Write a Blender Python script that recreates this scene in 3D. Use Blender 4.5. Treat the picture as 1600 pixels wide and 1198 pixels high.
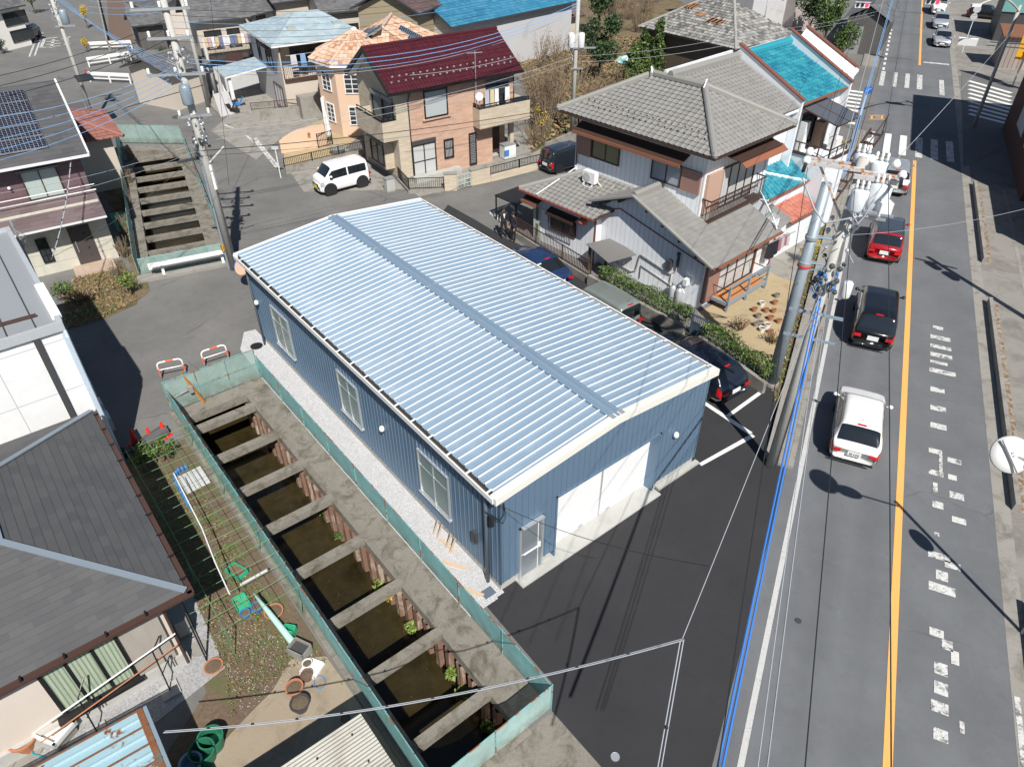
import bpy, bmesh, math, random
from mathutils import Vector, Matrix
from mathutils.geometry import tessellate_polygon
import numpy as np
random.seed(7)
R_ = math.radians
scene = bpy.context.scene
for o in list(bpy.data.objects): bpy.data.objects.remove(o)

# ---------------- camera, sky, sun, exposure ----------------
CAMH, FPX, PITCH, IW, IH = 16.0, 1117.2, R_(37.42), 1600.0, 1198.0
cam_d = bpy.data.cameras.new('camera'); cam = bpy.data.objects.new('camera', cam_d)
scene.collection.objects.link(cam); scene.camera = cam
cam.location = (0, 0, CAMH); cam.rotation_euler = (R_(90) - PITCH, 0, 0)
cam_d.sensor_width = 36; cam_d.lens = 36 * FPX / IW; cam_d.clip_end = 3000; cam_d.clip_start = 0.1
SUN_EL, SUN_AZ = R_(49), R_(164.0)
w = bpy.data.worlds.new('World'); scene.world = w; w.use_nodes = True
nt = w.node_tree; bg = nt.nodes['Background']
sky = nt.nodes.new('ShaderNodeTexSky'); sky.sky_type = 'NISHITA'; sky.sun_disc = False
sky.sun_elevation = SUN_EL; sky.sun_rotation = SUN_AZ; sky.air_density = 1.0; sky.dust_density = .4; sky.ozone_density = 1.5
nt.links.new(sky.outputs[0], bg.inputs[0]); bg.inputs[1].default_value = 0.058
sl = bpy.data.lights.new('sun', 'SUN'); sl.energy = 5.0; sl.angle = R_(0.5); sl.color = (1, .955, .88)
so = bpy.data.objects.new('sun', sl); scene.collection.objects.link(so)
sd = Vector((math.sin(SUN_AZ) * math.cos(SUN_EL), math.cos(SUN_AZ) * math.cos(SUN_EL), math.sin(SUN_EL)))
so.rotation_euler = sd.to_track_quat('Z', 'Y').to_euler(); so.location = (20, -40, 60)
scene.view_settings.view_transform = 'Standard'; scene.view_settings.look = 'None'
scene.view_settings.exposure = 0.26; scene.view_settings.gamma = 1

def G(px, py, z=0.0):
    "point of the photographed place seen at photo pixel (px,py), at height z"
    c, s = math.cos(PITCH), math.sin(PITCH)
    x, y = (px - IW / 2) / FPX, (py - IH / 2) / FPX
    d = Vector((x, c - y * s, -s - y * c)); t = (CAMH - z) / -d.z
    return Vector((d.x * t, d.y * t, z))
def V2(az): a = R_(az); return Vector((math.sin(a), math.cos(a), 0))

# ---------------- mesh builder ----------------
class MB:
    def __init__(s): s.v = []; s.f = []; s.m = []; s.uv = []
    def add(s, pts, faces, mi=0, uvs=None):
        b = len(s.v); s.v += [tuple(p) for p in pts]
        for k, fc in enumerate(faces):
            s.f.append(tuple(b + i for i in fc)); s.m.append(mi); s.uv.append(uvs[k] if uvs else None)
        return s
    def poly(s, pts, mi=0): return s.add(pts, [tuple(range(len(pts)))], mi)
    def box(s, x0, x1, y0, y1, z0, z1, mi=0):
        x0, x1 = min(x0, x1), max(x0, x1); y0, y1 = min(y0, y1), max(y0, y1); z0, z1 = min(z0, z1), max(z0, z1)
        p = [(x0,y0,z0),(x1,y0,z0),(x1,y1,z0),(x0,y1,z0),(x0,y0,z1),(x1,y0,z1),(x1,y1,z1),(x0,y1,z1)]
        return s.add(p, [(0,3,2,1),(4,5,6,7),(0,1,5,4),(1,2,6,5),(2,3,7,6),(3,0,4,7)], mi)
    def hexa(s, p, mi=0): return s.add(p, [(0,3,2,1),(4,5,6,7),(0,1,5,4),(1,2,6,5),(2,3,7,6),(3,0,4,7)], mi)
    def bar(s, a, b, w, h, mi=0, up=(0,0,1)):
        "square bar from a to b; w sideways, h along up"
        a, b = Vector(a), Vector(b); d = (b - a)
        if d.length < 1e-6: return s
        d.normalize(); up = Vector(up)
        if abs(d.dot(up)) > .95: up = Vector((1, 0, 0))
        x = d.cross(up).normalized() * w / 2; y = x.cross(d).normalized() * h / 2
        return s.hexa([a-x-y, a+x-y, a+x+y, a-x+y, b-x-y, b+x-y, b+x+y, b-x+y], mi)
    def prism(s, poly, z0, z1, mi=0):
        n = len(poly); p = [(q[0], q[1], z0) for q in poly] + [(q[0], q[1], z1) for q in poly]
        ar = sum(poly[i][0]*poly[(i+1)%n][1]-poly[(i+1)%n][0]*poly[i][1] for i in range(n))
        top = tuple(range(n, 2*n)); bot = tuple(range(n-1, -1, -1)); side = [(i, (i+1)%n, n+(i+1)%n, n+i) for i in range(n)]
        if ar < 0: top = top[::-1]; bot = bot[::-1]; side = [q[::-1] for q in side]
        return s.add(p, [top, bot] + side, mi)
    def slab(s, poly3, off, mi=0):
        "polygon thickened by the vector off"
        n = len(poly3); off = Vector(off); p = [Vector(q) for q in poly3]; p = p + [q + off for q in p]
        return s.add(p, [tuple(range(n-1,-1,-1)), tuple(range(n, 2*n))] + [(i, (i+1)%n, n+(i+1)%n, n+i) for i in range(n)], mi)
    def tube(s, pts, r, n=6, mi=0, r2=None, caps=True):
        pts = [Vector(p) for p in pts]; m = len(pts); P = []; prev = None
        for i, p in enumerate(pts):
            d = (pts[min(i+1, m-1)] - pts[max(i-1, 0)]).normalized()
            up = Vector((0, 0, 1)) if abs(d.z) < .9 else Vector((1, 0, 0))
            if prev is not None: x = (prev - d * prev.dot(d)).normalized()
            else: x = d.cross(up).normalized()
            prev = x; y = d.cross(x)
            rr = r if r2 is None else r + (r2 - r) * i / (m - 1)
            P += [p + (x * math.cos(2*math.pi*k/n) + y * math.sin(2*math.pi*k/n)) * rr for k in range(n)]
        F = [(i*n+k, i*n+(k+1)%n, (i+1)*n+(k+1)%n, (i+1)*n+k) for i in range(m-1) for k in range(n)]
        if caps: F += [tuple(range(n-1,-1,-1)), tuple((m-1)*n+k for k in range(n))]
        return s.add(P, F, mi)
    def lathe(s, prof, c=(0,0,0), n=16, mi=0, axis=None):
        "prof: (radius, height) pairs round an axis (default up) from c"
        c = Vector(c); q = Vector(axis or (0,0,1)).to_track_quat('Z', 'Y').to_matrix(); P = []
        for r, z in prof: P += [c + q @ Vector((max(r, 1e-4) * math.cos(2*math.pi*k/n), max(r, 1e-4) * math.sin(2*math.pi*k/n), z)) for k in range(n)]
        m = len(prof)
        F = [(i*n+k, i*n+(k+1)%n, (i+1)*n+(k+1)%n, (i+1)*n+k) for i in range(m-1) for k in range(n)]
        F += [tuple(range(n-1,-1,-1)), tuple((m-1)*n+k for k in range(n))]
        return s.add(P, F, mi)
    def ball(s, c, r, n=10, mi=0, sz=1): return s.lathe([(r*math.sin(math.pi*i/n), -r*sz*math.cos(math.pi*i/n)) for i in range(n+1)], c, n+2, mi)
    def holed(s, outer, holes, z, mi=0):
        L = [[Vector((p[0], p[1], 0)) for p in outer]] + [[Vector((p[0], p[1], 0)) for p in h] for h in holes]
        tr = tessellate_polygon(L); P = [(p.x, p.y, z) for l in L for p in l]; F = []
        for t in tr:
            a, b, c = (Vector(P[i]) for i in t); F.append(tuple(t) if (b-a).cross(c-a).z > 0 else tuple(t[::-1]))
        return s.add(P, F, mi)
    def build(s, name, mats, parent=None, smooth=False, **kw):
        me = bpy.data.meshes.new(name); me.from_pydata(s.v, [], s.f)
        for m in (mats if isinstance(mats, (list, tuple)) else [mats]): me.materials.append(m)
        me.polygons.foreach_set('material_index', s.m)
        if any(u for u in s.uv):
            L = me.uv_layers.new(name='UVMap')
            for p, u in zip(me.polygons, s.uv):
                if u:
                    for li, q in zip(p.loop_indices, u): L.data[li].uv = q
        if smooth: me.polygons.foreach_set('use_smooth', [True] * len(me.polygons))
        me.update(); o = bpy.data.objects.new(name, me); scene.collection.objects.link(o)
        if parent is not None: o.parent = parent
        for k, v in kw.items(): o[k] = v
        return o
def thing(name, label, cat, loc=(0,0,0), az=0.0, group=None):
    o = bpy.data.objects.new(name, None); scene.collection.objects.link(o); o.empty_display_size = .3
    o.location = loc; o.rotation_euler = (0, 0, -R_(az)); o['label'] = label; o['category'] = cat
    if group: o['group'] = group
    return o
def solo(o, label, cat, group=None):
    o['label'] = label; o['category'] = cat
    if group: o['group'] = group
    return o
def struct(o): o['kind'] = 'structure'; return o
def copy_thing(root, loc, az=None, label=None, group=None, swap=None):
    def cp(ob, par):
        c = ob.copy(); scene.collection.objects.link(c)
        if par is not None: c.parent = par
        if swap and c.data:
            c.data = c.data.copy()
            for i, m in enumerate(c.data.materials):
                if m and m.name in swap: c.data.materials[i] = swap[m.name]
        for ch in ob.children: cp(ch, c)
        return c
    r = cp(root, None); r.location = loc
    if az is not None: r.rotation_euler = (0, 0, -R_(az))
    if label: r['label'] = label
    if group: r['group'] = group
    return r
def L2(T, p):
    "world point -> local frame of thing T"
    M = Matrix.Translation(T.location) @ T.rotation_euler.to_matrix().to_4x4()
    return M.inverted() @ Vector(p)
def loc2w(T, p):
    return Vector(T.location) + T.rotation_euler.to_matrix() @ Vector(p)

# ---------------- materials ----------------
def N(nt, t, **kw):
    n = nt.nodes.new(t)
    for k, v in kw.items(): setattr(n, k, v)
    return n
def mix(nt, fac, a, b, mode='MIX'):
    m = nt.nodes.new('ShaderNodeMix'); m.data_type = 'RGBA'; m.blend_type = mode
    for s, x in ((m.inputs[0], fac), (m.inputs[6], a), (m.inputs[7], b)):
        if hasattr(x, 'links'): nt.links.new(x, s)
        else: s.default_value = (*x, 1) if isinstance(x, (tuple, list)) and len(x) == 3 else x
    return m.outputs[2]
def math_(nt, op, a, b=None, c=None):
    m = nt.nodes.new('ShaderNodeMath'); m.operation = op
    for i, x in enumerate((a, b, c)):
        if x is None: continue
        if hasattr(x, 'links'): nt.links.new(x, m.inputs[i])
        else: m.inputs[i].default_value = x
    return m.outputs[0]
def ramp(nt, x, a, b, lo=0., hi=1.):
    m = nt.nodes.new('ShaderNodeMapRange'); m.clamp = True
    nt.links.new(x, m.inputs[0]); m.inputs[1].default_value = a; m.inputs[2].default_value = b; m.inputs[3].default_value = lo; m.inputs[4].default_value = hi
    return m.outputs[0]
def noise(nt, vec, scale, detail=4, rough=.6, dist=0):
    n = N(nt, 'ShaderNodeTexNoise'); n.inputs['Scale'].default_value = scale; n.inputs['Detail'].default_value = detail
    n.inputs['Roughness'].default_value = rough; n.inputs['Distortion'].default_value = dist; nt.links.new(vec, n.inputs['Vector']); return n.outputs[0]
def base(name):
    m = bpy.data.materials.new(name); m.use_nodes = True; nt = m.node_tree; bs = nt.nodes['Principled BSDF']
    tc = N(nt, 'ShaderNodeTexCoord'); return m, nt, bs, tc
def bump(nt, bs, h, strength, dist=.01):
    b = N(nt, 'ShaderNodeBump'); b.inputs['Strength'].default_value = strength; b.inputs['Distance'].default_value = dist
    nt.links.new(h, b.inputs['Height']); nt.links.new(b.outputs[0], bs.inputs['Normal'])
def sc(c, k): return tuple(min(1, x * k) for x in c)
def mat(name, col, rough=.75, metal=0., var=.12, scale=1.5, fine=.06, fscale=25, dirt=None, dscale=.6, dlo=.5, dhi=.7, bmp=0, bscale=60, spec=.5, coat=0, stretch=None):
    m, nt, bs, tc = base(name); vec = tc.outputs['Object']
    if stretch:
        mp = N(nt, 'ShaderNodeMapping'); mp.inputs['Scale'].default_value = stretch; nt.links.new(vec, mp.inputs['Vector']); vec = mp.outputs[0]
    c = mix(nt, ramp(nt, noise(nt, vec, scale, 5, .6), .3, .7), sc(col, 1 - var), sc(col, 1 + var))
    if fine: c = mix(nt, ramp(nt, noise(nt, vec, fscale, 3, .7), .35, .65), c, sc(col, 1 - fine * 3)); 
    if fine: c = mix(nt, .5, c, mix(nt, ramp(nt, noise(nt, vec, fscale * 1.7, 2, .7), .4, .6), sc(col, 1 - fine), sc(col, 1 + fine)))
    if dirt: c = mix(nt, ramp(nt, noise(nt, vec, dscale, 6, .7, .6), dlo, dhi), c, dirt)
    nt.links.new(c, bs.inputs['Base Color']); bs.inputs['Roughness'].default_value = rough; bs.inputs['Metallic'].default_value = metal
    bs.inputs['Specular IOR Level'].default_value = spec; bs.inputs['Coat Weight'].default_value = coat
    if bmp: bump(nt, bs, noise(nt, tc.outputs['Object'], bscale, 4, .7), bmp)
    return m
def plain(name, col, rough=.5, metal=0, coat=0, spec=.5, emit=0):
    m, nt, bs, tc = base(name); bs.inputs['Base Color'].default_value = (*col, 1); bs.inputs['Roughness'].default_value = rough
    bs.inputs['Metallic'].default_value = metal; bs.inputs['Coat Weight'].default_value = coat; bs.inputs['Coat Roughness'].default_value = .04; bs.inputs['Specular IOR Level'].default_value = spec
    if emit: bs.inputs['Emission Color'].default_value = (*col, 1); bs.inputs['Emission Strength'].default_value = emit
    return m
def wallvec(nt, tc):
    s = N(nt, 'ShaderNodeSeparateXYZ'); nt.links.new(tc.outputs['Object'], s.inputs[0])
    a = math_(nt, 'ADD', s.outputs[0], s.outputs[1]); c = N(nt, 'ShaderNodeCombineXYZ'); nt.links.new(a, c.inputs[0]); nt.links.new(s.outputs[2], c.inputs[1])
    return c.outputs[0], a, s.outputs[2]
def siding(name, col, pitch=.3, groove=.03, gcol=None, rough=.6, var=.08, horiz=False, bmp=.6, streak=.1):
    "boards or panels with grooves: vertical by default"
    m, nt, bs, tc = base(name); vec, a, z = wallvec(nt, tc)
    x = z if horiz else a
    fr = math_(nt, 'FRACT', math_(nt, 'DIVIDE', x, pitch)); g = math_(nt, 'LESS_THAN', fr, groove / pitch)
    idx = math_(nt, 'FLOOR', math_(nt, 'DIVIDE', x, pitch)); wn = N(nt, 'ShaderNodeTexWhiteNoise', noise_dimensions='1D'); nt.links.new(idx, wn.inputs['W'])
    c = mix(nt, wn.outputs[0], sc(col, 1 - var), sc(col, 1 + var))
    mp = N(nt, 'ShaderNodeMapping'); mp.inputs['Scale'].default_value = (3, 3, .5); nt.links.new(tc.outputs['Object'], mp.inputs['Vector'])
    c = mix(nt, ramp(nt, noise(nt, mp.outputs[0], 1.5, 5, .7), .35, .75), c, sc(col, 1 - streak * 2))
    c = mix(nt, g, c, gcol or sc(col, .45)); nt.links.new(c, bs.inputs['Base Color']); bs.inputs['Roughness'].default_value = rough
    if bmp: bump(nt, bs, math_(nt, 'SUBTRACT', 1, g), bmp, .015)
    return m
def brick(name, c1, c2, mortar, bw=.3, bh=.075, ms=.008, rough=.85, off=.5, bmp=.4, axis=None):
    m, nt, bs, tc = base(name)
    if axis == 'XY': vec = tc.outputs['Object']
    elif axis == 'UV': vec = tc.outputs['UV']
    else: vec, _, _ = wallvec(nt, tc)
    b = N(nt, 'ShaderNodeTexBrick'); b.offset = off; nt.links.new(vec, b.inputs['Vector']); b.inputs['Scale'].default_value = 1
    for k, v in (('Brick Width', bw), ('Row Height', bh), ('Mortar Size', ms), ('Mortar Smooth', .1), ('Bias', 0)): b.inputs[k].default_value = v
    b.inputs['Color1'].default_value = (*c1, 1); b.inputs['Color2'].default_value = (*c2, 1); b.inputs['Mortar'].default_value = (*mortar, 1)
    c = mix(nt, ramp(nt, noise(nt, tc.outputs['Object'], 1.2, 6, .7), .35, .7, 0, .35), b.outputs[0], sc(c1, .7))
    nt.links.new(c, bs.inputs['Base Color']); bs.inputs['Roughness'].default_value = rough
    if bmp: bump(nt, bs, math_(nt, 'SUBTRACT', 1, b.outputs['Fac']), bmp, .01)
    return m
def tilemat(name, cols, rough=.6, dirt=.25, metal=0, patch=0):
    "roof tiles: one random shade per tile from the tile grid in UV"
    m, nt, bs, tc = base(name); fl = N(nt, 'ShaderNodeVectorMath', operation='FLOOR'); nt.links.new(tc.outputs['UV'], fl.inputs[0])
    wn = N(nt, 'ShaderNodeTexWhiteNoise', noise_dimensions='2D'); nt.links.new(fl.outputs[0], wn.inputs['Vector'])
    cr = N(nt, 'ShaderNodeValToRGB'); cr.color_ramp.interpolation = 'LINEAR'; e = cr.color_ramp.elements
    e[0].color = (*cols[0], 1); e[-1].color = (*cols[-1], 1)
    for i, q in enumerate(cols[1:-1]): el = e.new((i + 1) / (len(cols) - 1)); el.color = (*q, 1)
    v = wn.outputs[0]
    if patch: v = math_(nt, 'ADD', math_(nt, 'MULTIPLY', v, 1 - patch), math_(nt, 'MULTIPLY', ramp(nt, noise(nt, tc.outputs['Object'], .9, 3, .6), .3, .7), patch))
    nt.links.new(v, cr.inputs[0])
    c = mix(nt, ramp(nt, noise(nt, tc.outputs['Object'], 2.2, 6, .7), .45, .75, 0, dirt), cr.outputs[0], sc(cols[0], .5))
    nt.links.new(c, bs.inputs['Base Color']); bs.inputs['Roughness'].default_value = rough; bs.inputs['Metallic'].default_value = metal
    return m

# roof surface: a real tile / rib relief over a flat polygon
S_TILE = [(0,0),(.12,.022),(.25,.034),(.38,.022),(.5,.006),(.75,0),(1,0)]
FLAT_T = [(0,0),(.97,0),(1,-.006)]
def roof_panel(mb, pts, pu=.27, pv=.24, prof=S_TILE, step=.03, lift=.02, mi=0, hs=1.0, stagger=False, skip=None):
    "pts: coplanar polygon, pts[0]->pts[1] is the eave; writes real courses of tiles into mb"
    P = [Vector(p) for p in pts]; u = (P[1] - P[0]).normalized(); n = None
    for i in range(2, len(P)):
        c = u.cross(P[i] - P[0])
        if c.length > 1e-4: n = c.normalized(); break
    if n.z < 0: n = -n
    v = n.cross(u).normalized()
    if v.z < 0: v = -v
    q = [((p - P[0]).dot(u), (p - P[0]).dot(v)) for p in P]
    umin = min(a for a, _ in q); umax = max(a for a, _ in q); vmin = min(b for _, b in q); vmax = max(b for _, b in q)
    nu = int(math.ceil((umax - umin) / pu)); nv = int(math.ceil((vmax - vmin) / pv))
    bm = bmesh.new(); uvl = bm.loops.layers.uv.new('UVMap')
    us = [(umin + (i + a) * pu, h * hs) for i in range(nu) for a, h in prof[:-1]] + [(umin + nu * pu, prof[-1][1] * hs)]
    for j in range(nv):
        so_ = pu * .5 if (stagger and j % 2) else 0
        for i in range(len(us) - 1):
            (a0, h0), (a1, h1) = us[i], us[i + 1]; a0 -= so_; a1 -= so_
            if j == nv - 1 and False: pass
            v0 = vmin + j * pv; v1 = v0 + pv
            pp = [P[0] + u*a + v*b + n*(h + lift + e) for a, b, h, e in ((a0, v0, h0, step), (a1, v0, h1, step), (a1, v1 , h1, 0), (a0, v1, h0, 0))]
            vs = [bm.verts.new(x) for x in pp]; f = bm.faces.new(vs)
            cu = ((a0 + a1) / 2 + so_ - umin) / pu
            for l in f.loops: l[uvl].uv = (math.floor(cu) + .5, j + .5)
            if step > .008:
                p0 = P[0] + u*a0 + v*v0 + n*(h0 + lift - .002); p1 = P[0] + u*a1 + v*v0 + n*(h1 + lift - .002)
                f2 = bm.faces.new([bm.verts.new(p0), bm.verts.new(p1), bm.verts.new(pp[1]), bm.verts.new(pp[0])])
                for l in f2.loops: l[uvl].uv = (math.floor(cu) + .5, j + .5)
    cen = sum(P, Vector()) / len(P)
    for i in range(len(P)):
        a, b = P[i], P[(i + 1) % len(P)]; d = b - a
        if d.length < 1e-4: continue
        pn = d.cross(n).normalized()
        if (cen - a).dot(pn) > 0: pn = -pn
        geom = bm.verts[:] + bm.edges[:] + bm.faces[:]
        bmesh.ops.bisect_plane(bm, geom=geom, plane_co=a + pn * 1e-4, plane_no=pn, clear_outer=True)
    bm.verts.index_update(); base_ = len(mb.v); mb.v += [tuple(x.co) for x in bm.verts]
    for f in bm.faces:
        mb.f.append(tuple(base_ + x.index for x in f.verts)); mb.m.append(mi); mb.uv.append([tuple(l[uvl].uv) for l in f.loops])
    bm.free(); return mb
def ridge(mb, a, b, w=.2, h=.16, mi=0, n=6):
    "rounded ridge cap along a->b"
    a, b = Vector(a), Vector(b); d = (b - a).normalized(); x = d.cross(Vector((0,0,1))).normalized(); y = x.cross(d)
    pr = [(-w/2, -.03), (-w/2, h*.55), (-w*.3, h*.85), (0, h), (w*.3, h*.85), (w/2, h*.55), (w/2, -.03)]
    m = len(pr); P = [p + x*q + y*r for p in (a, b) for q, r in pr]
    return mb.add(P, [(i, i+1, m+i+1, m+i) for i in range(m-1)] + [tuple(range(m-1,-1,-1)), tuple(range(m, 2*m)), (m-1, 0, m, 2*m-1)], mi)

def window(T, a, b, z0, z1, fm, gm, mull=1, rails=(), fw=.05, dep=.07, name='window', label=None, off=0.0, sub='pane', smin=None):
    a, b = Vector((a[0], a[1], 0)), Vector((b[0], b[1], 0)); d = (b - a); L = d.length; d.normalize(); n = Vector((d.y, -d.x, 0))
    def B(mb, u0, u1, w0, w1, d0, d1):
        p = [a + d*u + n*e + Vector((0, 0, w_)) for w_ in (w0, w1) for u, e in ((u0, d1), (u1, d1), (u1, d0), (u0, d0))]
        mb.hexa(p)
    fr_ = MB(); o = off
    B(fr_, 0, L, z0, z0 + fw, o, o + dep); B(fr_, 0, L, z1 - fw, z1, o, o + dep)
    B(fr_, 0, fw, z0 + fw, z1 - fw, o, o + dep); B(fr_, L - fw, L, z0 + fw, z1 - fw, o, o + dep)
    for i in range(mull): x = L * (i + 1) / (mull + 1); B(fr_, x - fw*.45, x + fw*.45, z0 + fw, z1 - fw, o, o + dep*.75)
    for r in rails: z = z0 + (z1 - z0) * r; B(fr_, fw, L - fw, z - fw*.35, z + fw*.35, o, o + dep*.62)
    fo = fr_.build(name, fm, T)
    if label: fo['label'] = label
    g = MB(); B(g, fw*.7, L - fw*.7, z0 + fw*.7, z1 - fw*.7, o - .01, o + .022); g.build(sub, gm, fo)
    return fo
def wallbox(T, x0, x1, y0, y1, z0, z1, m, name='wall'): return MB().box(x0, x1, y0, y1, z0, z1).build(name, m, T)
def pipe(T, pts, r, m, name='downpipe', n=8): return MB().tube(pts, r, n).build(name, m, T, smooth=True)
# ---------------- shared materials ----------------
def asphalt(name, col, crack=.5, fleck=.4, stain=.5, tracks=None):
    m, nt, bs, tc = base(name); v = tc.outputs['Object']
    c = mix(nt, ramp(nt, noise(nt, v, .35, 6, .65), .3, .7), sc(col, .84), sc(col, 1.2))
    c = mix(nt, ramp(nt, noise(nt, v, 2.2, 5, .7), .52, .75, 0, stain), c, sc(col, .68))
    c = mix(nt, ramp(nt, noise(nt, v, 1.1, 6, .75, 1.0), .58, .75, 0, stain), c, sc(col, 1.5))
    c = mix(nt, ramp(nt, noise(nt, v, 70, 2, .8), .35, .65), sc(col, .72), c, 'MIX') if False else c
    c = mix(nt, ramp(nt, noise(nt, v, 60, 2, .8), .6, .72, 0, fleck), c, sc(col, 2.0))
    c = mix(nt, ramp(nt, noise(nt, v, 45, 2, .8), .62, .75, 0, fleck), c, sc(col, .4))
    if crack:
        vo = N(nt, 'ShaderNodeTexVoronoi', feature='DISTANCE_TO_EDGE'); vo.inputs['Scale'].default_value = .28
        mx = N(nt, 'ShaderNodeMix', data_type='VECTOR'); nn = N(nt, 'ShaderNodeTexNoise'); nn.inputs['Scale'].default_value = 1.3; nn.inputs['Detail'].default_value = 6
        nt.links.new(v, nn.inputs['Vector']); mx.inputs[0].default_value = .35; nt.links.new(v, mx.inputs[4]); nt.links.new(nn.outputs[1], mx.inputs[5]); nt.links.new(mx.outputs[1], vo.inputs['Vector'])
        c = mix(nt, math_(nt, 'MULTIPLY', math_(nt, 'LESS_THAN', vo.outputs[0], .0035), math_(nt, 'MULTIPLY', ramp(nt, noise(nt, v, .25, 2), .45, .6), crack)), c, sc(col, .35))
    if tracks:
        s = N(nt, 'ShaderNodeSeparateXYZ'); nt.links.new(v, s.inputs[0])
        for x0, wd, k, gain in tracks:
            d = math_(nt, 'ABSOLUTE', math_(nt, 'SUBTRACT', s.outputs[0], x0)); c = mix(nt, ramp(nt, d, wd, 0, 0, k), c, sc(col, gain))
    nt.links.new(c, bs.inputs['Base Color']); bs.inputs['Roughness'].default_value = .88
    bump(nt, bs, noise(nt, v, 90, 2, .8), .35, .01); return m
M = {}
M['street'] = asphalt('old_asphalt', (.155,.152,.147), crack=.9, fleck=.35)
M['road'] = asphalt('road_asphalt', (.135,.142,.152), crack=.3, fleck=.4, stain=.35, tracks=[(-1.85,.35,.35,.74),(-.65,.35,.28,.8),(.95,.3,.2,1.15),(-1.25,.28,.3,1.25),(1.75,.45,.2,.85),(-2.75,.35,.3,1.35)])
M['lot'] = asphalt('fresh_asphalt', (.028,.028,.031), crack=0, fleck=.35, stain=.45)
M['conc'] = mat('concrete', (.30,.285,.26), .9, var=.18, scale=.9, fine=.08, dirt=(.14,.13,.105), dscale=1.4, dlo=.5, dhi=.72, bmp=.25)
M['conc_dark'] = mat('weathered_concrete', (.235,.215,.185), .92, var=.22, scale=1.3, fine=.1, fscale=14, dirt=(.085,.075,.05), dscale=2.0, dlo=.48, dhi=.7, bmp=.4, bscale=30)
M['conc_new'] = mat('new_concrete', (.44,.44,.42), .85, var=.06, fine=.03, dirt=(.36,.36,.33), dscale=2)
M['pole_conc'] = mat('pole_concrete', (.46,.45,.42), .85, var=.1, scale=2, fine=.05, dirt=(.33,.32,.29), stretch=(1,1,.25))
M['gravel'] = mat('white_gravel', (.60,.60,.62), .95, var=.08, fine=.22, fscale=22, bmp=.9, bscale=45, dirt=(.42,.42,.42), dscale=3)
M['soil'] = mat('soil', (.155,.11,.075), .97, var=.3, scale=.9, fine=.16, fscale=9, dirt=(.10,.115,.045), dscale=1.1, dlo=.5, dhi=.62, bmp=.8, bscale=14)
M['sand'] = mat('beige_ground', (.42,.33,.20), .95, var=.12, scale=.7, fine=.06, dirt=(.30,.25,.16), dscale=1.6, bmp=.3)
M['drygrass'] = mat('dry_ground', (.20,.145,.085), .97, var=.35, scale=.5, fine=.2, fscale=6, dirt=(.09,.085,.035), dscale=.6, dlo=.48, dhi=.62, bmp=.9, bscale=10)
M['white_line'] = mat('road_paint', (.78,.78,.76), .7, var=.06, scale=4, fine=.05, dirt=(.4,.4,.4), dscale=6, dlo=.55, dhi=.75)
M['worn_line'] = mat('worn_paint', (.66,.66,.64), .75, var=.1, scale=5, fine=.14, dirt=(.17,.17,.175), dscale=5, dlo=.5, dhi=.6)
M['orange_line'] = mat('orange_paint', (.82,.42,.12), .7, var=.05, scale=3, fine=.03)
M['net'] = None
M['white'] = plain('white_paint', (.8,.8,.8), .45)
M['white_d'] = mat('old_white_paint', (.74,.75,.76), .5, var=.05, fine=.02, dirt=(.45,.43,.4), dscale=2, dlo=.6, dhi=.8)
M['black'] = plain('black_paint', (.015,.015,.017), .4)
M['dkgrey'] = plain('dark_grey', (.06,.06,.065), .5)
M['grey'] = plain('grey_paint', (.25,.26,.27), .5)
M['brownm'] = mat('brown_metal', (.075,.04,.032), .5, var=.1, fine=.03)
M['brown_f'] = mat('brown_flap', (.27,.105,.06), .55, var=.08, fine=.02)
M['steel'] = plain('galvanised_steel', (.5,.53,.56), .4, .6)
M['alu'] = plain('aluminium', (.62,.64,.66), .35, .6)
M['rust'] = mat('rust', (.23,.085,.035), .9, var=.4, scale=6, fine=.15, dirt=(.1,.16,.15), dscale=5)
M['teal_rust'] = mat('teal_rusty', (.17,.42,.42), .6, var=.15, scale=3, fine=.08, dirt=(.27,.10,.05), dscale=3, dlo=.5, dhi=.56)
M['glass'] = plain('window_glass', (.03,.04,.045), .06, spec=.8)
M['glass_w'] = plain('curtained_glass', (.52,.53,.53), .15, spec=.6)
M['glass_g'] = plain('frosted_glass', (.10,.17,.15), .18, spec=.7)
M['glass_gl'] = plain('frosted_pane', (.18,.25,.235), .25, spec=.6)
M['tyre'] = plain('tyre_rubber', (.018,.018,.019), .8)
M['green_p'] = plain('green_plastic', (.04,.42,.24), .5)
M['terracotta'] = mat('terracotta', (.45,.19,.10), .85, var=.15, fine=.05)
M['blue_p'] = plain('blue_plastic', (.05,.2,.5), .5)
M['wire_b'] = plain('black_cable', (.02,.022,.026), .5)
M['wire_bl'] = plain('blue_cable', (.04,.2,.62), .45)
M['wire_lb'] = plain('pale_blue_cable', (.19,.38,.68), .5)
M['wire_w'] = plain('white_cable', (.38,.40,.44), .5)
M['wire_g'] = plain('grey_cable', (.32,.35,.38), .5)
M['porcelain'] = plain('porcelain', (.8,.8,.78), .3)
M['bluegrey'] = mat('bluegrey_steel', (.30,.38,.45), .45, metal=.3, var=.1, scale=2, fine=.03)
M['leaf1'] = mat('leaf_green', (.075,.125,.03), .6, var=.5, scale=6, fine=0)
M['leaf2'] = mat('leaf_dark', (.035,.07,.022), .6, var=.5, scale=5, fine=0)
M['leaf3'] = mat('leaf_yellow', (.55,.40,.02), .6, var=.25, scale=6, fine=0)
M['leaf4'] = mat('leaf_light', (.17,.24,.045), .6, var=.4, scale=6, fine=0)
M['leafd'] = mat('leaf_dry', (.30,.20,.095), .8, var=.4, scale=5, fine=0)
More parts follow.
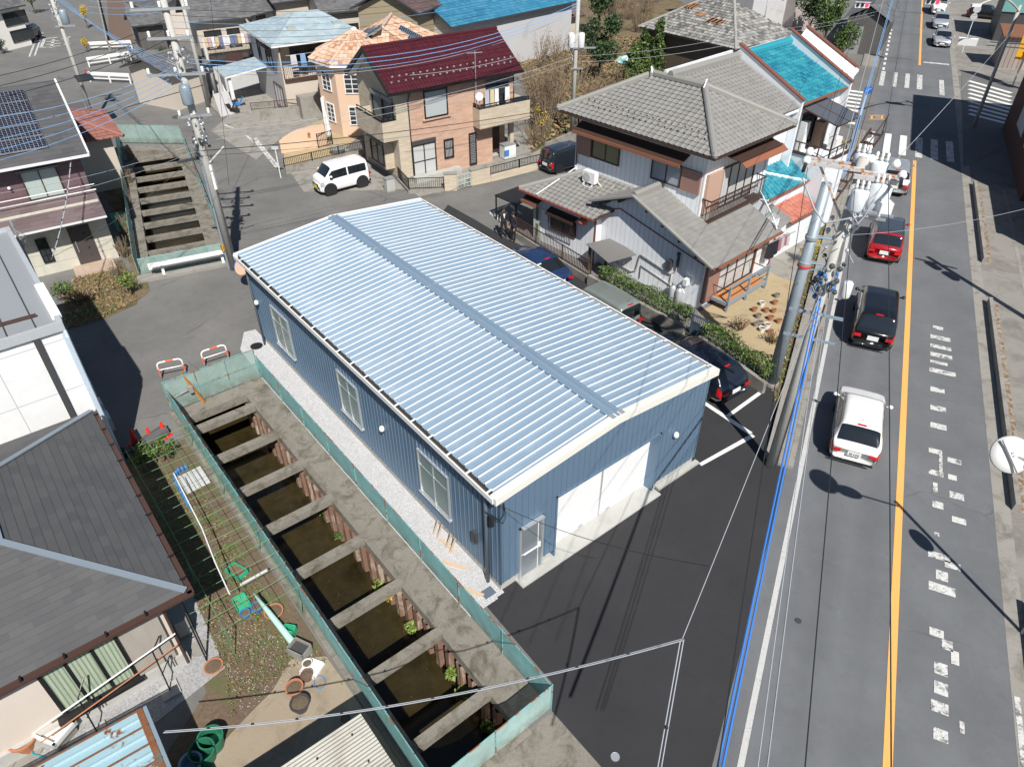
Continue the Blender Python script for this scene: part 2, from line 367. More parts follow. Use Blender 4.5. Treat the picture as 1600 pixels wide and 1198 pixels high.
M['twig'] = mat('twig_wood', (.24,.185,.13), .9, var=.3, scale=3, fine=.1)
M['bark'] = mat('bark', (.11,.085,.06), .95, var=.3, scale=3, fine=.1)
M['wood'] = mat('orange_wood', (.46,.21,.09), .7, var=.1, fine=.04)
# ---------------- frames ----------------
WAZ = -38.79; WO = Vector((-.4364, 11.5678, 0)); WL = V2(WAZ); WS = Vector((WL.y, -WL.x, 0))
def wf(x, y, z=0): return WO + WS*x + WL*y + Vector((0, 0, z))
RAZ = 24.87; RO = G(1409, 700); RY = V2(RAZ); RX = Vector((RY.y, -RY.x, 0))
def rf(x, y, z=0): return RO + RX*x + RY*y + Vector((0, 0, z))
CAZ = -25.7; CO = G(236, 425); CY = V2(CAZ); CX = Vector((CY.y, -CY.x, 0))
def cf(x, y, z=0): return CO + CX*x + CY*y + Vector((0, 0, z))

# ---------------- ground ----------------
C1 = [wf(-3.77, -3.05), wf(-1.55, -3.05), wf(-1.55, 12.6), wf(-3.77, 12.6)]
C2 = [cf(0, .3), cf(2.65, .3), cf(2.65, 17.3), cf(0, 18.2)]
struct(MB().holed([(-400,-60),(400,-60),(400,600),(-400,600)], [C1, C2], 0).build('ground', M['street']))
def sheet(name, pts, m, z, px=True):
    P = [G(*p) for p in pts] if px else pts
    return struct(MB().holed([(p.x, p.y) for p in P], [], z).build(name, m))
# main road, in the road's own frame
RT = lambda n, mb, m: struct(setloc(mb.build(n, m)))
def setloc(o): o.location = (RO.x, RO.y, 0); o.rotation_euler = (0, 0, -R_(RAZ)); return o
def rsheet(n, x0, x1, y0, y1, z, m): return RT(n, MB().poly([(x0,y0,z),(x1,y0,z),(x1,y1,z),(x0,y1,z)]), m)
sheet('parking_lot', [(757,943),(862,1066),(862,1110),(955,1215),(1108,1215),(1226,742),(1232,640),(1197,590),(1000,470),(790,372),(745,345),(700,320),(560,500)], M['lot'], .004)
rsheet('road', -3.3, 2.57, -30, 200, .008, M['road'])
rsheet('road_gutter', 2.57, 3.02, -30, 200, .012, M['conc'])
M['slabs'] = brick('concrete_slabs', (.27,.255,.225), (.30,.28,.25), (.12,.11,.09), .45, .9, .012, axis='XY', off=0)
M['pad'] = mat('concrete_pad', (.27,.255,.235), .9, var=.16, scale=.8, fine=.06, dirt=(.15,.14,.12), dscale=.8, dlo=.45, dhi=.7, bmp=.2)
rsheet('sidewalk_right', 3.02, 12, -30, 26.5, .006, M['pad'])
rsheet('sidewalk_far_right', 3.02, 12, 52, 200, .006, M['pad'])
# side street crossing the road
M['sidest'] = asphalt('side_street_asphalt', (.135,.135,.135), crack=.3)
sheet('side_street', [(1502,110),(1600,150),(1750,190),(1750,290),(1600,215),(1505,262)], M['sidest'], .0145)
sheet('side_street_left', [(1240,160),(1300,100),(1376,95),(1362,215),(1300,235)], M['street'], .0185)
# pavement on the left of the road, with kerb
mb = MB(); mb.box(-3.9, -3.3, -2.55, 22, 0, .11); mb.box(-3.9,-3.3,23,33.5,0,.09)
RT('pavement', mb, M['slabs'])
mb = MB()
for y in np.arange(-2.55, 33, .62): mb.box(-3.3, -3.13, y+.004, y + .612, 0, .12)
mb.box(-4.02, -3.9, -2.4, 30, 0, .16)
for y in np.arange(52, 120, .62): mb.box(-3.5, -3.33, y+.004, y + .612, 0, .12)
RT('kerb', mb, M['conc'])
RT('far_pavement', MB().box(-4.6,-3.5,52,120,0,.11), M['slabs'])
sheet('yard_ground', [(1090,490),(1105,500),(1197,588),(1240,470),(1272,390),(1268,330),(1205,345),(1207,420)], M['sand'], .012)
sheet('yard_path', [(1195,420),(1215,432),(1240,440),(1260,405),(1268,360),(1225,360)], M['conc'], .016)
sheet('verge_ground', [(1205,610),(1222,640),(1245,535),(1268,450),(1303,300),(1322,235),(1310,232),(1268,330),(1250,440),(1215,560)], M['soil'], .018)
sheet('gravel_strip', [wf(-.87,-.05), wf(.05,-.05), wf(.05,0), wf(.3,0), wf(.3,16.4), wf(-.15,16.5), wf(-.75,15.4), wf(-.87,13.1)], M['gravel'], .008, px=False)
sheet('concrete_apron', [(862,1112),(955,1215),(1000,1300),(600,1300),(640,1215),(700,1210),(775,1180)], M['conc_dark'], .006)
sheet('garden_ground', [wf(-6.6,11.6), wf(-4.25,11.5), wf(-4.25,-1.0), wf(-4.3,-4), wf(-8,-4), wf(-10,0), wf(-6.9,2.2)], M['soil'], .004, px=False)
sheet('garden_concrete', [(545,1075),(565,1105),(600,1140),(700,1300),(330,1300),(320,1190),(385,1120),(425,1080),(455,1030),(510,1025)], mat('patio_concrete', (.33,.27,.20), .9, var=.12, dirt=(.2,.165,.12), dscale=1.2), .010)
sheet('house_gravel', [(283,925),(300,925),(352,1043),(255,1120),(120,1215),(0,1215),(0,1120),(180,1020)], mat('grey_gravel', (.40,.40,.41), .95, var=.15, fine=.22, fscale=18, bmp=.9, bscale=40), .012)
sheet('paving', [(0,1140),(20,1125),(70,1170),(30,1215),(0,1215)], M['slabs'], .016)
sheet('wild_lot_ground', [(830,240),(905,205),(1000,175),(1060,110),(1150,60),(1000,-40),(700,-40),(660,20),(690,60),(820,110)], M['drygrass'], .0075)
sheet('brick_house_yard', [(475,300),(640,296),(655,308),(870,245),(815,205),(690,230),(560,240),(500,215),(440,250)], M['conc'], .006)
sheet('field_yard', [(440,215),(520,180),(560,215),(500,262),(447,268)], M['sand'], .010)
sheet('driveway_left', [(330,205),(400,145),(470,160),(500,190),(440,215),(400,250)], M['conc'], .008)
sheet('plot_ground', [(100,480),(120,430),(190,405),(210,440),(215,475),(160,500),(105,515)], M['drygrass'], .01)
sheet('backyard_soil', [(165,235),(178,255),(235,455),(215,470),(205,420),(160,290)], M['drygrass'], .008)
# wide land beyond, so nothing ends early
# painted lines
def rline(n, rects, m, z=.016):
    mb = MB()
    for x0, x1, y0, y1 in rects: mb.poly([(x0,y0,z),(x1,y0,z),(x1,y1,z),(x0,y1,z)])
    return RT(n, mb, m)
M['edge_paint'] = mat('edge_paint', (.56,.56,.55), .75, var=.1, scale=9, fine=.12, fscale=35, dirt=(.28,.28,.28), dscale=14, dlo=.55, dhi=.7)
rline('centre_line', [(-.1, .1, -30, 28.9), (-.05, .14, 54.5, 190)], M['orange_line'])
rline('edge_line', [(-2.96, -2.82, -30, 31.5)] , M['edge_paint'], .016)
rline('edge_line_right', [(2.62, 2.74, -30, -8.2)], M['worn_line'], .018)
rline('dashed_line', [(-2.86, -2.68, y, y + .9) for y in np.arange(51.5, 150, 1.9)], M['white_line'])
rline('crosswalk', [(x, x + .42, 29.6, 33.7) for x in (-2.95, -1.9, -.95, -.02, .9, 1.75)] [0:3] , M['white_line'])
rline('crosswalk_worn', [(x, x + .42, 29.6, 33.7) for x in (0.0, .9, 1.8, 2.6)][:3] + [(-2.9,-2.55,46.2,51),(-1.9,-1.6,46.2,51),(-1.0,-.65,46.2,51),(-.1,.3,46.2,51),(1.55,1.9,45.2,50)], M['worn_line'])
rline('stop_line', [(.35, 2.4, 55.6, 56.1)], M['worn_line'])
mb = MB()
for k in range(9):
    a = G(1514 , 127 + k*6.4); b = G(1580 - k*.3, 146 + k*6.1); d = (b - a).normalized(); nrm = Vector((-d.y, d.x, 0)) * .21
    mb.poly([(p.x, p.y, .02) for p in (a - nrm, b - nrm, b + nrm, a + nrm)])
struct(mb.build('side_crosswalk', M['white_line']))
mb = MB()
for k in range(9):
    a = rf(-5.6, 35.2 + k*1.05); b = rf(-3.9, 35.0 + k*1.05); nrm = RY * .25
    mb.poly([(p.x, p.y, .02) for p in (a - nrm, b - nrm, b + nrm, a + nrm)])
struct(mb.build('left_crosswalk', M['white_line']))
mb = MB()
for q in ([(1096,728),(1092,724),(1174,678),(1180,682)], [(1101,633),(1101,627),(1176,676),(1170,679)], [(1134,649),(1138,653),(1192,614),(1188,610)]):
    mb.poly([tuple(G(*p)[:2]) + (.010,) for p in q][::-1])
struct(mb.build('bay_lines', M['white_line']))
# lettering painted on the road, laid out stroke by stroke
rline('road_lettering', [
 (.95,1.33,8.35,8.62),
 (.85,1.58,7.55,7.85),(.85,1.6,6.85,7.12),(.85,1.62,6.2,6.5),(.85,1.45,5.7,5.9),(.82,1.72,5.05,5.35),
 (.85,1.32,3.75,4.05),(.85,1.35,2.6,2.9),(.85,1.35,1.55,1.85),
 (.8,1.2,.15,.4),(1.1,1.2,-.7,.15),(.8,1.22,-.95,-.7),(1.35,1.75,-.1,.15),(1.35,1.6,-.95,-.7),(1.38,1.78,-1.8,-1.5),(.92,1.05,-1.75,-1.3),(.9,1.2,-2.45,-2.15),(1.42,1.8,-2.85,-2.6),
 (.95,1.08,-3.65,-3.5),
 (.78,1.35,-4.55,-4.3),(1.2,1.6,-4.75,-4.5),(.98,1.28,-5.3,-4.95),(.8,1.45,-5.75,-5.45),
 (.82,1.15,-7.25,-7.0),(1.1,1.35,-7.55,-7.25),(1.3,1.48,-7.9,-7.5),
 (.92,1.22,-8.35,-8.0),(.92,1.22,-8.9,-8.55),(.85,1.22,-9.4,-9.1),(1.44,1.54,-9.7,-9.4),(.9,1.2,-10.1,-9.8)], M['worn_line'], .018)
# 止まれ style box and guide lines on the far side street
mb = MB()
def pxl(mb, a, b, wd, z=.012):
    a, b = G(*a), G(*b); d = (b-a).normalized(); n_ = Vector((-d.y, d.x, 0))*wd/2
    mb.poly([(p.x,p.y,z) for p in (a-n_, b-n_, b+n_, a+n_)])
for a, b in [((64,75),(70,61)),((70,61),(90,59)),((64,75),(94,72)),((72,66),(92,64)),((80,75),(84,62)),((72,70),(95,68)),((97,62),(110,58)),((100,70),(110,68)),((104,60),(106,72))]: pxl(mb, a, b, .28)
struct(mb.build('stop_lettering', M['worn_line']))
mb = MB()
for a, b in [((46,89),(60,52)),((54,88),(67,52)),((60,52),(67,52)),((384,212),(398,222)),((350,195),(364,201)),((396,218),(432,262)),((399,216),(436,262))]: pxl(mb, a, b, .16)
struct(mb.build('street_lines', M['worn_line']))
mb = MB()
for a, b in [((766,333),(796,320)),((766,333),(786,348)),((796,320),(815,335))]: pxl(mb, a, b, .15)
struct(mb.build('painted_mark', M['worn_line']))
mb = MB()
for a, b in [((1359,181),(1382,181)),((1359,187),(1382,187)),((1362,181),(1362,187)),((1378,181),(1378,187)),((1368,184),(1376,184))]: pxl(mb, a, b, .13, .02)
struct(mb.build('orange_mark', M['orange_line']))
def manhole(px, py, r, m, lab, name='manhole_cover'):
    p = G(px, py); mb = MB(); mb.lathe([(r, 0), (r, .022), (r*.86, .024), (r*.84, .018), (0, .018)], (0,0,0), 24)
    o = solo(mb.build(name, m), lab, 'manhole cover'); o.location = (p.x, p.y, .005); return o
manhole(1247, 970, .08, M['dkgrey'], 'small dark round valve cover in the left lane of the main road')
manhole(279, 183, .45, M['dkgrey'], 'dark round manhole cover in the street behind the upper canal')
manhole(401, 541, .24, M['black'], 'black round drain cover on the white gravel at the back corner of the blue warehouse')
manhole(961, 1182, .1, M['alu'], 'small silver survey cap at the edge of the dark parking lot')
manhole(311, 1013, .24, M['conc'], 'pale round inspection cover in the gravel beside the slate roofed house')

# ---------------- canals ----------------
def water(name):
    m, nt, bs, tc = base(name); v = tc.outputs['Object']
    c = mix(nt, ramp(nt, noise(nt, v, .9, 5, .7), .3, .7), (.015,.011,.004), (.042,.033,.013))
    vo = N(nt, 'ShaderNodeTexVoronoi'); vo.inputs['Scale'].default_value = 6; nt.links.new(v, vo.inputs['Vector'])
    c = mix(nt, math_(nt, 'LESS_THAN', vo.outputs['Distance'], .045), c, (.25,.24,.18))
    nt.links.new(c, bs.inputs['Base Color']); bs.inputs['Roughness'].default_value = .16; bs.inputs['Specular IOR Level'].default_value = .35
    bump(nt, bs, noise(nt, v, 5, 3, .5), .05, .02); return m
M['water'] = water('canal_water')
M['pile'] = mat('rusty_sheet_pile', (.235,.135,.095), .85, var=.3, scale=1.5, fine=.12, dirt=(.40,.33,.26), dscale=2.5, dlo=.5, dhi=.62, bmp=.3, stretch=(2,2,.5))
def T_at(name, lab, cat, loc, az, group=None): return thing(name, lab, cat, loc, az, group)
c1 = T_at('canal_wall', 'concrete walls and copings of the lower canal beside the blue warehouse', 'canal wall', WO, WAZ)
mb = MB()
mb.box(-1.55, -.87, -3.1, 13.15, -.5, .05)         # right coping
mb.hexa([(-1.72,-3.1,-.35),(-1.55,-3.1,-.5),(-1.55,12.6,-.5),(-1.72,12.6,-.35),(-1.7,-3.1,-.1),(-1.55,-3.1,.05),(-1.55,12.6,.05),(-1.7,12.6,-.1)])
mb.build('coping', M['conc_dark'], c1)
mb = MB(); mb.box(-4.2, -3.77, -3.1, 13.15, -.45, .04); mb.build('coping', M['conc_dark'], c1)
mb = MB(); mb.box(-3.77, -1.55, 12.5, 13.15, -.3, .03); mb.box(-3.77,-1.55,-3.35,-3.1,-.5,.03); mb.build('end_beam', M['conc_dark'], c1)
mb = MB(); mb.box(-4.0, -3.9, -8, 20, -2.6, -.5); mb.box(-1.5, -1.4, -8, 20, -2.6, -.55); mb.box(-4,-1.4,-8,-3.36,-.5,-.3).box(-4,-1.4,13.16,20,-.5,-.3); mb.box(-4,-1.4,20,20.2,-2.6,-.5).box(-4,-1.4,-8.2,-8,-2.6,-.5)
mb.build('retaining_wall', M['conc_dark'], c1)
mb = MB(); pz = []
y = -3.1
while y < 12.6:
    for a, b in (((-1.56, y), (-1.56, y+.16)), ((-1.56, y+.16), (-1.78, y+.24)), ((-1.78, y+.24), (-1.78, y+.42)), ((-1.78, y+.42), (-1.56, y+.50))):
        mb.add([(a[0],a[1],-2.5),(b[0],b[1],-2.5),(b[0],b[1],-.3),(a[0],a[1],-.3)], [(0,1,2,3)])
    y += .5
mb.build('sheet_piling', M['pile'], c1)
for i, y in enumerate([-1.9, .15, 2.08, 4.08, 6.1, 8.05, 9.95, 11.85]):
    dz = -.02
    o = MB().hexa([(-3.8,y-.13,-.26),(-1.5,y-.13,-.26),(-1.5,y+.13,-.26),(-3.8,y+.13,-.26),(-3.8,y-.12,dz),(-1.5,y-.12,dz),(-1.5,y+.12,dz),(-3.8,y+.12,dz)]).build('cross_beam', M['conc_dark'], c1)
    b_ = MB().box(-3.95, -3.77, y-.2, y+.2, -.4, -.03); b_.build('beam_seat', M['conc_dark'], c1)
struct(MB().poly([tuple(wf(x,y,-1.62)) for x,y in ((-4,-8),(-1.4,-8),(-1.4,20),(-4,20))]).build('water', M['water']))
c2 = T_at('canal_wall', 'concrete walls and copings of the upper canal in front of the purple house', 'canal wall', CO, CAZ)
mb = MB(); mb.box(-.45, 0, -.3, 18.6, -.45, .06); mb.build('coping', M['conc_dark'], c2)
mb = MB(); mb.box(2.65, 3.35, -.3, 17.3, -.45, .05); mb.build('coping', M['conc_dark'], c2)
mb = MB(); mb.box(0, 2.65, -.3, .3, -.45, .05); mb.hexa([(0,17.6,-.45),(2.65,16.7,-.45),(2.65,17.6,-.45),(0,18.5,-.45),(0,17.6,.04),(2.65,16.7,.04),(2.65,17.6,.04),(0,18.5,.04)]); mb.build('end_beam', M['conc_dark'], c2)
mb = MB(); mb.box(-.3,-.2,-.2,18.5,-2.8,-.45); mb.box(2.8,2.9,-.2,18.5,-2.8,-.45); mb.box(-.3,2.9,18.4,18.5,-2.8,-.3); mb.box(-.3,2.9,-.2,-.1,-2.8,-.3)
mb.build('retaining_wall', M['conc_dark'], c2)
for i in range(9):
    y = 2.2 + i*1.74
    MB().box(-.02, 2.67, y-.14, y+.14, -.24, .0).build('cross_beam', M['conc_dark'], c2)
struct(MB().poly([tuple(cf(x,y,-1.5)) for x,y in ((-.3,-.3),(2.9,-.3),(2.9,18.5),(-.3,18.5))]).build('water', M['water']))
MB().poly([tuple(L2(c2, cf(x,y,-1.35))) for x,y in ((.5,.4),(2.6,.4),(2.6,4.9),(.5,4.9))]).build('blue_tarp_bed', plain('wet_blue_sheet', (.03,.045,.07), .25), c2)
# ---------------- blue warehouse ----------------
WH = thing('warehouse', 'blue steel clad warehouse with a pale ribbed metal roof and a white shutter', 'warehouse', WO, WAZ)
def ribwall_mat(name, col, rough=.45, metal=.25):
    return mat(name, col, rough, metal, var=.05, scale=.8, fine=.015, dirt=sc(col, .8), dscale=1.2, dlo=.55, dhi=.8)
M['wh_wall'] = ribwall_mat('blue_cladding', (.145,.225,.325))
M['wh_roof'] = mat('pale_blue_roofing', (.31,.42,.53), .38, metal=.35, var=.05, scale=.5, fine=.012, dirt=(.41,.50,.60), dscale=.5)
M['wh_rib_highlight'] = plain('roof_rib_highlight', (.80,.83,.86), .45, .1)  # near-white colour carries the highlight along the roof ribs
M['cream'] = mat('cream_trim', (.74,.73,.68), .45, var=.04, fine=.02, dirt=(.5,.45,.36), dscale=3, dlo=.6, dhi=.75)
ze = 3.68; X0, X1, Y0, Y1 = .24, 8.05, .08, 15.3
def ribs(mb, a, b, z0, z1, pitch=.2, d=.02, wd=.035, mi=0, top=None):
    "vertical cladding ribs between local points a and b, standing out to the right of a->b seen from outside"
    a, b = Vector((*a, 0)), Vector((*b, 0)); L = (b - a).length; u = (b - a) / L; n = Vector((u.y, -u.x, 0)); k = 0; x = pitch * .5
    while x < L:
        zt = top(x) if top else z1; c = a + u * x; p = []
        for z in (z0, zt):
            p += [c - u*wd*.5 + Vector((0,0,z)) + n*.001, c - u*wd*.3 + n*d + Vector((0,0,z)), c + u*wd*.3 + n*d + Vector((0,0,z)), c + u*wd*.5 + n*.001 + Vector((0,0,z))]
        mb.add(p, [(0,1,5,4),(1,2,6,5),(2,3,7,6),(4,5,6,7)], mi); x += pitch; k += 1
    return mb
SX0, SX1 = 2.15, 6.08   # shutter opening
mid = (X0 + X1) / 2; zr = 4.04
topz = lambda x: ze - .02 + (zr - ze) * (1 - abs(x - mid) / (mid - X0))
mb = MB()
mb.poly([(X0,Y1,.3),(X0,Y0,.3),(X0,Y0,ze),(X0,Y1,ze)])                    # left wall
mb.poly([(X1,Y0,.3),(X1,Y1,.3),(X1,Y1,ze),(X1,Y0,ze)])
mb.poly([(X1,Y1,.3),(X0,Y1,.3),(X0,Y1,ze),(mid,Y1,zr),(X1,Y1,ze)])
mb.poly([(X0,Y0,.3),(.86,Y0,.3),(.86,Y0,ze),(X0,Y0,ze)])
mb.poly([(.86,Y0,2.02),(1.66,Y0,2.02),(1.66,Y0,ze),(.86,Y0,ze)])
mb.poly([(1.66,Y0,.3),(SX0,Y0,.3),(SX0,Y0,ze),(1.66,Y0,ze)])
mb.poly([(SX0,Y0,2.36),(SX1,Y0,2.36),(SX1,Y0,ze),(SX0,Y0,ze)])
mb.poly([(SX1,Y0,.3),(X1,Y0,.3),(X1,Y0,ze),(SX1,Y0,ze)])
mb.poly([(X0,Y0,ze),(X1,Y0,ze),(mid,Y0,zr)])
ribs(mb, (X0, Y1), (X0, Y0), .3, ze, .2)
for a, b, z in (((X0,Y0),(.86,Y0),.3), ((1.66,Y0),(SX0,Y0),.3), ((SX1+.05,Y0),(X1,Y0),.3), ((.86,Y0),(1.66,Y0),2.05), ((SX0,Y0),(SX1,Y0),2.38)):
    ribs(mb, a, b, z, 0, .2, top=lambda x, a=a: topz(a[0] + x) - .03)
ribs(mb, (X1, Y0), (X1, Y1), .3, ze, .2)
mb.build('wall', M['wh_wall'], WH)
mb = MB(); mb.box(X0+.03, 2.0, Y0+.03, Y0+.3, 0, .3).box(SX1+.12, X1-.03, Y0+.03, Y0+.3, 0, .3).box(X0+.03, X0+.3, Y0+.3, Y1-.03, 0, .3).box(X1-.3, X1-.03, Y0+.3, Y1-.03, 0, .3).box(X0+.3, X1-.3, Y1-.3, Y1-.03, 0, .3)
mb.build('foundation', M['conc_new'], WH)
MB().box(.76, 6.22, -.22, Y0+.6, 0, .05).box(6.3, 8.2, -.06, Y0+.02, 0, .1).build('threshold', M['conc_new'], WH)
mb = MB(); mb.box(SX0-.06, SX0, Y0-.03, Y0+.42, .05, 2.4); mb.box(SX1, SX1+.06, Y0-.03, Y0+.42, .05, 2.4); mb.box(SX0-.06, SX1+.06, Y0-.03, Y0+.42, 2.34, 2.4)
mb.build('shutter_surround', M['wh_wall'], WH)
M['shutter'] = siding('white_shutter', (.80,.80,.81), .085, .008, (.62,.62,.64), .5, 0, True, .3, .02)
sh = MB().box(SX0, (SX0+SX1)/2-.03, Y0+.3, Y0+.34, .05, 2.34).box((SX0+SX1)/2+.03, SX1, Y0+.3, Y0+.34, .05, 2.34).build('shutter', M['shutter'], WH)
MB().box((SX0+SX1)/2-.03, (SX0+SX1)/2+.03, Y0+.27, Y0+.34, .05, 2.34).build('shutter_post', M['alu'], sh)
for x in (3.4, 4.5): MB().box(x-.08, x+.08, Y0+.27, Y0+.3, .1, .14).build('handle', M['steel'], sh)
M['alud'] = mat('satin_steel', (.30,.34,.38), .35, metal=.5, var=.05, fine=.01)
d = MB().box(.9, 1.6, Y0-.02, Y0+.04, .08, 2.0); d = d.build('door', M['alud'], WH)
MB().box(.84,.9,Y0-.06,Y0+.06,.05,2.06).box(1.6,1.66,Y0-.06,Y0+.06,.05,2.06).box(.84,1.66,Y0-.06,Y0+.06,2.0,2.06).build('door_frame', M['alu'], d)
MB().box(.9,1.62,Y0-.14,Y0-.02,2.06,2.09).build('door_canopy', M['alu'], d)
MB().tube([(.97,Y0-.07,1.0),(1.52,Y0-.07,1.0)],.014).tube([(1.52,Y0-.07,1.0),(1.52,Y0-.02,1.0)],.012).box(1.5,1.56,Y0-.06,Y0-.02,.92,1.08).build('push_bar', M['white'], d)
MB().box(1.48,1.5,Y0-.03,Y0-.02,.1,1.98).box(.9,1.5,Y0-.028,Y0-.02,.96,.98).build('door_trim', M['white'], d)
for i, (y1, y0) in enumerate(((13.55, 12.1), (8.5, 7.18), (3.77, 2.27))):
    wn = window(WH, (X0, y1), (X0, y0), .92, 2.56, M['alu'], M['glass_gl'], 1, (.66,), .05, .06)
    MB().box(X0-.1, X0, y0-.04, y1+.04, .88, .92).build('sill', M['alu'], wn)
for (x, y, z, nx, ny, lab) in ((X0, 14.87, 2.05, -1, 0, 0), (X0, 5.68, 2.0, -1, 0, 0), (6.75, Y0, 2.02, 0, -1, 0)):
    MB().lathe([(.0,-.0),(.075,.0),(.085,.05),(.075,.13),(.04,.17),(0,.18)], (x+nx*.09, y+ny*.09, z-.08), 12).build('vent_hood', M['white'], WH, smooth=True)
# roof: two ribbed slopes
EX0, EX1 = .12, 8.02; EY0, EY1 = -.02, 15.62; ez = 3.74; rz = 4.10; rm = (EX0 + EX1) / 2
PR = [(0,0),(.03,.0),(.09,.052),(.21,.052),(.27,0),(.50,0),(.53,.01),(.62,.01),(.65,0),(.78,0),(.80,.008),(.88,.008),(.9,0),(1,0)]
mb = MB()
roof_panel(mb, [(EX0,EY1,ez),(EX0,EY0,ez),(rm,EY0,rz),(rm,EY1,rz)], .2745, 3.9, PR, 0, .02)
roof_panel(mb, [(EX1,EY0,ez),(EX1,EY1,ez),(rm,EY1,rz),(rm,EY0,rz)], .2745, 3.9, PR, 0, .02)
rf_o = mb.build('roof', M['wh_roof'], WH)
mb = MB(); n_ = int((EY1 - EY0) / .2745); mr = MB()
for k in range(n_ + 1):     # near-white strips on the folded rib tops, painting in their highlight
    y = EY1 - k*.2745 - .15*.2745; yy = EY0 + k*.2745 + .15*.2745
    for (xa, xb, yk) in ((EX0, rm-.19, y), (EX1, rm+.19, yy)):
        if yk < EY0+.03 or yk > EY1-.03: continue
        za, zb = ez+.075, ez+.075 + (rz-ez)*abs(xb-xa)/(rm-EX0)
        mr.hexa([(xa,yk-.020,za-.01),(xa,yk+.020,za-.01),(xb,yk+.020,zb-.01),(xb,yk-.020,zb-.01),(xa,yk-.014,za+.006),(xa,yk+.014,za+.006),(xb,yk+.014,zb+.006),(xb,yk-.014,zb+.006)])
mr.build('rib_highlight_strips', M['wh_rib_highlight'], rf_o)
mb = MB(); z = rz + .075; n = 3.93
mb.hexa([(rm-.22,EY0-.02,z-.03),(rm+.22,EY0-.02,z-.03),(rm+.22,EY1,z-.03),(rm-.22,EY1,z-.03),(rm-.2,EY0-.02,z+.005),(rm+.2,EY0-.02,z+.005),(rm+.2,EY1,z+.005),(rm-.2,EY1,z+.005)])
mb.hexa([(rm-.08,EY0-.02,z+.005),(rm+.08,EY0-.02,z+.005),(rm+.08,EY1,z+.005),(rm-.08,EY1,z+.005),(rm-.01,EY0-.02,z+.03),(rm+.01,EY0-.02,z+.03),(rm+.01,EY1,z+.03),(rm-.01,EY1,z+.03)])
M['ridge_b'] = mat('ridge_cap_blue', (.255,.36,.47), .4, metal=.3, var=.05, fine=.02)
rc = mb.build('ridge_cap', M['ridge_b'], rf_o)
MB().box(rm-.23, rm+.23, 4.0, 4.05, z-.02, z+.012).box(rm-.23, rm+.23, 8.6, 8.65, z-.02, z+.012).box(rm-.23, rm+.23, 12.1, 12.15, z-.02, z+.012).box(rm-.23,rm+.23,EY0-.02,EY0+.16,z-.02,z+.012).build('joint_cover', M['alu'], rc)
# verges (cream front, white back)
def verge(y0, y1, m, nm):
    mb = MB()
    for xa, xb in ((EX0-.13, rm), (EX1+.13, rm)):
        s = (rz-ez)/(rm-EX0); za = ez - .13*s; 
        mb.hexa([(xa,y0,za-.12),(xb,y0,rz-.12),(xb,y1,rz-.12),(xa,y1,za-.12),(xa,y0,za+.095),(xb,y0,rz+.095),(xb,y1,rz+.095),(xa,y1,za+.095)])
    mb.build(nm, m, rf_o)
verge(EY0-.09, EY0+.13, M['cream'], 'verge_trim'); verge(EY1-.03, EY1+.05, M['white'], 'verge_trim')
# gutters with brackets
M['gut_in'] = mat('gutter_inside', (.10,.085,.07), .8, var=.3, scale=3)
for sx, x0 in ((-1, EX0), (1, EX1)):
    mb = MB(); xo = x0 + sx*.15
    mb.box(min(x0, xo), max(x0, xo), EY0, EY1, ez-.12, ez-.10, 1); mb.box(xo-.012*1, xo+.012, EY0, EY1, ez-.12, ez+.03, 0); mb.box(x0-.01, x0+.0, EY0, EY1, ez-.12, ez-.01, 1)
    mb.box(xo-.02, xo+.02, EY0, EY1, ez+.02, ez+.045, 0)
    g = mb.build('gutter', [M['white'], M['gut_in']], WH)
    mb = MB(); k = 0; y = 15.06
    while y > 0: mb.bar((x0-sx*.02, y, ez+.07), (xo, y, ez+.045), .05, .02); y -= .8235
    mb.build('gutter_brackets', M['white'], g)
MB().box(X1+.14,X1+.3,8.0,8.05,3.78,3.8).build('bracket_end', M['white'], WH)
# downpipes
M['dpipe'] = plain('grey_blue_pipe', (.12,.15,.19), .4)
pipe(WH, [(.17,.62,ze-.1),(.17,.55,3.3),(.17,.55,.02)], .055, M['dpipe'])
pipe(WH, [(.12,15.15,ze-.1),(.14,15.1,3.3),(.14,15.1,.02)], .04, M['dpipe'])
MB().box(X0-.012, X0+.03, Y0-.03, Y0+.03, .3, ze).box(X0-.01, X0+.05, Y1-.05, Y1+.01, .3, ze).box(X1-.04,X1+.012,Y0-.012,Y0+.04,.3,ze).build('corner_trim', mat('dark_blue_trim',(.08,.13,.20),.5,.2), WH)
MB().tube([(.3,-.02,3.45),(.28,-.05,3.1),(.2,0,2.9),(.1,.5,2.85)],.012).tube([(.3,-.02,3.45),(.33,-.06,3.0),(.25,-.05,2.8),(.12,.3,2.75)],.009).box(.05,.13,.15,.25,2.6,2.95).build('service_cable', M['wire_b'], WH)
MB().box(.1,.2,.95,1.1,1.2,1.6).build('meter_box', M['dkgrey'], WH)
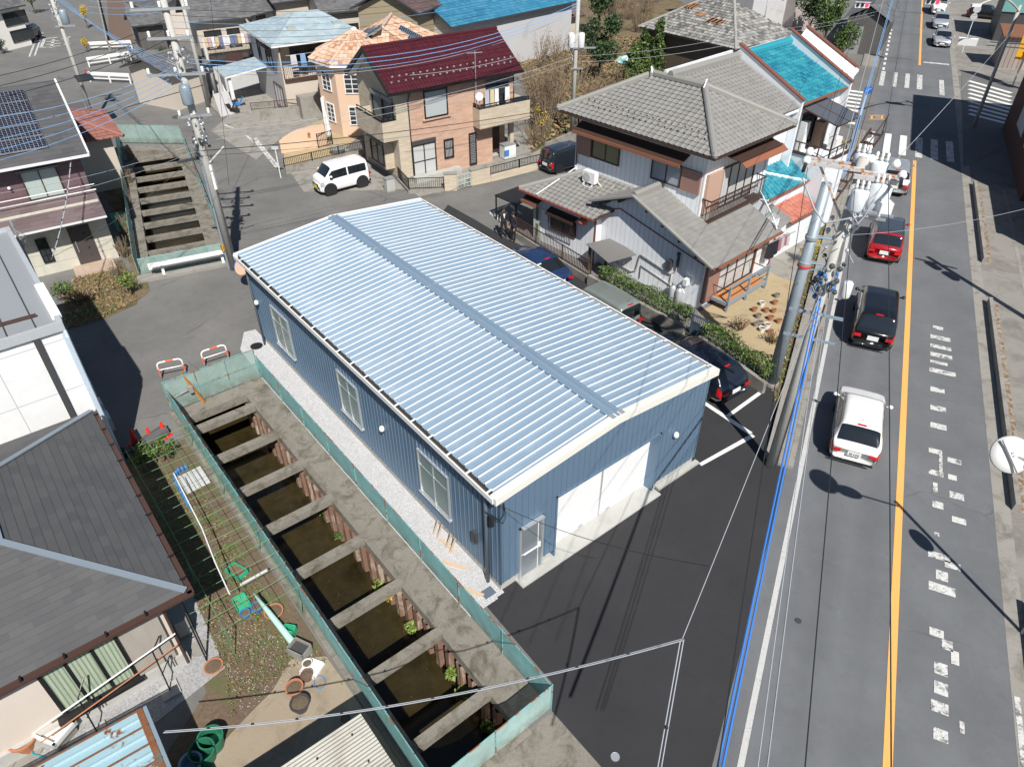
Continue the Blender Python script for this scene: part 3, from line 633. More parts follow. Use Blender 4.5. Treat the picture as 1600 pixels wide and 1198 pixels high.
# timber pieces and drain lid on the gravel beside it
t = thing('timber_offcuts', 'pale timber offcuts lying on white gravel by the warehouse downpipe', 'timber', wf(-.05, 1.0), WAZ)
for x0,y0,x1,y1 in ((-.35,.25,-.0,.85),(-.5,-.75,-.15,-.1),(.05,.95,.1,1.55)): MB().bar((x0,y1,.03),(x1,y0,.03),.09,.04).build('plank', mat('pale_timber',(.62,.47,.33),.8) if 'timberm' not in M else M['timberm'], t)
t = thing('timber_stakes', 'four short pale stakes leaning on the warehouse foundation below its near window', 'timber', wf(.05, 1.9), WAZ)
for y in (.1,.3,.75,.95): MB().bar((-.12,y,.01),(.1,y+.02,.42),.04,.03).build('stake', mat('stake_timber',(.55,.42,.3),.8), t)
o = solo(MB().box(-.17,.17,-.13,.13,0,.03).build('drain_lid', M['dpipe']), 'grey rectangular drain lid on the gravel at the front corner of the warehouse', 'drain lid'); o.location = wf(-.05,.25,.01); o.rotation_euler=(0,0,-R_(WAZ))
# ---------------- teal net fences round the canals ----------------
def netmat(name, col, alpha=.55, pitch=.05, streak=None):
    m, nt, bs, tc = base(name); vec, a, z = wallvec(nt, tc)
    f1 = math_(nt, 'FRACT', math_(nt, 'DIVIDE', math_(nt, 'ADD', a, z), pitch)); f2 = math_(nt, 'FRACT', math_(nt, 'DIVIDE', math_(nt, 'SUBTRACT', a, z), pitch))
    g = math_(nt, 'MAXIMUM', math_(nt, 'LESS_THAN', f1, .30), math_(nt, 'LESS_THAN', f2, .30))
    c = mix(nt, ramp(nt, noise(nt, tc.outputs['Object'], 1.4, 5, .7), .3, .7), sc(col, .8), sc(col, 1.15))
    low = ramp(nt, z, .45, .0, 0, .75)
    c = mix(nt, math_(nt, 'MULTIPLY', low, ramp(nt, noise(nt, tc.outputs['Object'], 2.5, 5, .7), .35, .6)), c, (.16,.14,.085))
    nt.links.new(c, bs.inputs['Base Color']); bs.inputs['Roughness'].default_value = .7
    al = math_(nt, 'MAXIMUM', math_(nt, 'MULTIPLY', g, 1.0), alpha)
    nt.links.new(al, bs.inputs['Alpha']); return m
M['net_open'] = netmat('open_green_netting', (.30,.43,.40), .45)
M['net_solid'] = netmat('teal_netting', (.24,.50,.50), .88)
M['net_pale'] = netmat('pale_teal_netting', (.38,.55,.53), .72)
def fence(label, A, B, h, net, every=1.8, post=None, rail=None, base_z=.05, th=.035, lean=0, name='net_fence', cat='fence', group='teal net fences round the canals', mid=False, rr=.018):
    A, B = Vector((A[0], A[1], 0)), Vector((B[0], B[1], 0)); d = B - A; L = d.length; az = math.degrees(math.atan2(d.x, d.y))
    T = thing(name, label, cat, (A.x, A.y, base_z), az, group)
    n = max(1, round(L / every)); post = post or M['teal_rust']; rail = rail or post
    for i in range(n + 1):
        MB().tube([(0, L*i/n, 0), (lean, L*i/n, h + .03)], rr, 6).build('post', post, T)
    MB().tube([(lean, 0, h), (lean, L, h)], rr*.85, 6).build('top_rail', rail, T)
    if mid: MB().tube([(lean*.5, 0, h*.5), (lean*.5, L, h*.5)], rr*.5, 5).build('middle_rail', rail, T)
    MB().poly([(.012, 0, .02), (.012, L, .02), (lean + .012, L, h), (lean + .012, 0, h)]).build('netting', net, T)
    return T
fence('long teal net fence between the lower canal and the blue warehouse', wf(-.86,-3.2)[:2], wf(-.86,13.1)[:2], .95, M['net_solid'], 1.85)
fence('short see-through green net fence closing the back end of the lower canal', wf(-.9,13.12)[:2], wf(-4.1,13.12)[:2], 1.25, M['net_open'], 1.1, mid=True)
fence('teal net fence along the garden side of the lower canal', wf(-4.05,13.1)[:2], wf(-4.05,-4.6)[:2], .95, M['net_solid'], 1.6)
fence('teal net fence with rusty rail across the front end of the lower canal', wf(-.86,-3.2)[:2], wf(-4.1,-3.25)[:2], 1.0, M['net_pale'], 1.6)
fence('teal rusty net fence along the street side of the upper canal', cf(3.45,-.3)[:2], cf(3.2,17.6)[:2], .95, M['net_pale'], 1.7)
fence('dark leaning net fence overgrown with dry stems, on the house side of the upper canal', cf(-.5,-.2)[:2], cf(-.6,19.6)[:2], 1.0, M['net_solid'], 1.8)
fence('pale green net fence closing the far end of the upper canal', cf(-.6,19.6)[:2], cf(3.2,17.6)[:2], 1.15, M['net_open'], 1.3, mid=True)
fence('low net fence behind the white guard rail of the upper canal', cf(-.35,-.35)[:2], cf(3.45,-.35)[:2], .85, M['net_open'], 1.9)
# white guard rail in front of the upper canal
t = thing('guard_rail', 'white steel guard rail in front of the upper canal', 'guard rail', cf(0,-.75), CAZ+90)
for x in (.55, 3.15): MB().box(-.06,.06,x-.06,x+.06,0,.75).build('post', M['white'], t)
MB().add([(-.05,.0,.45),(-.09,.0,.52),(-.05,.0,.6),(-.09,.0,.68),(-.05,.0,.75),(-.05,3.65,.45),(-.09,3.65,.52),(-.05,3.65,.6),(-.09,3.65,.68),(-.05,3.65,.75)],[(i,i+1,i+6,i+5) for i in range(4)]).box(-.05,-.02,0,3.65,.45,.75).build('beam', M['white'], t)
MB().box(.25,.3,.1,3.4,.7,.85).build('beam', M['white'], t)
MB().box(-.35,.2,-.6,4.1,0,.14).build('kerb_base', M['conc'], t)
# red and white hoop barriers
def hoop(px1, px2, lab):
    a, b = G(*px1), G(*px2); d = b - a; L = d.length; az = math.degrees(math.atan2(d.x, d.y))
    t = thing('hoop_barrier', lab, 'barrier', (a.x, a.y, 0), az, 'red and white hoop barriers by the canal')
    h = .72; r = .14; pts = [(0,0,0),(0,0,h-r)] + [(0, r-r*math.cos(q), h-r+r*math.sin(q)) for q in np.linspace(0,math.pi/2,5)][1:] + [(0, L-r+r*math.sin(q), h-r+r*math.cos(q)) for q in np.linspace(0,math.pi/2,5)] + [(0,L,0)]
    MB().tube(pts, .032, 8).build('hoop', M['white'], t, smooth=True)
    MB().tube([(0,.02,.4),(0,L-.02,.4)], .024, 8).build('cross_bar', M['white'], t, smooth=True)
    mo = M.setdefault('org', plain('orange_red_tape', (.72,.13,.05), .5))
    for p, q in (((0,0,.22),(0,0,.45)), ((0,L*.36,h),(0,L*.68,h)), ((0,L,.22),(0,L,.45))): MB().tube([p,q],.036,8).build('stripe', mo, t)
hoop((253,592), (291,584), 'red and white hoop barrier, the left one of two behind the canal netting')
hoop((321,574), (358,562), 'red and white hoop barrier, the right one of two behind the canal netting')
# rusty valve frame inside the back fence
t = thing('sluice_frame', 'rusty orange steel channel leaning inside the back net fence of the lower canal', 'steel channel', wf(-3.05,12.95), WAZ)
MB().bar((0,0,.05),(-.35,.25,1.35),.09,.07).build('channel', mat('orange_rust',(.46,.2,.05),.8,var=.3,scale=4), t)
MB().tube([(-.15,.1,.75),(-.9,.2,.55)],.04).box(-.35,-.2,.0,.15,.6,.85).build('pipe_bracket', M['conc'], t)
# ---------------- helpers to read positions of things on walls ----------------
def ray(T, px, py):
    C = Vector((0,0,CAMH)); D = G(px, py, 0) - C; q = T.rotation_euler.to_matrix().inverted()
    return q @ (C - Vector(T.location)), q @ D
def onx(T, px, py, x): o, d = ray(T, px, py); t = (x - o.x) / d.x; p = o + d*t; return p.y, p.z
def ony(T, px, py, y): o, d = ray(T, px, py); t = (y - o.y) / d.y; p = o + d*t; return p.x, p.z
def inl(T, px, py, z=0): return L2(T, G(px, py, z))
M['tile_grey'] = tilemat('grey_roof_tiles', [(.225,.22,.21),(.245,.24,.23),(.262,.257,.247)], .55, .25)
M['tile_ridge'] = mat('grey_ridge_tile', (.27,.265,.25), .55, var=.12, scale=2, fine=.05)
M['gside'] = siding('pale_blue_siding', (.84,.87,.91), .26, .016, (.38,.42,.48), .55, .03, streak=.03)
M['whiteside'] = siding('white_siding', (.74,.76,.79), .26, .012, (.5,.5,.5), .55, .02)
M['choc'] = plain('chocolate_metal', (.06,.035,.028), .45)
M['shutcase'] = plain('mauve_shutter_case', (.30,.17,.14), .5)
M['shutcase_l'] = plain('beige_shutter_case', (.50,.33,.26), .5)
M['redtrim'] = mat('red_trim', (.26,.07,.05), .55, var=.2)
M['plaster'] = mat('white_plaster', (.74,.77,.81), .8, var=.05, scale=.8, fine=.02, dirt=(.5,.52,.55), dscale=.9, dlo=.55, dhi=.8)
HO = Vector((7.8886, 27.577, 0)); HAZ = 47.4
H = thing('house', 'two storey pale blue house with grey tiled roofs and brown awnings beside the main road', 'house', HO, HAZ)
# main block
X0,X1,Y0,Y1 = -7.72,-.55,.5,5.5
wallbox(H, X0, X1, Y0, Y1, 0, 5.9, M['gside'])
MB().box(X0-.02,X0+.03,Y0-.02,Y0+.03,2.9,5.9).box(X1-.05,X1+.012,Y0-.012,Y0+.05,2.9,5.9).build('corner_trim', M['white_d'], H)
zE, zR = 5.98, 7.5; A_,B_,C_,D_ = (-8.5,0,zE),(.05,0,zE),(.05,6.0,zE),(-8.5,6.0,zE); p0,p1 = (-5.6,3.0,zR),(-2.85,3.0,zR)
mb = MB()
roof_panel(mb, [A_,B_,p1,p0], .285,.235,S_TILE,.03,.03)
roof_panel(mb, [B_,C_,p1], .285,.235,S_TILE,.03,.03)
roof_panel(mb, [C_,D_,p0,p1], .285,.235,S_TILE,.03,.03)
roof_panel(mb, [D_,A_,p0], .285,.235,S_TILE,.03,.03)
ro = mb.build('roof', M['tile_grey'], H)
mb = MB(); mb.slab([A_,B_,p1,p0],(0,0,-.1)).slab([B_,C_,p1],(0,0,-.1)).slab([C_,D_,p0,p1],(0,0,-.1)).slab([D_,A_,p0],(0,0,-.1)); mb.build('eaves', M['choc'], ro)
def up(p, d): return (p[0], p[1], p[2] + d)
mb = MB()
for a, b in ((up(A_,.03),up(p0,.06)),(up(B_,.03),up(p1,.06)),(up(C_,.03),up(p1,.06)),(up(p0,.06),up(p1,.06)),(up(D_,.03),up(p0,.06))): ridge(mb, a, b, .24, .2)
for q in (A_,B_,C_): mb.lathe([(.09,0),(.12,.1),(.08,.22),(0,.25)], up(q,.03), 10)
rg = mb.build('ridge_tiles', M['tile_ridge'], ro)
MB().tube([up(p0,.2),(p0[0]+.05,p0[1]-.25,zR+.42),(p0[0]+.15,p0[1]-.3,zR+.2)],.035).tube([up(p1,.2),(p1[0]+.12,p1[1]-.1,zR+.4),(p1[0]+.15,p1[1]-.3,zR+.1)],.03).build('ridge_end_mortar', M['white'], rg)
# gutters
MB().bar((A_[0],-.05,zE-.02),(.12,-.05,zE-.02),.08,.06).bar((.1,-.08,zE-.02),(.1,6.0,zE-.02),.08,.06).build('gutter', M['choc'], ro)
pipe(H, [(X1+.05,Y1-.1,zE-.1),(X1+.05,Y1-.3,5.5),(X1+.05,Y1-.3,3.1),(1.2,Y1-1.8,2.75),(1.6,3.45,2.45)], .035, M['white_d'])
pipe(H, [(X0+.1,Y0-.05,5.9),(X0+.1,Y0-.05,3.3)], .03, M['choc'])
# snow guards
mb = MB(); n_ = 22
for r_, off in ((.62,0),(.88,.5)):
    for k in range(n_):
        x = A_[0] + .9 + (k+off)*.285*1.17
        if x > -.9: continue
        s = (zR-zE)/3.0; mb.box(x-.03,x+.03,r_-.02,r_+.02,zE+s*r_+.04,zE+s*r_+.11)
mb.build('snow_guards', M['choc'], ro)
# rear wing roof toward the row of shops
r2a, r2b = (-4.6,2.9,7.62), (-4.6,8.1,7.62); e2a, e2b = (-.95,4.5,6.1), (-.95,8.1,6.1)
mb = MB(); roof_panel(mb, [(-.95,2.9,6.1),e2b,r2b,r2a], .285,.235,S_TILE,.03,.0); wr = mb.build('wing_roof', M['tile_grey'], H)
mb = MB(); ridge(mb, up(r2a,.0), up(r2b,.0), .3, .3); mb.build('ridge_tiles', M['tile_ridge'], wr)
wallbox(H, -7.6, -1.3, 5.5, 8.1, 0, 6.0, M['plaster'], 'wing_wall')
MB().prism([(-4.62,6.0),(-1.3,6.0),(-1.3,8.1),(-4.62,8.1)], 5.9, 5.95).slab([(-4.9,3.0,7.3),(-4.9,8.1,7.3),(-4.9,8.1,7.9),(-4.9,3.0,7.85)],(-.12,0,0)).slab([(-.95,6.0,5.98),(-.95,8.1,5.98),(-4.6,8.1,7.5),(-4.6,3.4,7.5)],(0,0,-.06)).build('wing_gable', M['plaster'], H)
# upper windows (front, faces -y) with awning and shutter cases
c = lambda x, y: (800 + x/2.723, 60 + y/2.723)
def fw(T, tl, br, y, **k): (xa, za), (xb, zb) = ony(T, *tl, y), ony(T, *br, y); return xa, xb, zb, za
window(H, (-6.72,Y0), (-5.05,Y0), 4.14, 5.08, M['choc'], plain('khaki_curtain_glass', (.17,.16,.09), .15, spec=.7), 1)
MB().box(-7.62,-6.74,Y0-.11,Y0,4.12,5.1).build('shutter_case', M['shutcase'], H)
window(H, (-3.24,Y0), (-1.66,Y0), 4.14, 5.08, M['choc'], plain('pale_curtain_glass', (.30,.34,.40), .12, spec=.7), 1)
MB().box(-1.62,-.68,Y0-.11,Y0,4.14,5.08).build('shutter_case', M['shutcase_l'] if False else M['shutcase'], H)
def awning(T, x0, x1, y, zt, zb, out, nm='awning', side='y', m=None, bm_=None):
    mb = MB()
    if side == 'y': p = [(x0,y,zt),(x1,y,zt),(x1-.03,y-out,zb),(x0+.0,y-out,zb)]
    else: p = [(y,x0,zt),(y,x1,zt),(y+out,x1,zb),(y+out,x0,zb)]
    mb.slab(p, (0,0,.05)); o = mb.build(nm, m or M['choc'], T)
    mb = MB(); mb.bar(Vector(p[3])+Vector((0,0,.01)), Vector(p[2])+Vector((0,0,.01)), .05, .13); mb.build('fascia', bm_ or M['brown_f'], o); return o
awning(H, -7.45, -1.4, Y0, 5.6, 5.28, .62)
# side (faces +x): window, shutter case, balcony rail and rust brown awning
aw = MB().slab([(X1,1.55,5.62),(X1,4.9,5.62),(.25,4.9,5.45),(.25,1.7,5.45)],(0,0,.04)).build('awning', M['choc'], H)
MB().slab([(.1,1.9,5.42),(.1,5.15,5.42),(.42,5.15,5.2),(.42,1.9,5.2)],(0,0,.03)).build('awning_flap', M['brown_f'], aw)
window(H, (X1,1.75), (X1,4.3), 3.2, 5.0, M['choc'], M['glass_w'], 3, (), .06)
MB().box(X1,X1+.14,.62,1.66,3.3,5.0).build('shutter_case', M['shutcase_l'], H)
b = MB(); b.box(X1,X1+.5,.55,4.75,3.0,3.1)
b = b.build('balcony', M['choc'], H)
mb = MB(); mb.bar((X1+.47,.55,3.98),(X1+.47,4.75,3.98),.05,.05).bar((X1,.57,3.98),(X1+.47,.57,3.98),.05,.05).bar((X1,4.73,3.98),(X1+.47,4.73,3.98),.05,.05)
for y in np.arange(.6,4.75,.11): mb.box(X1+.455,X1+.475,y-.01,y+.01,3.1,3.97)
for x in (.15,.3): mb.box(X1+x-.01,X1+x+.01,.56,.58,3.1,3.97).box(X1+x-.01,X1+x+.01,4.72,4.74,3.1,3.97)
mb.build('railing', M['choc'], b)
# ---- lower storey ----
def zg(x): return 4.0 - .4*abs(x + 2.6)
GX0, GX1, GY, GY1 = -4.62, 1.05, -.95, 4.6
mb = MB(); mb.poly([(GX0,GY,0),(GX1,GY,0),(GX1,GY,zg(GX1)-.08),(-2.6,GY,zg(-2.6)-.08),(GX0,GY,zg(GX0)-.08)]).poly([(GX1,GY,0),(GX1,GY1,0),(GX1,GY1,zg(GX1)-.06),(GX1,GY,zg(GX1)-.06)]).poly([(GX1,GY1,0),(X1,GY1,0),(X1,GY1,3.1),(GX1,GY1,zg(GX1)-.06)]).poly([(GX0,GY,0),(GX0,Y0,0),(GX0,Y0,3.1),(GX0,GY,3.1)])
mb.build('wall', M['gside'], H)
WX0, WX1, WY = -8.62, -4.62, -1.35
mb = MB(); mb.poly([(WX0,WY,0),(WX1,WY,0),(WX1,WY,2.5),(WX0,WY,2.5)]).poly([(WX1,WY,0),(WX1,GY,0),(WX1,GY,2.75),(WX1,WY,2.5)]).poly([(WX0,Y0+1.5,0),(WX0,WY,0),(WX0,WY,2.5),(WX0,Y0+1.5,2.5)]).poly([(WX0,2,0),(X0,2,0),(X0,2,2.5),(WX0,2,2.5)])
mb.build('wall', M['gside'], H)
MB().box(WX1-.0,WX1+.05,WY-.03,WY+.03,0,2.5).build('red_downpipe', M['redtrim'], H)
for a,b_ in (((GX1-.04,GY-.015),(GX1+.015,GY+.05)),): MB().box(a[0],b_[0],a[1],b_[1],0,zg(GX1)-.1).build('corner_trim', M['white_d'], H)
# wing roof (slopes up to the main wall) with a hip on the left
ze2 = 2.5; s2 = .40
a_ = (-9.1,-1.85,ze2); b_ = (-4.1,-1.85,ze2); t_ = (-3.2,.5,ze2+s2*2.35); tl_ = (-6.75,.5,ze2+s2*2.35)
mb = MB(); roof_panel(mb, [a_, (-4.35,-1.85,ze2), t_, tl_], .285,.235,S_TILE,.03,.02)
roof_panel(mb, [(-9.1,2.6,ze2), a_, tl_, (-6.75,2.6,ze2+s2*2.35)], .285,.235,S_TILE,.03,.02)
lr = mb.build('lower_roof', M['tile_grey'], H)
MB().slab([a_,(-4.35,-1.85,ze2),t_,tl_],(0,0,-.09)).slab([(-9.1,2.6,ze2),a_,tl_,(-6.75,2.6,ze2+s2*2.35)],(0,0,-.09)).build('eaves', M['brownm'], lr)
mb = MB(); ridge(mb, up(a_,.02), up(tl_,.04), .22, .17); mb.build('ridge_tiles', M['tile_ridge'], lr)
MB().bar((-9.15,-1.9,ze2),(-4.3,-1.9,ze2),.08,.07).build('gutter', M['redtrim'], lr)
MB().tube([(-7.55,.35,3.42),(-7.9,-1.9,2.62)],.03).tube([(-7.62,Y0-.05,3.3),(-7.62,Y0-.08,3.5)],.05).build('gutter_pipe', M['white_d'], lr)
# gable roof over the bath wing and the front room
mb = MB(); gy = -1.4; ye = 3.75
g0,g1,g2,g3 = (-2.6,gy,zg(-2.6)), (1.7,gy,zg(1.7)), (1.7,ye,zg(1.7)), (-2.6,.5,zg(-2.6))
roof_panel(mb, [g1,g2,(X1,ye,zg(X1)),(X1,.5,zg(X1)),(-2.6,.5,zg(-2.6)),(-2.6,gy,zg(-2.6))][0:2] + [(X1,ye,zg(X1)),(-2.6,ye,zg(-2.6)),(-2.6,gy,zg(-2.6))], .285,.235,FLAT_T,.022,.02, stagger=True)
roof_panel(mb, [(-4.9,.5,zg(-4.9)),(-4.9,gy,zg(-4.9)),(-2.6,gy,zg(-2.6)),(-2.6,.5,zg(-2.6))], .285,.235,FLAT_T,.022,.02, stagger=True)
gr = mb.build('gable_roof', M['tile_grey'], H)
MB().slab([g1,g2,(X1,ye,zg(X1)),(X1,.5,zg(X1)),(-2.6,.5,zg(-2.6)),(-2.6,gy,zg(-2.6))],(0,0,-.08)).slab([(-4.9,.5,zg(-4.9)),(-4.9,gy,zg(-4.9)),(-2.6,gy,zg(-2.6)),(-2.6,.5,zg(-2.6))],(0,0,-.08)).build('eaves', M['dkgrey'], gr)
mb = MB(); ridge(mb, up(g0,.03), (-2.6,.45,zg(-2.6)+.03), .26, .2); ridge(mb, up(g0,.03), up((-5.0,gy,zg(-5.0)),.03), .17, .09); ridge(mb, up(g0,.03), up(g1,.03), .17, .09); mb.build('ridge_tiles', M['tile_ridge'], gr)
MB().bar((1.75,gy,zg(1.7)-.03),(1.75,ye,zg(1.7)-.03),.08,.07).build('gutter', M['brown_f'], gr)
mb = MB()
for x in (-4.2,-3.4,-1.9,-1.0,-.1,.8): mb.box(x-.05,x+.05,gy+.02,GY,zg(x)-.2,zg(x)-.1)
mb.build('rafter_ends', M['bark'], gr)
MB().bar((GX0,GY-.02,2.62),(-3.6,GY-.02,3.03),.04,.04).bar((-3.6,GY-.02,3.03),(GX1,GY-.02,2.05),.04,.04).build('red_trim_line', M['redtrim'], H)
# front door, barred window, meter
d = MB().box(-8.58,-8.08,WY-.03,WY+.02,.1,1.8).build('door', plain('pale_green_door',(.55,.62,.58),.4), H)
MB().box(-8.42,-8.24,WY-.04,WY-.03,1.0,1.7).box(-8.42,-8.24,WY-.04,WY-.03,.2,.85).build('glass_panel', plain('amber_glass',(.2,.17,.1),.2), d)
awning(H, -8.95, -7.9, WY, 2.25, 2.0, .55)
wn = window(H, (-7.35,WY), (-5.75,WY), .98, 1.72, M['choc'], plain('dim_glass',(.22,.22,.19),.2), 1)
mb = MB(); mb.bar((-7.4,WY-.2,1.0),(-5.7,WY-.2,1.0),.03,.03).bar((-7.4,WY-.2,1.65),(-5.7,WY-.2,1.65),.03,.03)
for k in range(16): mb.box(-7.38+k*.11,-7.36+k*.11,WY-.21,WY-.19,.95,1.7)
mb.build('window_bars', M['choc'], wn); awning(H, -7.45, -5.65, WY, 1.98, 1.8, .38, bm_=M['choc'])
MB().box(-7.95,-7.55,WY-.12,WY,1.2,1.75).build('meter_box', M['white'], H)
MB().ball((-5.15,WY-.28,2.1),.22,10,sz=.8).build('red_lantern', mat('faded_red',(.42,.12,.08),.7,var=.2), H, smooth=True)
# gable wall pipes, gas cylinders, meter
MB().tube([(-4.2,GY-.05,.5),(-2.6,GY-.05,.35),(-2.35,GY-.05,.5),(-2.2,GY-.05,1.35),(-.5,GY-.05,1.05),(-.25,GY-.05,1.3),(-.2,GY-.05,2.0)],.03).tube([(-2.1,GY-.04,.2),(-2.1,GY-.04,.85),(-.4,GY-.04,.55),(-.4,GY-.04,.3)],.018).tube([(-.42,GY-.05,1.1),(-.5,GY-.05,.5)],.02).build('wall_pipes', mat('beige_pipe',(.55,.53,.5),.6), H, smooth=True)
MB().box(-.72,-.5,GY-.16,GY,1.25,1.7).build('meter', M['dkgrey'], H)
MB().tube([(-.22,GY-.05,1.5),(-.22,GY-.05,2.1)],.06).ball((-.22,GY-.08,2.12),.09).build('flue', M['dkgrey'], H)
MB().box(.32,.5,GY-.3,GY,.95,1.25).tube([(.4,GY-.15,.95),(.25,GY-.2,.8),(.45,GY-.25,.6),(.3,GY-.25,.5)],.025).build('gas_regulator', M['white_d'], H)
for x in (-.12,.22):
    g = thing('gas_cylinder', ('left' if x<0 else 'right')+' one of two grey gas cylinders against the pale blue gable wall', 'gas cylinder', loc2w(H,(x,GY-.28,0)), HAZ, 'gas cylinders at the pale blue house')
    MB().lathe([(.1,0),(.15,.05),(.15,.62),(.12,.7),(.05,.75),(.04,.8)],(0,0,0),14).build('body', mat('cylinder_grey',(.5,.52,.55),.4,.2), g, smooth=True); MB().lathe([(.05,.78),(.08,.8),(.08,.88),(.05,.9)],(0,0,0),10).build('valve', M['steel'], g)
# side lower (faces +x): shutter case and sliding panes
MB().box(GX1,GX1+.16,-.85,.1,.25,1.9).build('shutter_case', M['shutcase'], H)
window(H, (GX1,.15), (GX1,2.95), .28, 1.95, M['choc'], M['glass_w'], 3, (.45,), .06)
MB().box(GX1,GX1+.05,3.0,4.4,.25,1.95).build('white_panel', M['white_d'], H)
MB().box(GX1,GX1+.09,2.93,3.03,.2,2.0).box(GX1,GX1+.09,4.4,4.5,.1,2.1).build('post', M['redtrim'], H)
# porch canopy over the gate, deck
t = thing('gate_canopy', 'flat grey canopy on a post beside the pale blue house', 'canopy', loc2w(H,(-4.35,-2.05,0)), HAZ)
MB().slab([(-.2,.1,1.28),(1.45,-.28,1.12),(2.0,.95,1.28),(.4,1.3,1.42)],(0,0,.04)).build('roof_sheet', mat('grey_sheet',(.17,.165,.16),.6,var=.1,fine=.02), t)
MB().box(1.1,1.2,-.1,0,0,1.14).box(-.1,0,.15,.25,0,1.28).build('post', M['bark'], t)
t = thing('deck', 'orange wooden deck with a grey rail at the road side of the pale blue house', 'deck', loc2w(H,(GX1+.1,-.35,0)), HAZ)
M['deckw'] = siding('deck_boards', (.55,.24,.09), .11, .012, (.3,.12,.05), .7, .08)
MB().box(.1,.85,.1,2.95,.36,.42).build('boards', M['deckw'], t)
MB().box(.85,.93,0,3.05,.3,.44).box(.1,.93,0,.1,.3,.44).box(.1,.93,2.95,3.05,.3,.44).build('edge_beam', M['bluegrey'], t)
mb = MB()
for y in (.05,3.0): mb.box(.86,.94,y-.04,y+.04,0,1.2)
mb.box(.86,.94,1.45,1.53,0,1.15); mb.bar((.9,0,1.18),(.9,3.05,1.18),.07,.07)
mb.build('rail', M['bluegrey'], t)
MB().bar((.05,.05,1.0),(.9,.05,1.0),.03,.03).bar((.05,3.0,1.0),(.9,3.0,1.0),.03,.03).bar((.9,.05,.75),(.9,3.0,.75),.02,.02).build('side_rail', M['choc'], t)
# hung dark and pink laundry by the deck
t = thing('laundry', 'dark and pink clothes hanging under the eave at the far end of the wooden deck', 'laundry', loc2w(H,(1.45,3.7,0)), HAZ)
MB().bar((0,-.4,1.75),(.15,1.6,1.75),.03,.03).build('pole', M['alu'], t)
lm = [plain('dark_cloth',(.03,.03,.04),.9), plain('pink_cloth',(.45,.2,.24),.9), plain('pale_cloth',(.6,.6,.62),.9)]
for i, (y, m_, h) in enumerate(((-.3,0,.75),(-.05,0,.8),(.2,0,.7),(.45,1,.62),(.68,2,.55),(.9,1,.5),(1.15,2,.6))):
    mb = MB()
    for k in range(6): x = -.04 + .04*((k%2)*2-1)*.8; mb.poly([(x,y+k*.035,1.72),(-x,y+(k+1)*.035,1.72),(-x*1.6,y+(k+1)*.04,1.72-h),(x*1.6,y+k*.04,1.72-h)])
    mb.build('garment', lm[m_], t)
# air conditioner on the roof
t = thing('air_conditioner', 'white outdoor air conditioner standing on the lower grey tiled roof', 'air conditioner', loc2w(H,(-6.45,-.35,0)), HAZ)
zr_ = 3.1
MB().box(0,.72,.0,.28,zr_+.2,zr_+.72).build('casing', M['white'], t); MB().lathe([(.0,0),(.2,0),(.21,.015),(.19,.02),(.0,.02)],(.27,0,zr_+.46),18,0,(0,-1,0)).build('fan_grille', plain('grille_grey',(.5,.5,.5),.5), t)
MB().bar((.1,-.1,zr_+.1),(.1,.35,zr_+.2),.03,.03).bar((.6,-.1,zr_+.1),(.6,.35,zr_+.2),.03,.03).bar((.1,-.1,zr_+.05),(.6,-.1,zr_+.05),.03,.03).box(.08,.12,.0,.03,zr_,zr_+.22).box(.58,.62,0,.03,zr_,zr_+.22).build('stand', M['white'], t)
MB().tube([(.72,.2,zr_+.3),(1.0,.25,zr_+.1),(1.3,.3,zr_+.02),(1.5,.5,zr_+.25)],.035).build('hose', mat('hose_beige',(.6,.55,.45),.6), t)
# ---------------- row of party wall houses by the road ----------------
R1 = thing('row_house', 'row house with a bright turquoise tiled roof between brown capped party walls', 'house', HO, HAZ)
M['tile_teal'] = tilemat('turquoise_tiles', [(.010,.10,.19),(.022,.20,.28),(.035,.26,.33),(.07,.33,.37)], .35, .1, patch=.35)
M['tile_green'] = tilemat('green_tiles', [(.05,.16,.02),(.13,.28,.05),(.26,.36,.10)], .45, .2)
M['tile_red'] = tilemat('red_tiles', [(.36,.11,.08),(.43,.15,.11),(.48,.19,.14)], .6, .15)
M['cap'] = mat('brown_coping', (.20,.075,.055), .6, var=.15, fine=.04)
xe, zE_, xr, zR_ = -1.05, 6.15, -4.6, 7.65; sl_ = (zR_-zE_)/(xe-xr)*-1
def party(T, y, lo=.3, hi=.55, xb=None, y2=.14, nm='party_wall'):
    xb = xe+.15 if xb is None else xb; za = zE_ + (xe-xb)*0 + lo; zb = zR_ + hi
    za = zE_ + (zR_-zE_)*(xe-xb)/(xe-xr) + lo
    o = MB().prism([(xb,y),(-8.5,y),(-8.5,y+y2),(xb,y+y2)],0,5.5).hexa([(xb,y,5.5),(xr,y,5.5),(xr,y+y2,5.5),(xb,y+y2,5.5),(xb,y,za),(xr,y,zb),(xr,y+y2,zb),(xb,y+y2,za)]).box(-7.5,xr,y,y+y2,5.5,6.0).build(nm, M['plaster'], T)
    MB().hexa([(xb+.05,y-.05,za),(xr-.05,y-.05,zb),(xr-.05,y+y2+.05,zb),(xb+.05,y+y2+.05,za),(xb+.05,y-.05,za+.07),(xr-.05,y-.05,zb+.07),(xr-.05,y+y2+.05,zb+.07),(xb+.05,y+y2+.05,za+.07)]).build('coping', M['cap'], o)
party(R1, 8.15); party(R1, 12.75)
mb = MB(); roof_panel(mb, [(xe,8.29,zE_),(xe,12.75,zE_),(xr,12.75,zR_),(xr,8.29,zR_)], .27,.22,S_TILE,.028,.0); ro = mb.build('roof', M['tile_teal'], R1)
MB().slab([(xe,8.29,zE_),(xe,12.75,zE_),(xr,12.75,zR_),(xr,8.29,zR_)],(0,0,-.1)).build('roof_deck', M['plaster'], ro)
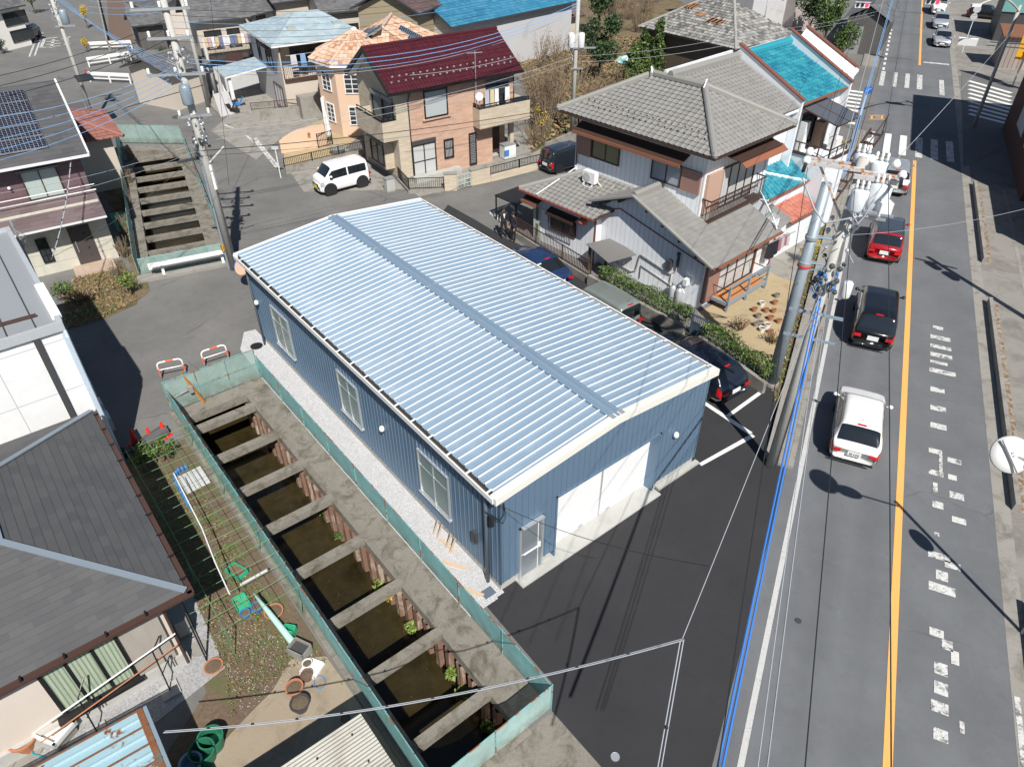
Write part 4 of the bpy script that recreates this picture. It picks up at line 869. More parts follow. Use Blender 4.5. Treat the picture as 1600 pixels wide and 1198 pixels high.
mb = MB(); ridge(mb,(xr,8.3,zR_),(xr,13.1,zR_),.4,.26); mb.build('ridge_tiles', plain('turquoise_ridge',(.03,.29,.37),.35), ro)
MB().slab([(xr-.2,8.29,zR_-.2),(xr-.2,12.75,zR_-.2),(xr-.2,12.75,zR_+.16),(xr-.2,8.29,zR_+.16)],(-.12,0,0)).build('back_parapet', M['plaster'], ro)
MB().bar((xe+.04,8.2,zE_-.02),(xe+.04,13.1,zE_-.02),.09,.09).build('gutter', M['brown_f'], ro)
mb = MB(); mb.box(-8.5,-1.3,8.29,12.75,0,3.0).box(-8.5,-2.6,8.29,12.75,3.0,5.9).box(-2.6,-1.3,8.29,8.6,3.0,5.9).box(-2.6,-1.3,12.4,12.75,3.0,5.9).box(-2.6,-1.3,8.6,12.4,5.45,6.05); mb.build('wall', M['plaster'], R1)
# balcony recess with clutter and a smoked canopy
an = MB().box(-1.3,.62,8.9,11.0,0,3.85).build('wall', M['plaster'], R1)
can = MB().slab([(-1.3,9.0,5.85),(-1.3,11.3,5.85),(.62,11.3,5.4),(.62,9.0,5.4)],(0,0,.03)).build('canopy', plain('smoked_sheet',(.10,.11,.13),.25), R1)
mb = MB()
for y in (9.0,10.1,11.25): mb.bar((-1.3,y,5.86),(.62,y,5.42),.05,.05)
mb.bar((.62,9,5.4),(.62,11.3,5.4),.06,.06); mb.box(.57,.63,8.95,9.02,3.85,5.4).box(.57,.63,11.2,11.26,3.85,5.4); mb.build('canopy_frame', M['brownm'], can)
bal = MB().box(-1.3,.66,8.84,8.9,3.78,3.92).box(.62,.7,8.84,11.04,3.78,3.92).build('balcony', M['brownm'], R1)
mb = MB(); mb.bar((.65,8.9,4.35),(.65,11.0,4.35),.05,.05).bar((-1.3,8.87,4.35),(.65,8.87,4.35),.05,.05)
for y in (8.92,9.6,10.3,10.98): mb.box(.63,.67,y-.02,y+.02,3.9,4.35)
for x in (-.9,-.4,.1): mb.box(x-.02,x+.02,8.85,8.89,3.9,4.35)
mb.build('railing', M['brownm'], bal)
window(R1, (-1.3,9.3), (-1.3,10.8), 3.9, 5.5, M['choc'], M['glass'], 2)
MB().box(-.1,.3,10.1,10.7,3.87,4.5).build('air_conditioner', M['white_d'], bal)
MB().box(-1.2,-.9,9.1,9.5,3.87,5.2).box(-1.1,-.7,10.4,10.9,3.87,5.0).build('cupboard', M['white_d'], bal)
MB().box(-.9,-.5,10.0,10.5,3.87,5.1).build('storage', mat('wood_panel',(.35,.22,.15),.7), bal)
mb = MB()
for k in range(9): mb.box(-.6,.1,11.8+k*.5,12.1+k*.5,.25+k*.38,.29+k*.38)
mb.bar((-.6,11.8,.2),(-.6,16.1,3.5),.05,.14).bar((.1,11.8,.2),(.1,16.1,3.5),.05,.14).bar((.1,11.8,1.1),(.1,16.1,4.4),.04,.04)
for k in (0,4,8): mb.box(.08,.12,11.9+k*.5,11.94+k*.5,.3+k*.38,1.2+k*.38)
mb.build('outside_stair', M['brownm'], R1)
# lower turquoise hip roof and the red roof in front
ax = lambda px, py, z: tuple(inl(R1, px, py, z))
zl, zh = 2.75, 3.55
a=(0.0,5.3,zl); b=(0.0,8.85,zl); t0=(-1.35,5.9,zh); t1=(-1.35,8.85,zh)
mb = MB(); roof_panel(mb, [a,b,t1,t0], .27,.22,S_TILE,.025,.02); roof_panel(mb,[(-1.35,4.9,zl),a,t0],.27,.22,S_TILE,.025,.02); lt = mb.build('lower_roof', M['tile_teal'], R1)
MB().slab([a,b,t1,t0],(0,0,-.07)).slab([(-1.35,4.9,zl),a,t0],(0,0,-.07)).build('eaves', M['plaster'], lt)
mb = MB(); ridge(mb, up(t0,.02), (.03,8.5,zl+.05), .1,.08); mb.build('hip_line', M['white_d'], lt)
MB().bar((.04,5.3,zl-.02),(.04,8.85,zl-.02),.07,.07).build('gutter', M['brown_f'], lt)
MB().box(-1.3,-.15,5.5,8.8,0,zl-.05).build('wall', M['plaster'], R1)
R3 = thing('lean_to', 'low lean-to with a salmon red tiled roof beside the grey tiled house', 'lean-to', HO, HAZ)
mb = MB(); roof_panel(mb, [(.95,6.0,1.7),(.95,8.7,1.7),(-.6,8.7,2.25),(-.6,6.0,2.25)], .3,.26,S_TILE,.02,.02); rr = mb.build('roof', M['tile_red'], R3)
MB().slab([(.95,6.0,1.7),(.95,8.7,1.7),(-.6,8.7,2.25),(-.6,6.0,2.25)],(0,0,-.06)).build('roof_deck', M['brown_f'], rr)
mb = MB(); roof_panel(mb, [(1.3,3.75,1.9),(1.0,6.0,1.9),(-.6,6.0,2.45),(-.6,3.75,2.45)], .285,.235,FLAT_T,.02,.02); mb.build('grey_roof', M['tile_grey'], R3)
MB().box(-.6,.75,4.6,8.5,0,1.68).build('wall', M['plaster'], R3)
MB().bar((1.0,6.0,1.69),(1.0,8.7,1.69),.07,.07).build('gutter', M['brown_f'], rr)
# green roofed unit
R2 = thing('row_house', 'narrow row house with a light green tiled roof beside the turquoise one', 'house', HO, HAZ)
party(R2, 14.3, .35, .5, xb=xe-.5)
mb = MB(); roof_panel(mb, [(xe-.6,12.9,zE_+.25),(xe-.6,13.75,zE_+.25),(xr,13.75,zR_),(xr,12.9,zR_)], .4,.3,S_TILE,.05,.0,hs=2); g = mb.build('roof', M['tile_green'], R2)
MB().slab([(xe-.6,12.9,zE_+.25),(xe-.6,13.75,zE_+.25),(xr,13.75,zR_),(xr,12.9,zR_)],(0,0,-.1)).build('roof_deck', M['plaster'], g)
MB().slab([(xe-.3,13.75,zE_+.2),(xr,13.75,zR_+.1),(xr,14.3,zR_+.45),(xe-.3,14.3,zE_+.5)],(0,0,-.1)).build('flashing_slope', M['plaster'], g)
MB().box(-8.5,-1.6,12.9,14.3,0,6.1).build('wall', M['plaster'], R2)
window(R2, (-1.6,13.1), (-1.6,14.1), 3.0,4.6, M['choc'], M['glass'],1)
# ---------------- brick clad house with maroon roof ----------------
a_ = R_(55); _y = Vector((math.sin(a_), math.cos(a_), 0)); _x = Vector((_y.y, -_y.x, 0))
BO = G(621, 281) + _x * .7
BH = thing('house', 'two storey pinkish brick clad house with a maroon ribbed roof', 'house', BO, 55)
M['pinkbrick'] = brick('pink_brick_siding', (.60,.39,.29), (.47,.30,.22), (.50,.36,.28), .42, .11, .006, .85, .35, .3)
M['beigebrick'] = brick('beige_brick_siding', (.60,.52,.41), (.50,.42,.32), (.42,.36,.28), .5, .10, .005, .85, .4, .3)
M['maroon'] = tilemat('maroon_tiles', [(.055,.008,.014),(.065,.01,.017),(.072,.012,.019)], .42, .12)
Bx = lambda px, py, x=0: onx(BH, px, py, x)
cB = lambda x, y: (640 + x/5.445, 80 + y/5.445)
D = -4.65; YE = 7.95
wallbox(BH, D, 0, .75, YE-1.7, 0, 5.05, M['pinkbrick']); 
wallbox(BH, D, -1.0, YE-1.7, YE-.1, 0, 5.05, M['pinkbrick']); wallbox(BH, -1.0, 0, YE-1.7, YE-.1, 2.5, 5.05, M['pinkbrick'])
wallbox(BH, D, 0.03, -.05, .75, 0, 5.05, M['beigebrick'])
wallbox(BH, -.95, -.5, YE-1.6, YE-.3, 0.05, .1, M['conc_new'], 'porch_floor')
zE_b, zR_b = 5.12, 6.9; xf, xb_ = .42, -5.1; xm = (xf+xb_)/2; ya, yb = -.55, YE+.25
def gp(T, x, z0, z1): pass
MB().poly([(D,-.04,5.05),(0,-.04,5.05),(xm,-.04,zR_b-.15)]).poly([(0,YE-.1,5.05),(D,YE-.1,5.05),(xm,YE-.1,zR_b-.15)]).build('gable_wall', M['beigebrick'], BH)
W_T = [(0,0),(.2,.018),(.5,.026),(.8,.018),(1,0)]
mb = MB(); roof_panel(mb, [(xf,ya,zE_b),(xf,yb,zE_b),(xm,yb,zR_b),(xm,ya,zR_b)], .2,.3,W_T,.02,.02); roof_panel(mb, [(xb_,yb,zE_b),(xb_,ya,zE_b),(xm,ya,zR_b),(xm,yb,zR_b)], .2,.3,W_T,.02,.02)
br = mb.build('roof', M['maroon'], BH)
MB().slab([(xf,ya,zE_b),(xf,yb,zE_b),(xm,yb,zR_b),(xm,ya,zR_b)],(0,0,-.12)).slab([(xb_,yb,zE_b),(xb_,ya,zE_b),(xm,ya,zR_b),(xm,yb,zR_b)],(0,0,-.12)).build('eaves', M['dkgrey'], br)
mb = MB(); mb.bar((xf,ya,zE_b-.02),(xm,ya,zR_b-.02),.05,.22).bar((xb_,ya,zE_b-.02),(xm,ya,zR_b-.02),.05,.22); mb.build('bargeboard', M['black'], br)
MB().bar((xf-.1,ya+.29,zE_b-.17),(xm,ya+.29,zR_b-.2),.46,.03).bar((xb_+.1,ya+.29,zE_b-.17),(xm,ya+.29,zR_b-.2),.46,.03).build('soffit', M['white_d'], br)
mb = MB(); ridge(mb, (xm,ya,zR_b+.02), (xm,yb,zR_b+.02), .22, .12); mb.build('ridge_tiles', M['maroon'], br)
MB().bar((xf+.06,ya,zE_b-.03),(xf+.06,yb,zE_b-.03),.11,.1).build('gutter', M['black'], br)
mb = MB(); 
for row, off in ((.55,0),(.85,.5)):
    for k in range(19):
        y = ya+.5+(k+off)*.43; z = zE_b + (zR_b-zE_b)*(row/(xf-xm)); x = xf-row
        if y < yb-.1: mb.box(x-.015,x+.015,y-.05,y+.05,z+.05,z+.12).box(x-.01,x+.05,y-.01,y+.01,z+.04,z+.1)
mb.build('snow_guards', M['alu'], br)
pipe(BH, [(xf,.72,zE_b-.05),(.06,.72,4.5),(.06,.72,.05)], .035, M['dkgrey'])
pipe(BH, [(.05,YE-.15,4.8),(.05,YE-.15,3.0)], .03, M['dkgrey'])
def bw(tl, br_, m=1, g=None, rails=(), x=0, **k):
    y0, z1 = Bx(*cB(*tl), x); y1, z0 = Bx(*cB(*br_), x); z0 = max(z0, .06)
    return window(BH, (x,y0), (x,y1), z0, z1, M['black'], g or M['glass_w'], m, rails, .06, .08, **k), (y0,y1,z0,z1)
w1, q = bw((15,805),(235,1050), 1, None, (.5,)); MB().box(0,.13,q[0],q[1],q[3],q[3]+.22).build('shutter_box', M['dkgrey'], w1)
w2, q2 = bw((287,755),(375,895), 0, None, (.5,))
mb = MB()
for k in range(7): y = q2[0]+(k+.5)*(q2[1]-q2[0])/7; mb.box(.1,.12,y-.012,y+.012,q2[2],q2[3])
mb.build('window_bars', M['black'], w2)
w3, q3 = bw((500,700),(570,955), 0, None)
mb = MB()
for k in range(18): z = q3[2]+.1+k*(q3[3]-q3[2]-.2)/17; mb.box(.03,.06,q3[0]+.06,q3[1]-.06,z-.02,z+.02)
mb.build('louvre_slats', M['dkgrey'], w3)
w4, q4 = bw((112,345),(325,535), 0, plain('roller_shutter_grey',(.42,.45,.47),.5)); MB().box(0,.13,q4[0],q4[1],q4[3]-.02,q4[3]+.2).build('shutter_box', M['dkgrey'], w4)
MB().box(0,.1,q4[0]-.15,q4[1]+.15,q4[2]-.12,q4[2]-.04).box(0,.03,q4[0]-.15,q4[0]-.02,q4[2]-.04,5.0).box(0,.03,q4[1]+.02,q4[1]+.15,q4[2]-.04,5.0).build('sill', M['pinkbrick'], w4)
# door in the recessed porch
yd0, _ = Bx(*cB(660,650), -1.0); yd1, _ = Bx(*cB(762,905), -1.0)
d = MB().box(-1.0,-.94,yd0,yd1,.1,2.2).build('door', M['choc'], BH); MB().tube([(-.88,yd0+.12,.8),(-.88,yd0+.12,1.5)],.02).build('handle', M['steel'], d)
MB().box(-.3,-.02,YE-.35,YE-.1,0,2.5).build('porch_post', M['beigebrick'], BH)
# right balcony
MB().box(0,.75,4.9,8.5,2.4,3.5).box(-.8,0,8.0,8.5,2.4,3.5).build('balcony_parapet', M['beigebrick'], BH)
MB().box(.02,.73,4.92,8.48,2.36,2.4).build('balcony_soffit', M['conc_new'], BH)
mb = MB(); mb.bar((.7,4.95,3.7),(.7,8.45,3.7),.05,.05).bar((.0,4.95,3.7),(.7,4.95,3.7),.05,.05)
mb.box(0,.75,4.9,8.5,3.5,3.54)
for y in (4.95,6.1,7.3,8.42): mb.box(.68,.72,y-.02,y+.02,3.5,3.7)
mb.build('balcony_rail', M['black'], BH)
yb0, zb1 = Bx(*cB(645,290)); yb1, _ = Bx(*cB(838,240))
w5 = window(BH, (0,yb0), (0,yb1), 3.2, 4.6, M['black'], M['glass'], 1); MB().box(0,.14,yb0,yb1,4.6,4.8).build('shutter_box', M['grey'], w5)
# left corner balcony with shutters
MB().box(-3.3,.05,-.95,-.8,2.6,3.62).box(-.12,.05,-.8,-.06,2.6,3.62).box(-3.3,-3.15,-.8,-.06,2.6,3.62).box(-3.3,.05,-.95,-.06,2.55,2.62).build('corner_balcony', M['beigebrick'], BH)
mb = MB(); mb.bar((-3.25,-.88,3.82),(0,-.88,3.82),.05,.05).bar((-.03,-.88,3.82),(-.03,-.06,3.82),.05,.05).box(-3.3,.05,-.95,-.8,3.62,3.66).box(-.12,.05,-.8,-.06,3.62,3.66)
for x in (-3.2,-2.1,-1.0,-.03): mb.box(x-.02,x+.02,-.9,-.86,3.62,3.82)
mb.build('balcony_rail', M['black'], BH)
for x0, x1 in ((-2.75,-1.5),(-1.42,-.2)):
    w_ = window(BH, (x0,-.06), (x1,-.06), 2.7, 4.5, M['black'], plain('grey_shutter',(.13,.16,.185),.45), 0); MB().box(x0,x1,-.2,-.06,4.5,4.7).build('shutter_box', M['grey'], w_)
# bay window under it
MB().slab([(-2.6,-.05,2.4),(-.7,-.05,2.4),(-.6,-.75,2.2),(-2.75,-.75,2.2)],(0,0,.04)).build('bay_roof', M['grey'], BH)
bay = MB().box(-2.6,-.75,-.6,-.05,.7,2.2).build('bay_wall', M['beigebrick'], BH)
window(BH, (-2.5,-.6), (-.85,-.6), .85, 2.1, M['black'], M['glass'], 1)
MB().box(-4.35,.06,-.08,-.06,0,.3).box(.03,.06,-.06,.7,0,.3).build('foundation', M['conc'], BH)
# antenna, dish, laundry
t = thing('tv_antenna', 'tall thin television antenna mast at the front eave of the maroon roofed house', 'antenna', loc2w(BH,(.45,4.9,0)), 55)
MB().tube([(0,0,3.6),(0,0,6.6)],.022,6).build('mast', M['alu'], t)
mb = MB(); mb.tube([(-.35,-.3,6.45),(.3,.3,6.55)],.015)
for k in range(7): q = Vector((-.3+k*.09,-.26+k*.085,6.46+k*.012)); mb.tube([q+Vector((-.12,.13,0)),q+Vector((.12,-.13,0))],.008,4)
mb.build('aerial', M['alu'], t)
t = thing('satellite_dish', 'white satellite dish on the corner of the brick house balcony', 'satellite dish', loc2w(BH,(.72,4.95,3.66)), 55)
MB().lathe([(.0,.0),(.12,.015),(.22,.06),(.23,.07),(.2,.07),(.1,.04),(0,.03)],(0,0,.55),16,0,(.6,-.7,.4)).build('dish', M['white'], t, smooth=True); MB().tube([(0,0,0),(0,0,.5)],.02).build('pole', M['grey'], t)
t = thing('laundry', 'striped towels and a white shirt hung on the brick house balcony', 'laundry', loc2w(BH,(.45,5.9,0)), 55)
MB().tube([(0,-.5,4.4),(0,2.0,4.4)],.015).build('pole', M['alu'], t)
stp = siding('striped_towel', (.62,.62,.66), .06, .02, (.25,.28,.5), .9)
for i,(y,w_,h,m_) in enumerate(((-.4,.28,.95,stp),(-.05,.28,.9,plain('cream_towel',(.6,.52,.35),.9)),(.28,.25,.85,M['white']),(1.0,.3,.75,M['white']),(1.05,.25,1.0,plain('red_white_cloth',(.6,.45,.45),.9)))):
    MB().slab([(0,y,4.38),(0,y+w_,4.38),(.02,y+w_,4.38-h),(-.02,y,4.38-h)],(.02,0,0)).build('garment', m_, t)
# storage box and shed by the door
t = thing('storage_box', 'white storage locker under the porch of the brick house', 'locker', loc2w(BH,(-.25,6.95,0)), 55)
MB().box(0,.55,0,.85,0.05,.85).build('body', M['white_d'], t); MB().box(-.02,.57,-.02,.87,.85,.9).build('lid', M['grey'], t); MB().box(.55,.6,-.02,.3,.25,.6).build('blue_cover', M['blue_p'], t)
# front fence: gate posts, gate, low wall with railing
cpx = lambda x, y: G(*cB(x, y))
def rail_fence(lab, A, B, zb, h, m, wall=None, wm=None, pitch=.11, name='railing_fence', posts=1.8, wt=.14, r=.01, group=None):
    A, B = Vector((A[0],A[1],0)), Vector((B[0],B[1],0)); d = B-A; L = d.length; az = math.degrees(math.atan2(d.x,d.y)); T = thing(name, lab, 'fence', A, az, group)
    if zb > .02: MB().box(-wt/2,wt/2,0,L,0,zb).build('low_wall', wm or M['conc'], T)
    if h > 0:
        mb = MB(); mb.bar((0,0,zb+h),(0,L,zb+h),.035,.035).bar((0,0,zb+.08),(0,L,zb+.08),.03,.03)
        n = int(L/pitch)
        for k in range(n+1): y = L*k/max(n,1); mb.box(-r,r,y-r,y+r,zb+.05,zb+h)
        n = max(1,int(round(L/posts)))
        mb.build('railing', m, T)
        for k in range(n+1): MB().box(-.025,.025,L*k/n-.025,L*k/n+.025,zb,zb+h+.04).build('post', m, T)
    return T
p1 = cpx(300,1190); p2 = cpx(405,1185); p3 = cpx(530,1150); p4 = cpx(690,1110); p5 = cpx(1165,985)
def gpost(a, b, lab, h=.95):
    d = b-a; az = math.degrees(math.atan2(d.x,d.y)); t = thing('gate_post', lab, 'gate post', (a.x,a.y,0), az); MB().box(-.22,.02,0,d.length,0,h).build('brickwork', M['beigebrick'], t); MB().box(-.26,.05,-.04,d.length+.04,h,h+.07).build('cap', M['conc'], t); return t
gpost(p1,p2,'left beige brick gate post of the brick house'); gpost(p3,p4,'right wide brick gate post with a name plate',.9)
g = thing('garden_gate', 'white metal lattice gate between brick posts', 'gate', (p2.x,p2.y,0), math.degrees(math.atan2((p3-p2).x,(p3-p2).y)))
mb = MB(); L = (p3-p2).length
for y in (.04,L*.5,L-.04): mb.box(-.02,.02,y-.02,y+.02,.05,.85)
for z in (.08,.3,.55,.85): mb.bar((0,.03,z),(0,L-.03,z),.025,.03)
for k in range(9): mb.box(-.008,.008,.1+k*(L-.2)/8,.12+k*(L-.2)/8,.1,.85)
mb.build('lattice', mat('pale_gate',(.5,.58,.52),.5), g)
rail_fence('black railing on a low brick wall beside the brick house gate', p4, p5, .38, .5, M['black'], wm=M['beigebrick'])
rail_fence('black railing in front of the big window of the brick house', G(640,302), G(694,300), .2, .65, M['black'], wm=M['conc'])
rail_fence('black railing on the driveway corner of the brick house', G(640,302), G(618,278), .2, .65, M['black'], wm=M['conc'])
t = thing('meter_cabinet', 'pale cabinet at the corner of the brick house driveway', 'cabinet', G(613,298), 55); MB().box(-.3,.1,-.35,.15,0,.72).build('body', M['conc_new'], t); MB().box(-.32,.12,-.37,.17,.72,.76).build('lid', M['grey'], t)
t = thing('garden_terrace', 'beige raised terrace edge below the brick house window', 'terrace', loc2w(BH,(.1,.6,0)), 55); MB().box(0,.45,0,3.1,0,.32).build('slab', M['conc_new'], t)

# ---------------- orange house with a turret ----------------
OH = thing('house', 'peach coloured house with a round terracotta roofed turret and white windows', 'house', (-10.6,47.6,0), 0)
M['peach'] = mat('peach_render', (.68,.49,.36), .85, var=.05, scale=.8, fine=.02)
M['tile_terra'] = tilemat('terracotta_tiles', [(.36,.17,.10),(.50,.31,.21),(.57,.39,.28),(.62,.47,.37)], .75, .1)
cx_, cy_ = .35, 3.1; rr = 2.75; zt = 4.55
ring = [(cx_ + rr*math.cos(R_(a)), cy_ + rr*math.sin(R_(a))) for a in (-195+45*k for k in range(8))]
ring = [(cx_ + rr*math.sin(R_(a)), cy_ - rr*math.cos(R_(a))) for a in (-112.5,-67.5,-22.5,22.5,67.5,112.5,157.5,202.5)]
MB().prism(ring, 0, zt).box(0,5.0,1.5,8.5,0,zt).build('wall', M['peach'], OH)
ring2 = [(cx_ + (rr+.42)*math.sin(R_(a)), cy_ - (rr+.42)*math.cos(R_(a))) for a in (-112.5,-67.5,-22.5,22.5,67.5,112.5,157.5,202.5)]
mb = MB(); za = zt; apex = (cx_, cy_, zt+1.45)
for i in range(8):
    a, b = ring2[i], ring2[(i+1)%8]; roof_panel(mb, [(a[0],a[1],za),(b[0],b[1],za),apex], .26,.34,S_TILE,.035,.02)
rr_o = mb.build('turret_roof', M['tile_terra'], OH)
MB().prism(ring2, zt-.14, zt-.01).build('eave_trim', M['white'], rr_o)
mb = MB()
for p in ring2[:]: ridge(mb, (p[0],p[1],za+.05), (apex[0],apex[1],apex[2]+.05), .14, .09)
mb.build('hip_tiles', M['tile_terra'], rr_o); MB().ball((apex[0],apex[1],apex[2]+.08),.2,sz=.7).build('finial', M['white'], rr_o)
r0, r1 = (2.6,3.0,6.15), (2.6,8.5,6.15)
mb = MB(); E0=(-.9,2.9,4.5);E1=(-.9,9.0,4.5);F0=(5.6,2.2,4.4);F1=(5.6,9,4.4)
roof_panel(mb, [E1,E0,(2.2,3.2,6.1),(2.2,7.5,6.1)], .26,.34,S_TILE,.035,.0); roof_panel(mb, [F0,F1,(2.2,7.5,6.1),(2.2,3.2,6.1)], .26,.34,S_TILE,.035,.0); roof_panel(mb, [(-.5,2.2,4.4),F0,(2.2,3.2,6.1)], .26,.34,S_TILE,.035,.0)
mo_ = mb.build('main_roof', M['tile_terra'], OH)
mb = MB(); ridge(mb,(2.2,3.2,6.15),(2.2,7.5,6.15),.2,.14); ridge(mb,F0,(2.2,3.2,6.15),.16,.1); mb.build('hip_tiles', M['tile_terra'], mo_)
MB().slab([(3.6,2.9,4.3),(5.9,2.9,4.3),(4.75,2.9,5.3)],(0,1.8,0)).build('small_gable', M['peach'], OH)
MB().bar((3.4,2.85,4.3),(4.75,2.85,5.42),.12,.1).bar((6.1,2.85,4.3),(4.75,2.85,5.42),.12,.1).build('gable_trim', M['white'], OH)
M['solar'] = brick('solar_cells', (.012,.02,.045), (.012,.018,.04), (.25,.3,.36), .5, .12, .012, .25, 0, 0, axis='UV')
def panel(T, o, u, v, nu, nv, nm='solar_panel', cell=(1,1), m=None):
    o, u, v = Vector(o), Vector(u), Vector(v); n = u.cross(v).normalized(); n = -n if n.z < 0 else n
    L = MB(); k = .04*n; L.add([o+k,o+u*nu+k,o+u*nu+v*nv+k,o+v*nv+k,o-k,o+u*nu-k,o+u*nu+v*nv-k,o+v*nv-k],[(0,1,2,3),(7,6,5,4),(0,4,5,1),(1,5,6,2),(2,6,7,3),(3,7,4,0)],0,[[(0,0),(nu*cell[0],0),(nu*cell[0],nv*cell[1]),(0,nv*cell[1])]]+[[(0,0)]*4]*5); return L.build(nm, m or M['solar'], T)
for (y, x, nu, nv) in ((6.6,-.1,1.0,.9),(5.5,.35,1.0,1.0),(4.3,.7,1.1,1.3),(3.4,1.0,.8,1.2)):
    s_ = (6.1-4.5)/3.1; panel(OH, (x,y,4.5+(x+.9)*s_+.12), (0,-1,0), (1,0,s_), nu, nv)
panel(OH, (3.0,4.6,5.75), (0,1,0), (1,0,-.5), 1.3, 1.4); panel(OH, (3.7,3.6,5.4), (0,1,0), (1,0,-.5), .9, .8)
def cwin(a, b, z0, z1, nx=2, nz=4):
    d = (Vector(b)-Vector(a)); L = d.length; d.normalize(); n = Vector((d.y,-d.x)); A = Vector(a)+n*.0; Bv = Vector(b)
    o = window(OH, A, Bv, z0, z1, M['white'], M['glass'], nx-1, tuple((k+1)/nz for k in range(nz-1)), .055, .06); return o
def oc(i, f0, f1, z0, z1, **k):
    a, b = Vector(ring[i]), Vector(ring[i+1]); cwin(a.lerp(b,f0), a.lerp(b,f1), z0, z1, **k)
for i in (0,1,2,3): oc(i,.25,.72,2.75,3.95)
for i in (0,1,2,3): oc(i,.28,.7,.75,1.95)
MB().box(-2.1,-1.9,1.5,2.5,0,2.2).build('shutter', M['white_d'], OH)
t = thing('garden_wall', 'curved peach garden wall with a small arched niche in front of the peach house', 'garden wall', G(440,240), 62)
prof = [(0,.75),(.4,.95),(.9,1.15),(1.5,1.3),(2.3,1.35),(3.1,1.35)]
mb = MB(); L=[(0,y*.95,0) for y,_ in prof]+[(0,y*.95,z) for y,z in prof[::-1]]; mb.slab(L,(-.18,0,0)); mb.build('wall', M['peach'], t)
MB().lathe([(.09,0),(.1,.03),(0,.03)],(-.0,1.9,.95),12,0,(1,0,0)).box(-.01,.03,1.81,1.99,.72,.95).build('niche', M['terracotta'], t)
rail_fence('black railing on a grey block wall along the peach house', G(447,272), G(571,243), .42, .5, M['black'], wm=M['conc'])
rail_fence('black railing inside the peach house garden', G(498,232), G(520,226), .0, .9, M['black'])
t = thing('planter', 'oval grey planter behind the railing of the peach house', 'planter', G(528,240), 0); MB().lathe([(.35,0),(.5,.35),(.46,.35),(.4,.3),(0,.3)],(0,0,0),18).build('bowl', M['grey'], t)
t = thing('parasol', 'folded white parasol leaning by the peach turret', 'parasol', G(516,222), 0); MB().tube([(0,0,0),(0,0,2.0)],.02).build('pole', M['alu'], t); MB().lathe([(.16,.35),(.2,.5),(.13,1.2),(.04,2.0)],(0,0,0),8).build('cloth', M['white_d'], t)

# ---------------- pale blue roofed house behind ----------------
LH = thing('house', 'grey house with a pale blue slate roof and a laundry balcony', 'house', (-15.9,52.3,0), 58)
M['slate_b'] = tilemat('pale_blue_slates', [(.31,.39,.43),(.36,.44,.48),(.41,.50,.54)], .5, .1)
M['greywall'] = mat('grey_render', (.46,.46,.47), .85, var=.05, scale=.6, fine=.02); M['beigewall'] = mat('beige_render', (.56,.50,.43), .85, var=.05, fine=.02)
wallbox(LH, -7.0, -.9, 0, 5.6, 0, 4.75, M['greywall']); wallbox(LH, -.9, 0, .0, 5.6, 0, 2.45, M['beigewall']); wallbox(LH, -.9, 0, 0, .15, 2.45, 4.75, M['beigewall']); wallbox(LH, -.9, -.85, .15, 5.6, 2.45, 4.75, M['beigewall'], 'wall_back')
mb = MB(); zz=4.8; e=[(.35,-.5,zz),(.35,6.4,zz),(-7.6,6.4,zz),(-7.6,-.5,zz)]; ra,rb=(-3.6,2.6,6.0),(-3.6,4.4,6.0)
roof_panel(mb,[e[0],e[1],rb,ra],.45,.3,FLAT_T,.012,.02,stagger=True); roof_panel(mb,[e[3],e[0],ra],.45,.3,FLAT_T,.012,.02,stagger=True); roof_panel(mb,[e[1],e[2],rb],.45,.3,FLAT_T,.012,.02); roof_panel(mb,[e[2],e[3],ra,rb],.45,.3,FLAT_T,.012,.02)
lo = mb.build('roof', M['slate_b'], LH); MB().prism([(p[0],p[1]) for p in e], zz-.12, zz).build('eaves', M['white'], lo)
for x,y,z in ((-1.6,1.6,5.42),(-1.6,4.9,5.42)): MB().box(x-.3,x+.3,y-.3,y+.3,z-.15,z+.08).build('roof_vent', mat('vent_green',(.38,.42,.36),.6), lo)
window(LH, (-.85,1.0), (-.85,4.6), 2.6, 4.4, M['brownm'], M['glass'], 2)
b = MB().box(-.05,.12,.1,5.5,2.35,2.55).build('balcony', M['brownm'], LH)
mb = MB(); mb.bar((.08,.1,3.4),(.08,5.5,3.4),.05,.05)
for k in range(44): mb.box(.07,.09,.1+k*.124,.125+k*.124,2.5,3.4)
for y in (.1,2.8,5.45): mb.box(.05,.11,y-.03,y+.03,2.4,4.7)
mb.build('railing', M['brownm'], b)
window(LH, (0,3.4), (0,5.4), 1.75, 2.1, M['brownm'], M['glass'], 1); MB().box(0,.05,3.2,5.4,.3,1.6).build('white_panel', M['white_d'], LH)
window(LH, (-3.2,0), (-1.8,0), 2.9, 4.2, M['brownm'], M['glass'], 1); window(LH, (-5.2,0), (-4.6,0), 2.9, 4.4, M['brownm'], M['glass'], 0); MB().slab([(-3.5,0,4.4),(-1.5,0,4.4),(-1.5,-.4,4.25),(-3.5,-.4,4.25)],(0,0,.05)).build('window_hood', M['brownm'], LH)
window(LH, (-2.6,0), (-.6,0), .3, 1.9, M['brownm'], M['white_d'], 2)
mb = MB(); roof_panel(mb,[(-6.8,-3.1,2.3),(-3.8,-3.1,2.3),(-3.8,0,2.7),(-6.8,0,2.7)],.45,.3,FLAT_T,.01,.02); pr = mb.build('porch_roof', M['slate_b'], LH); MB().slab([(-6.8,-3.1,2.3),(-3.8,-3.1,2.3),(-3.8,0,2.7),(-6.8,0,2.7)],(0,0,-.12)).build('eaves', M['white_d'], pr)
for x in (-6.4,-4.1): MB().box(x-.12,x+.12,-2.9,-2.66,0,2.25).build('porch_post', M['white_d'], LH)
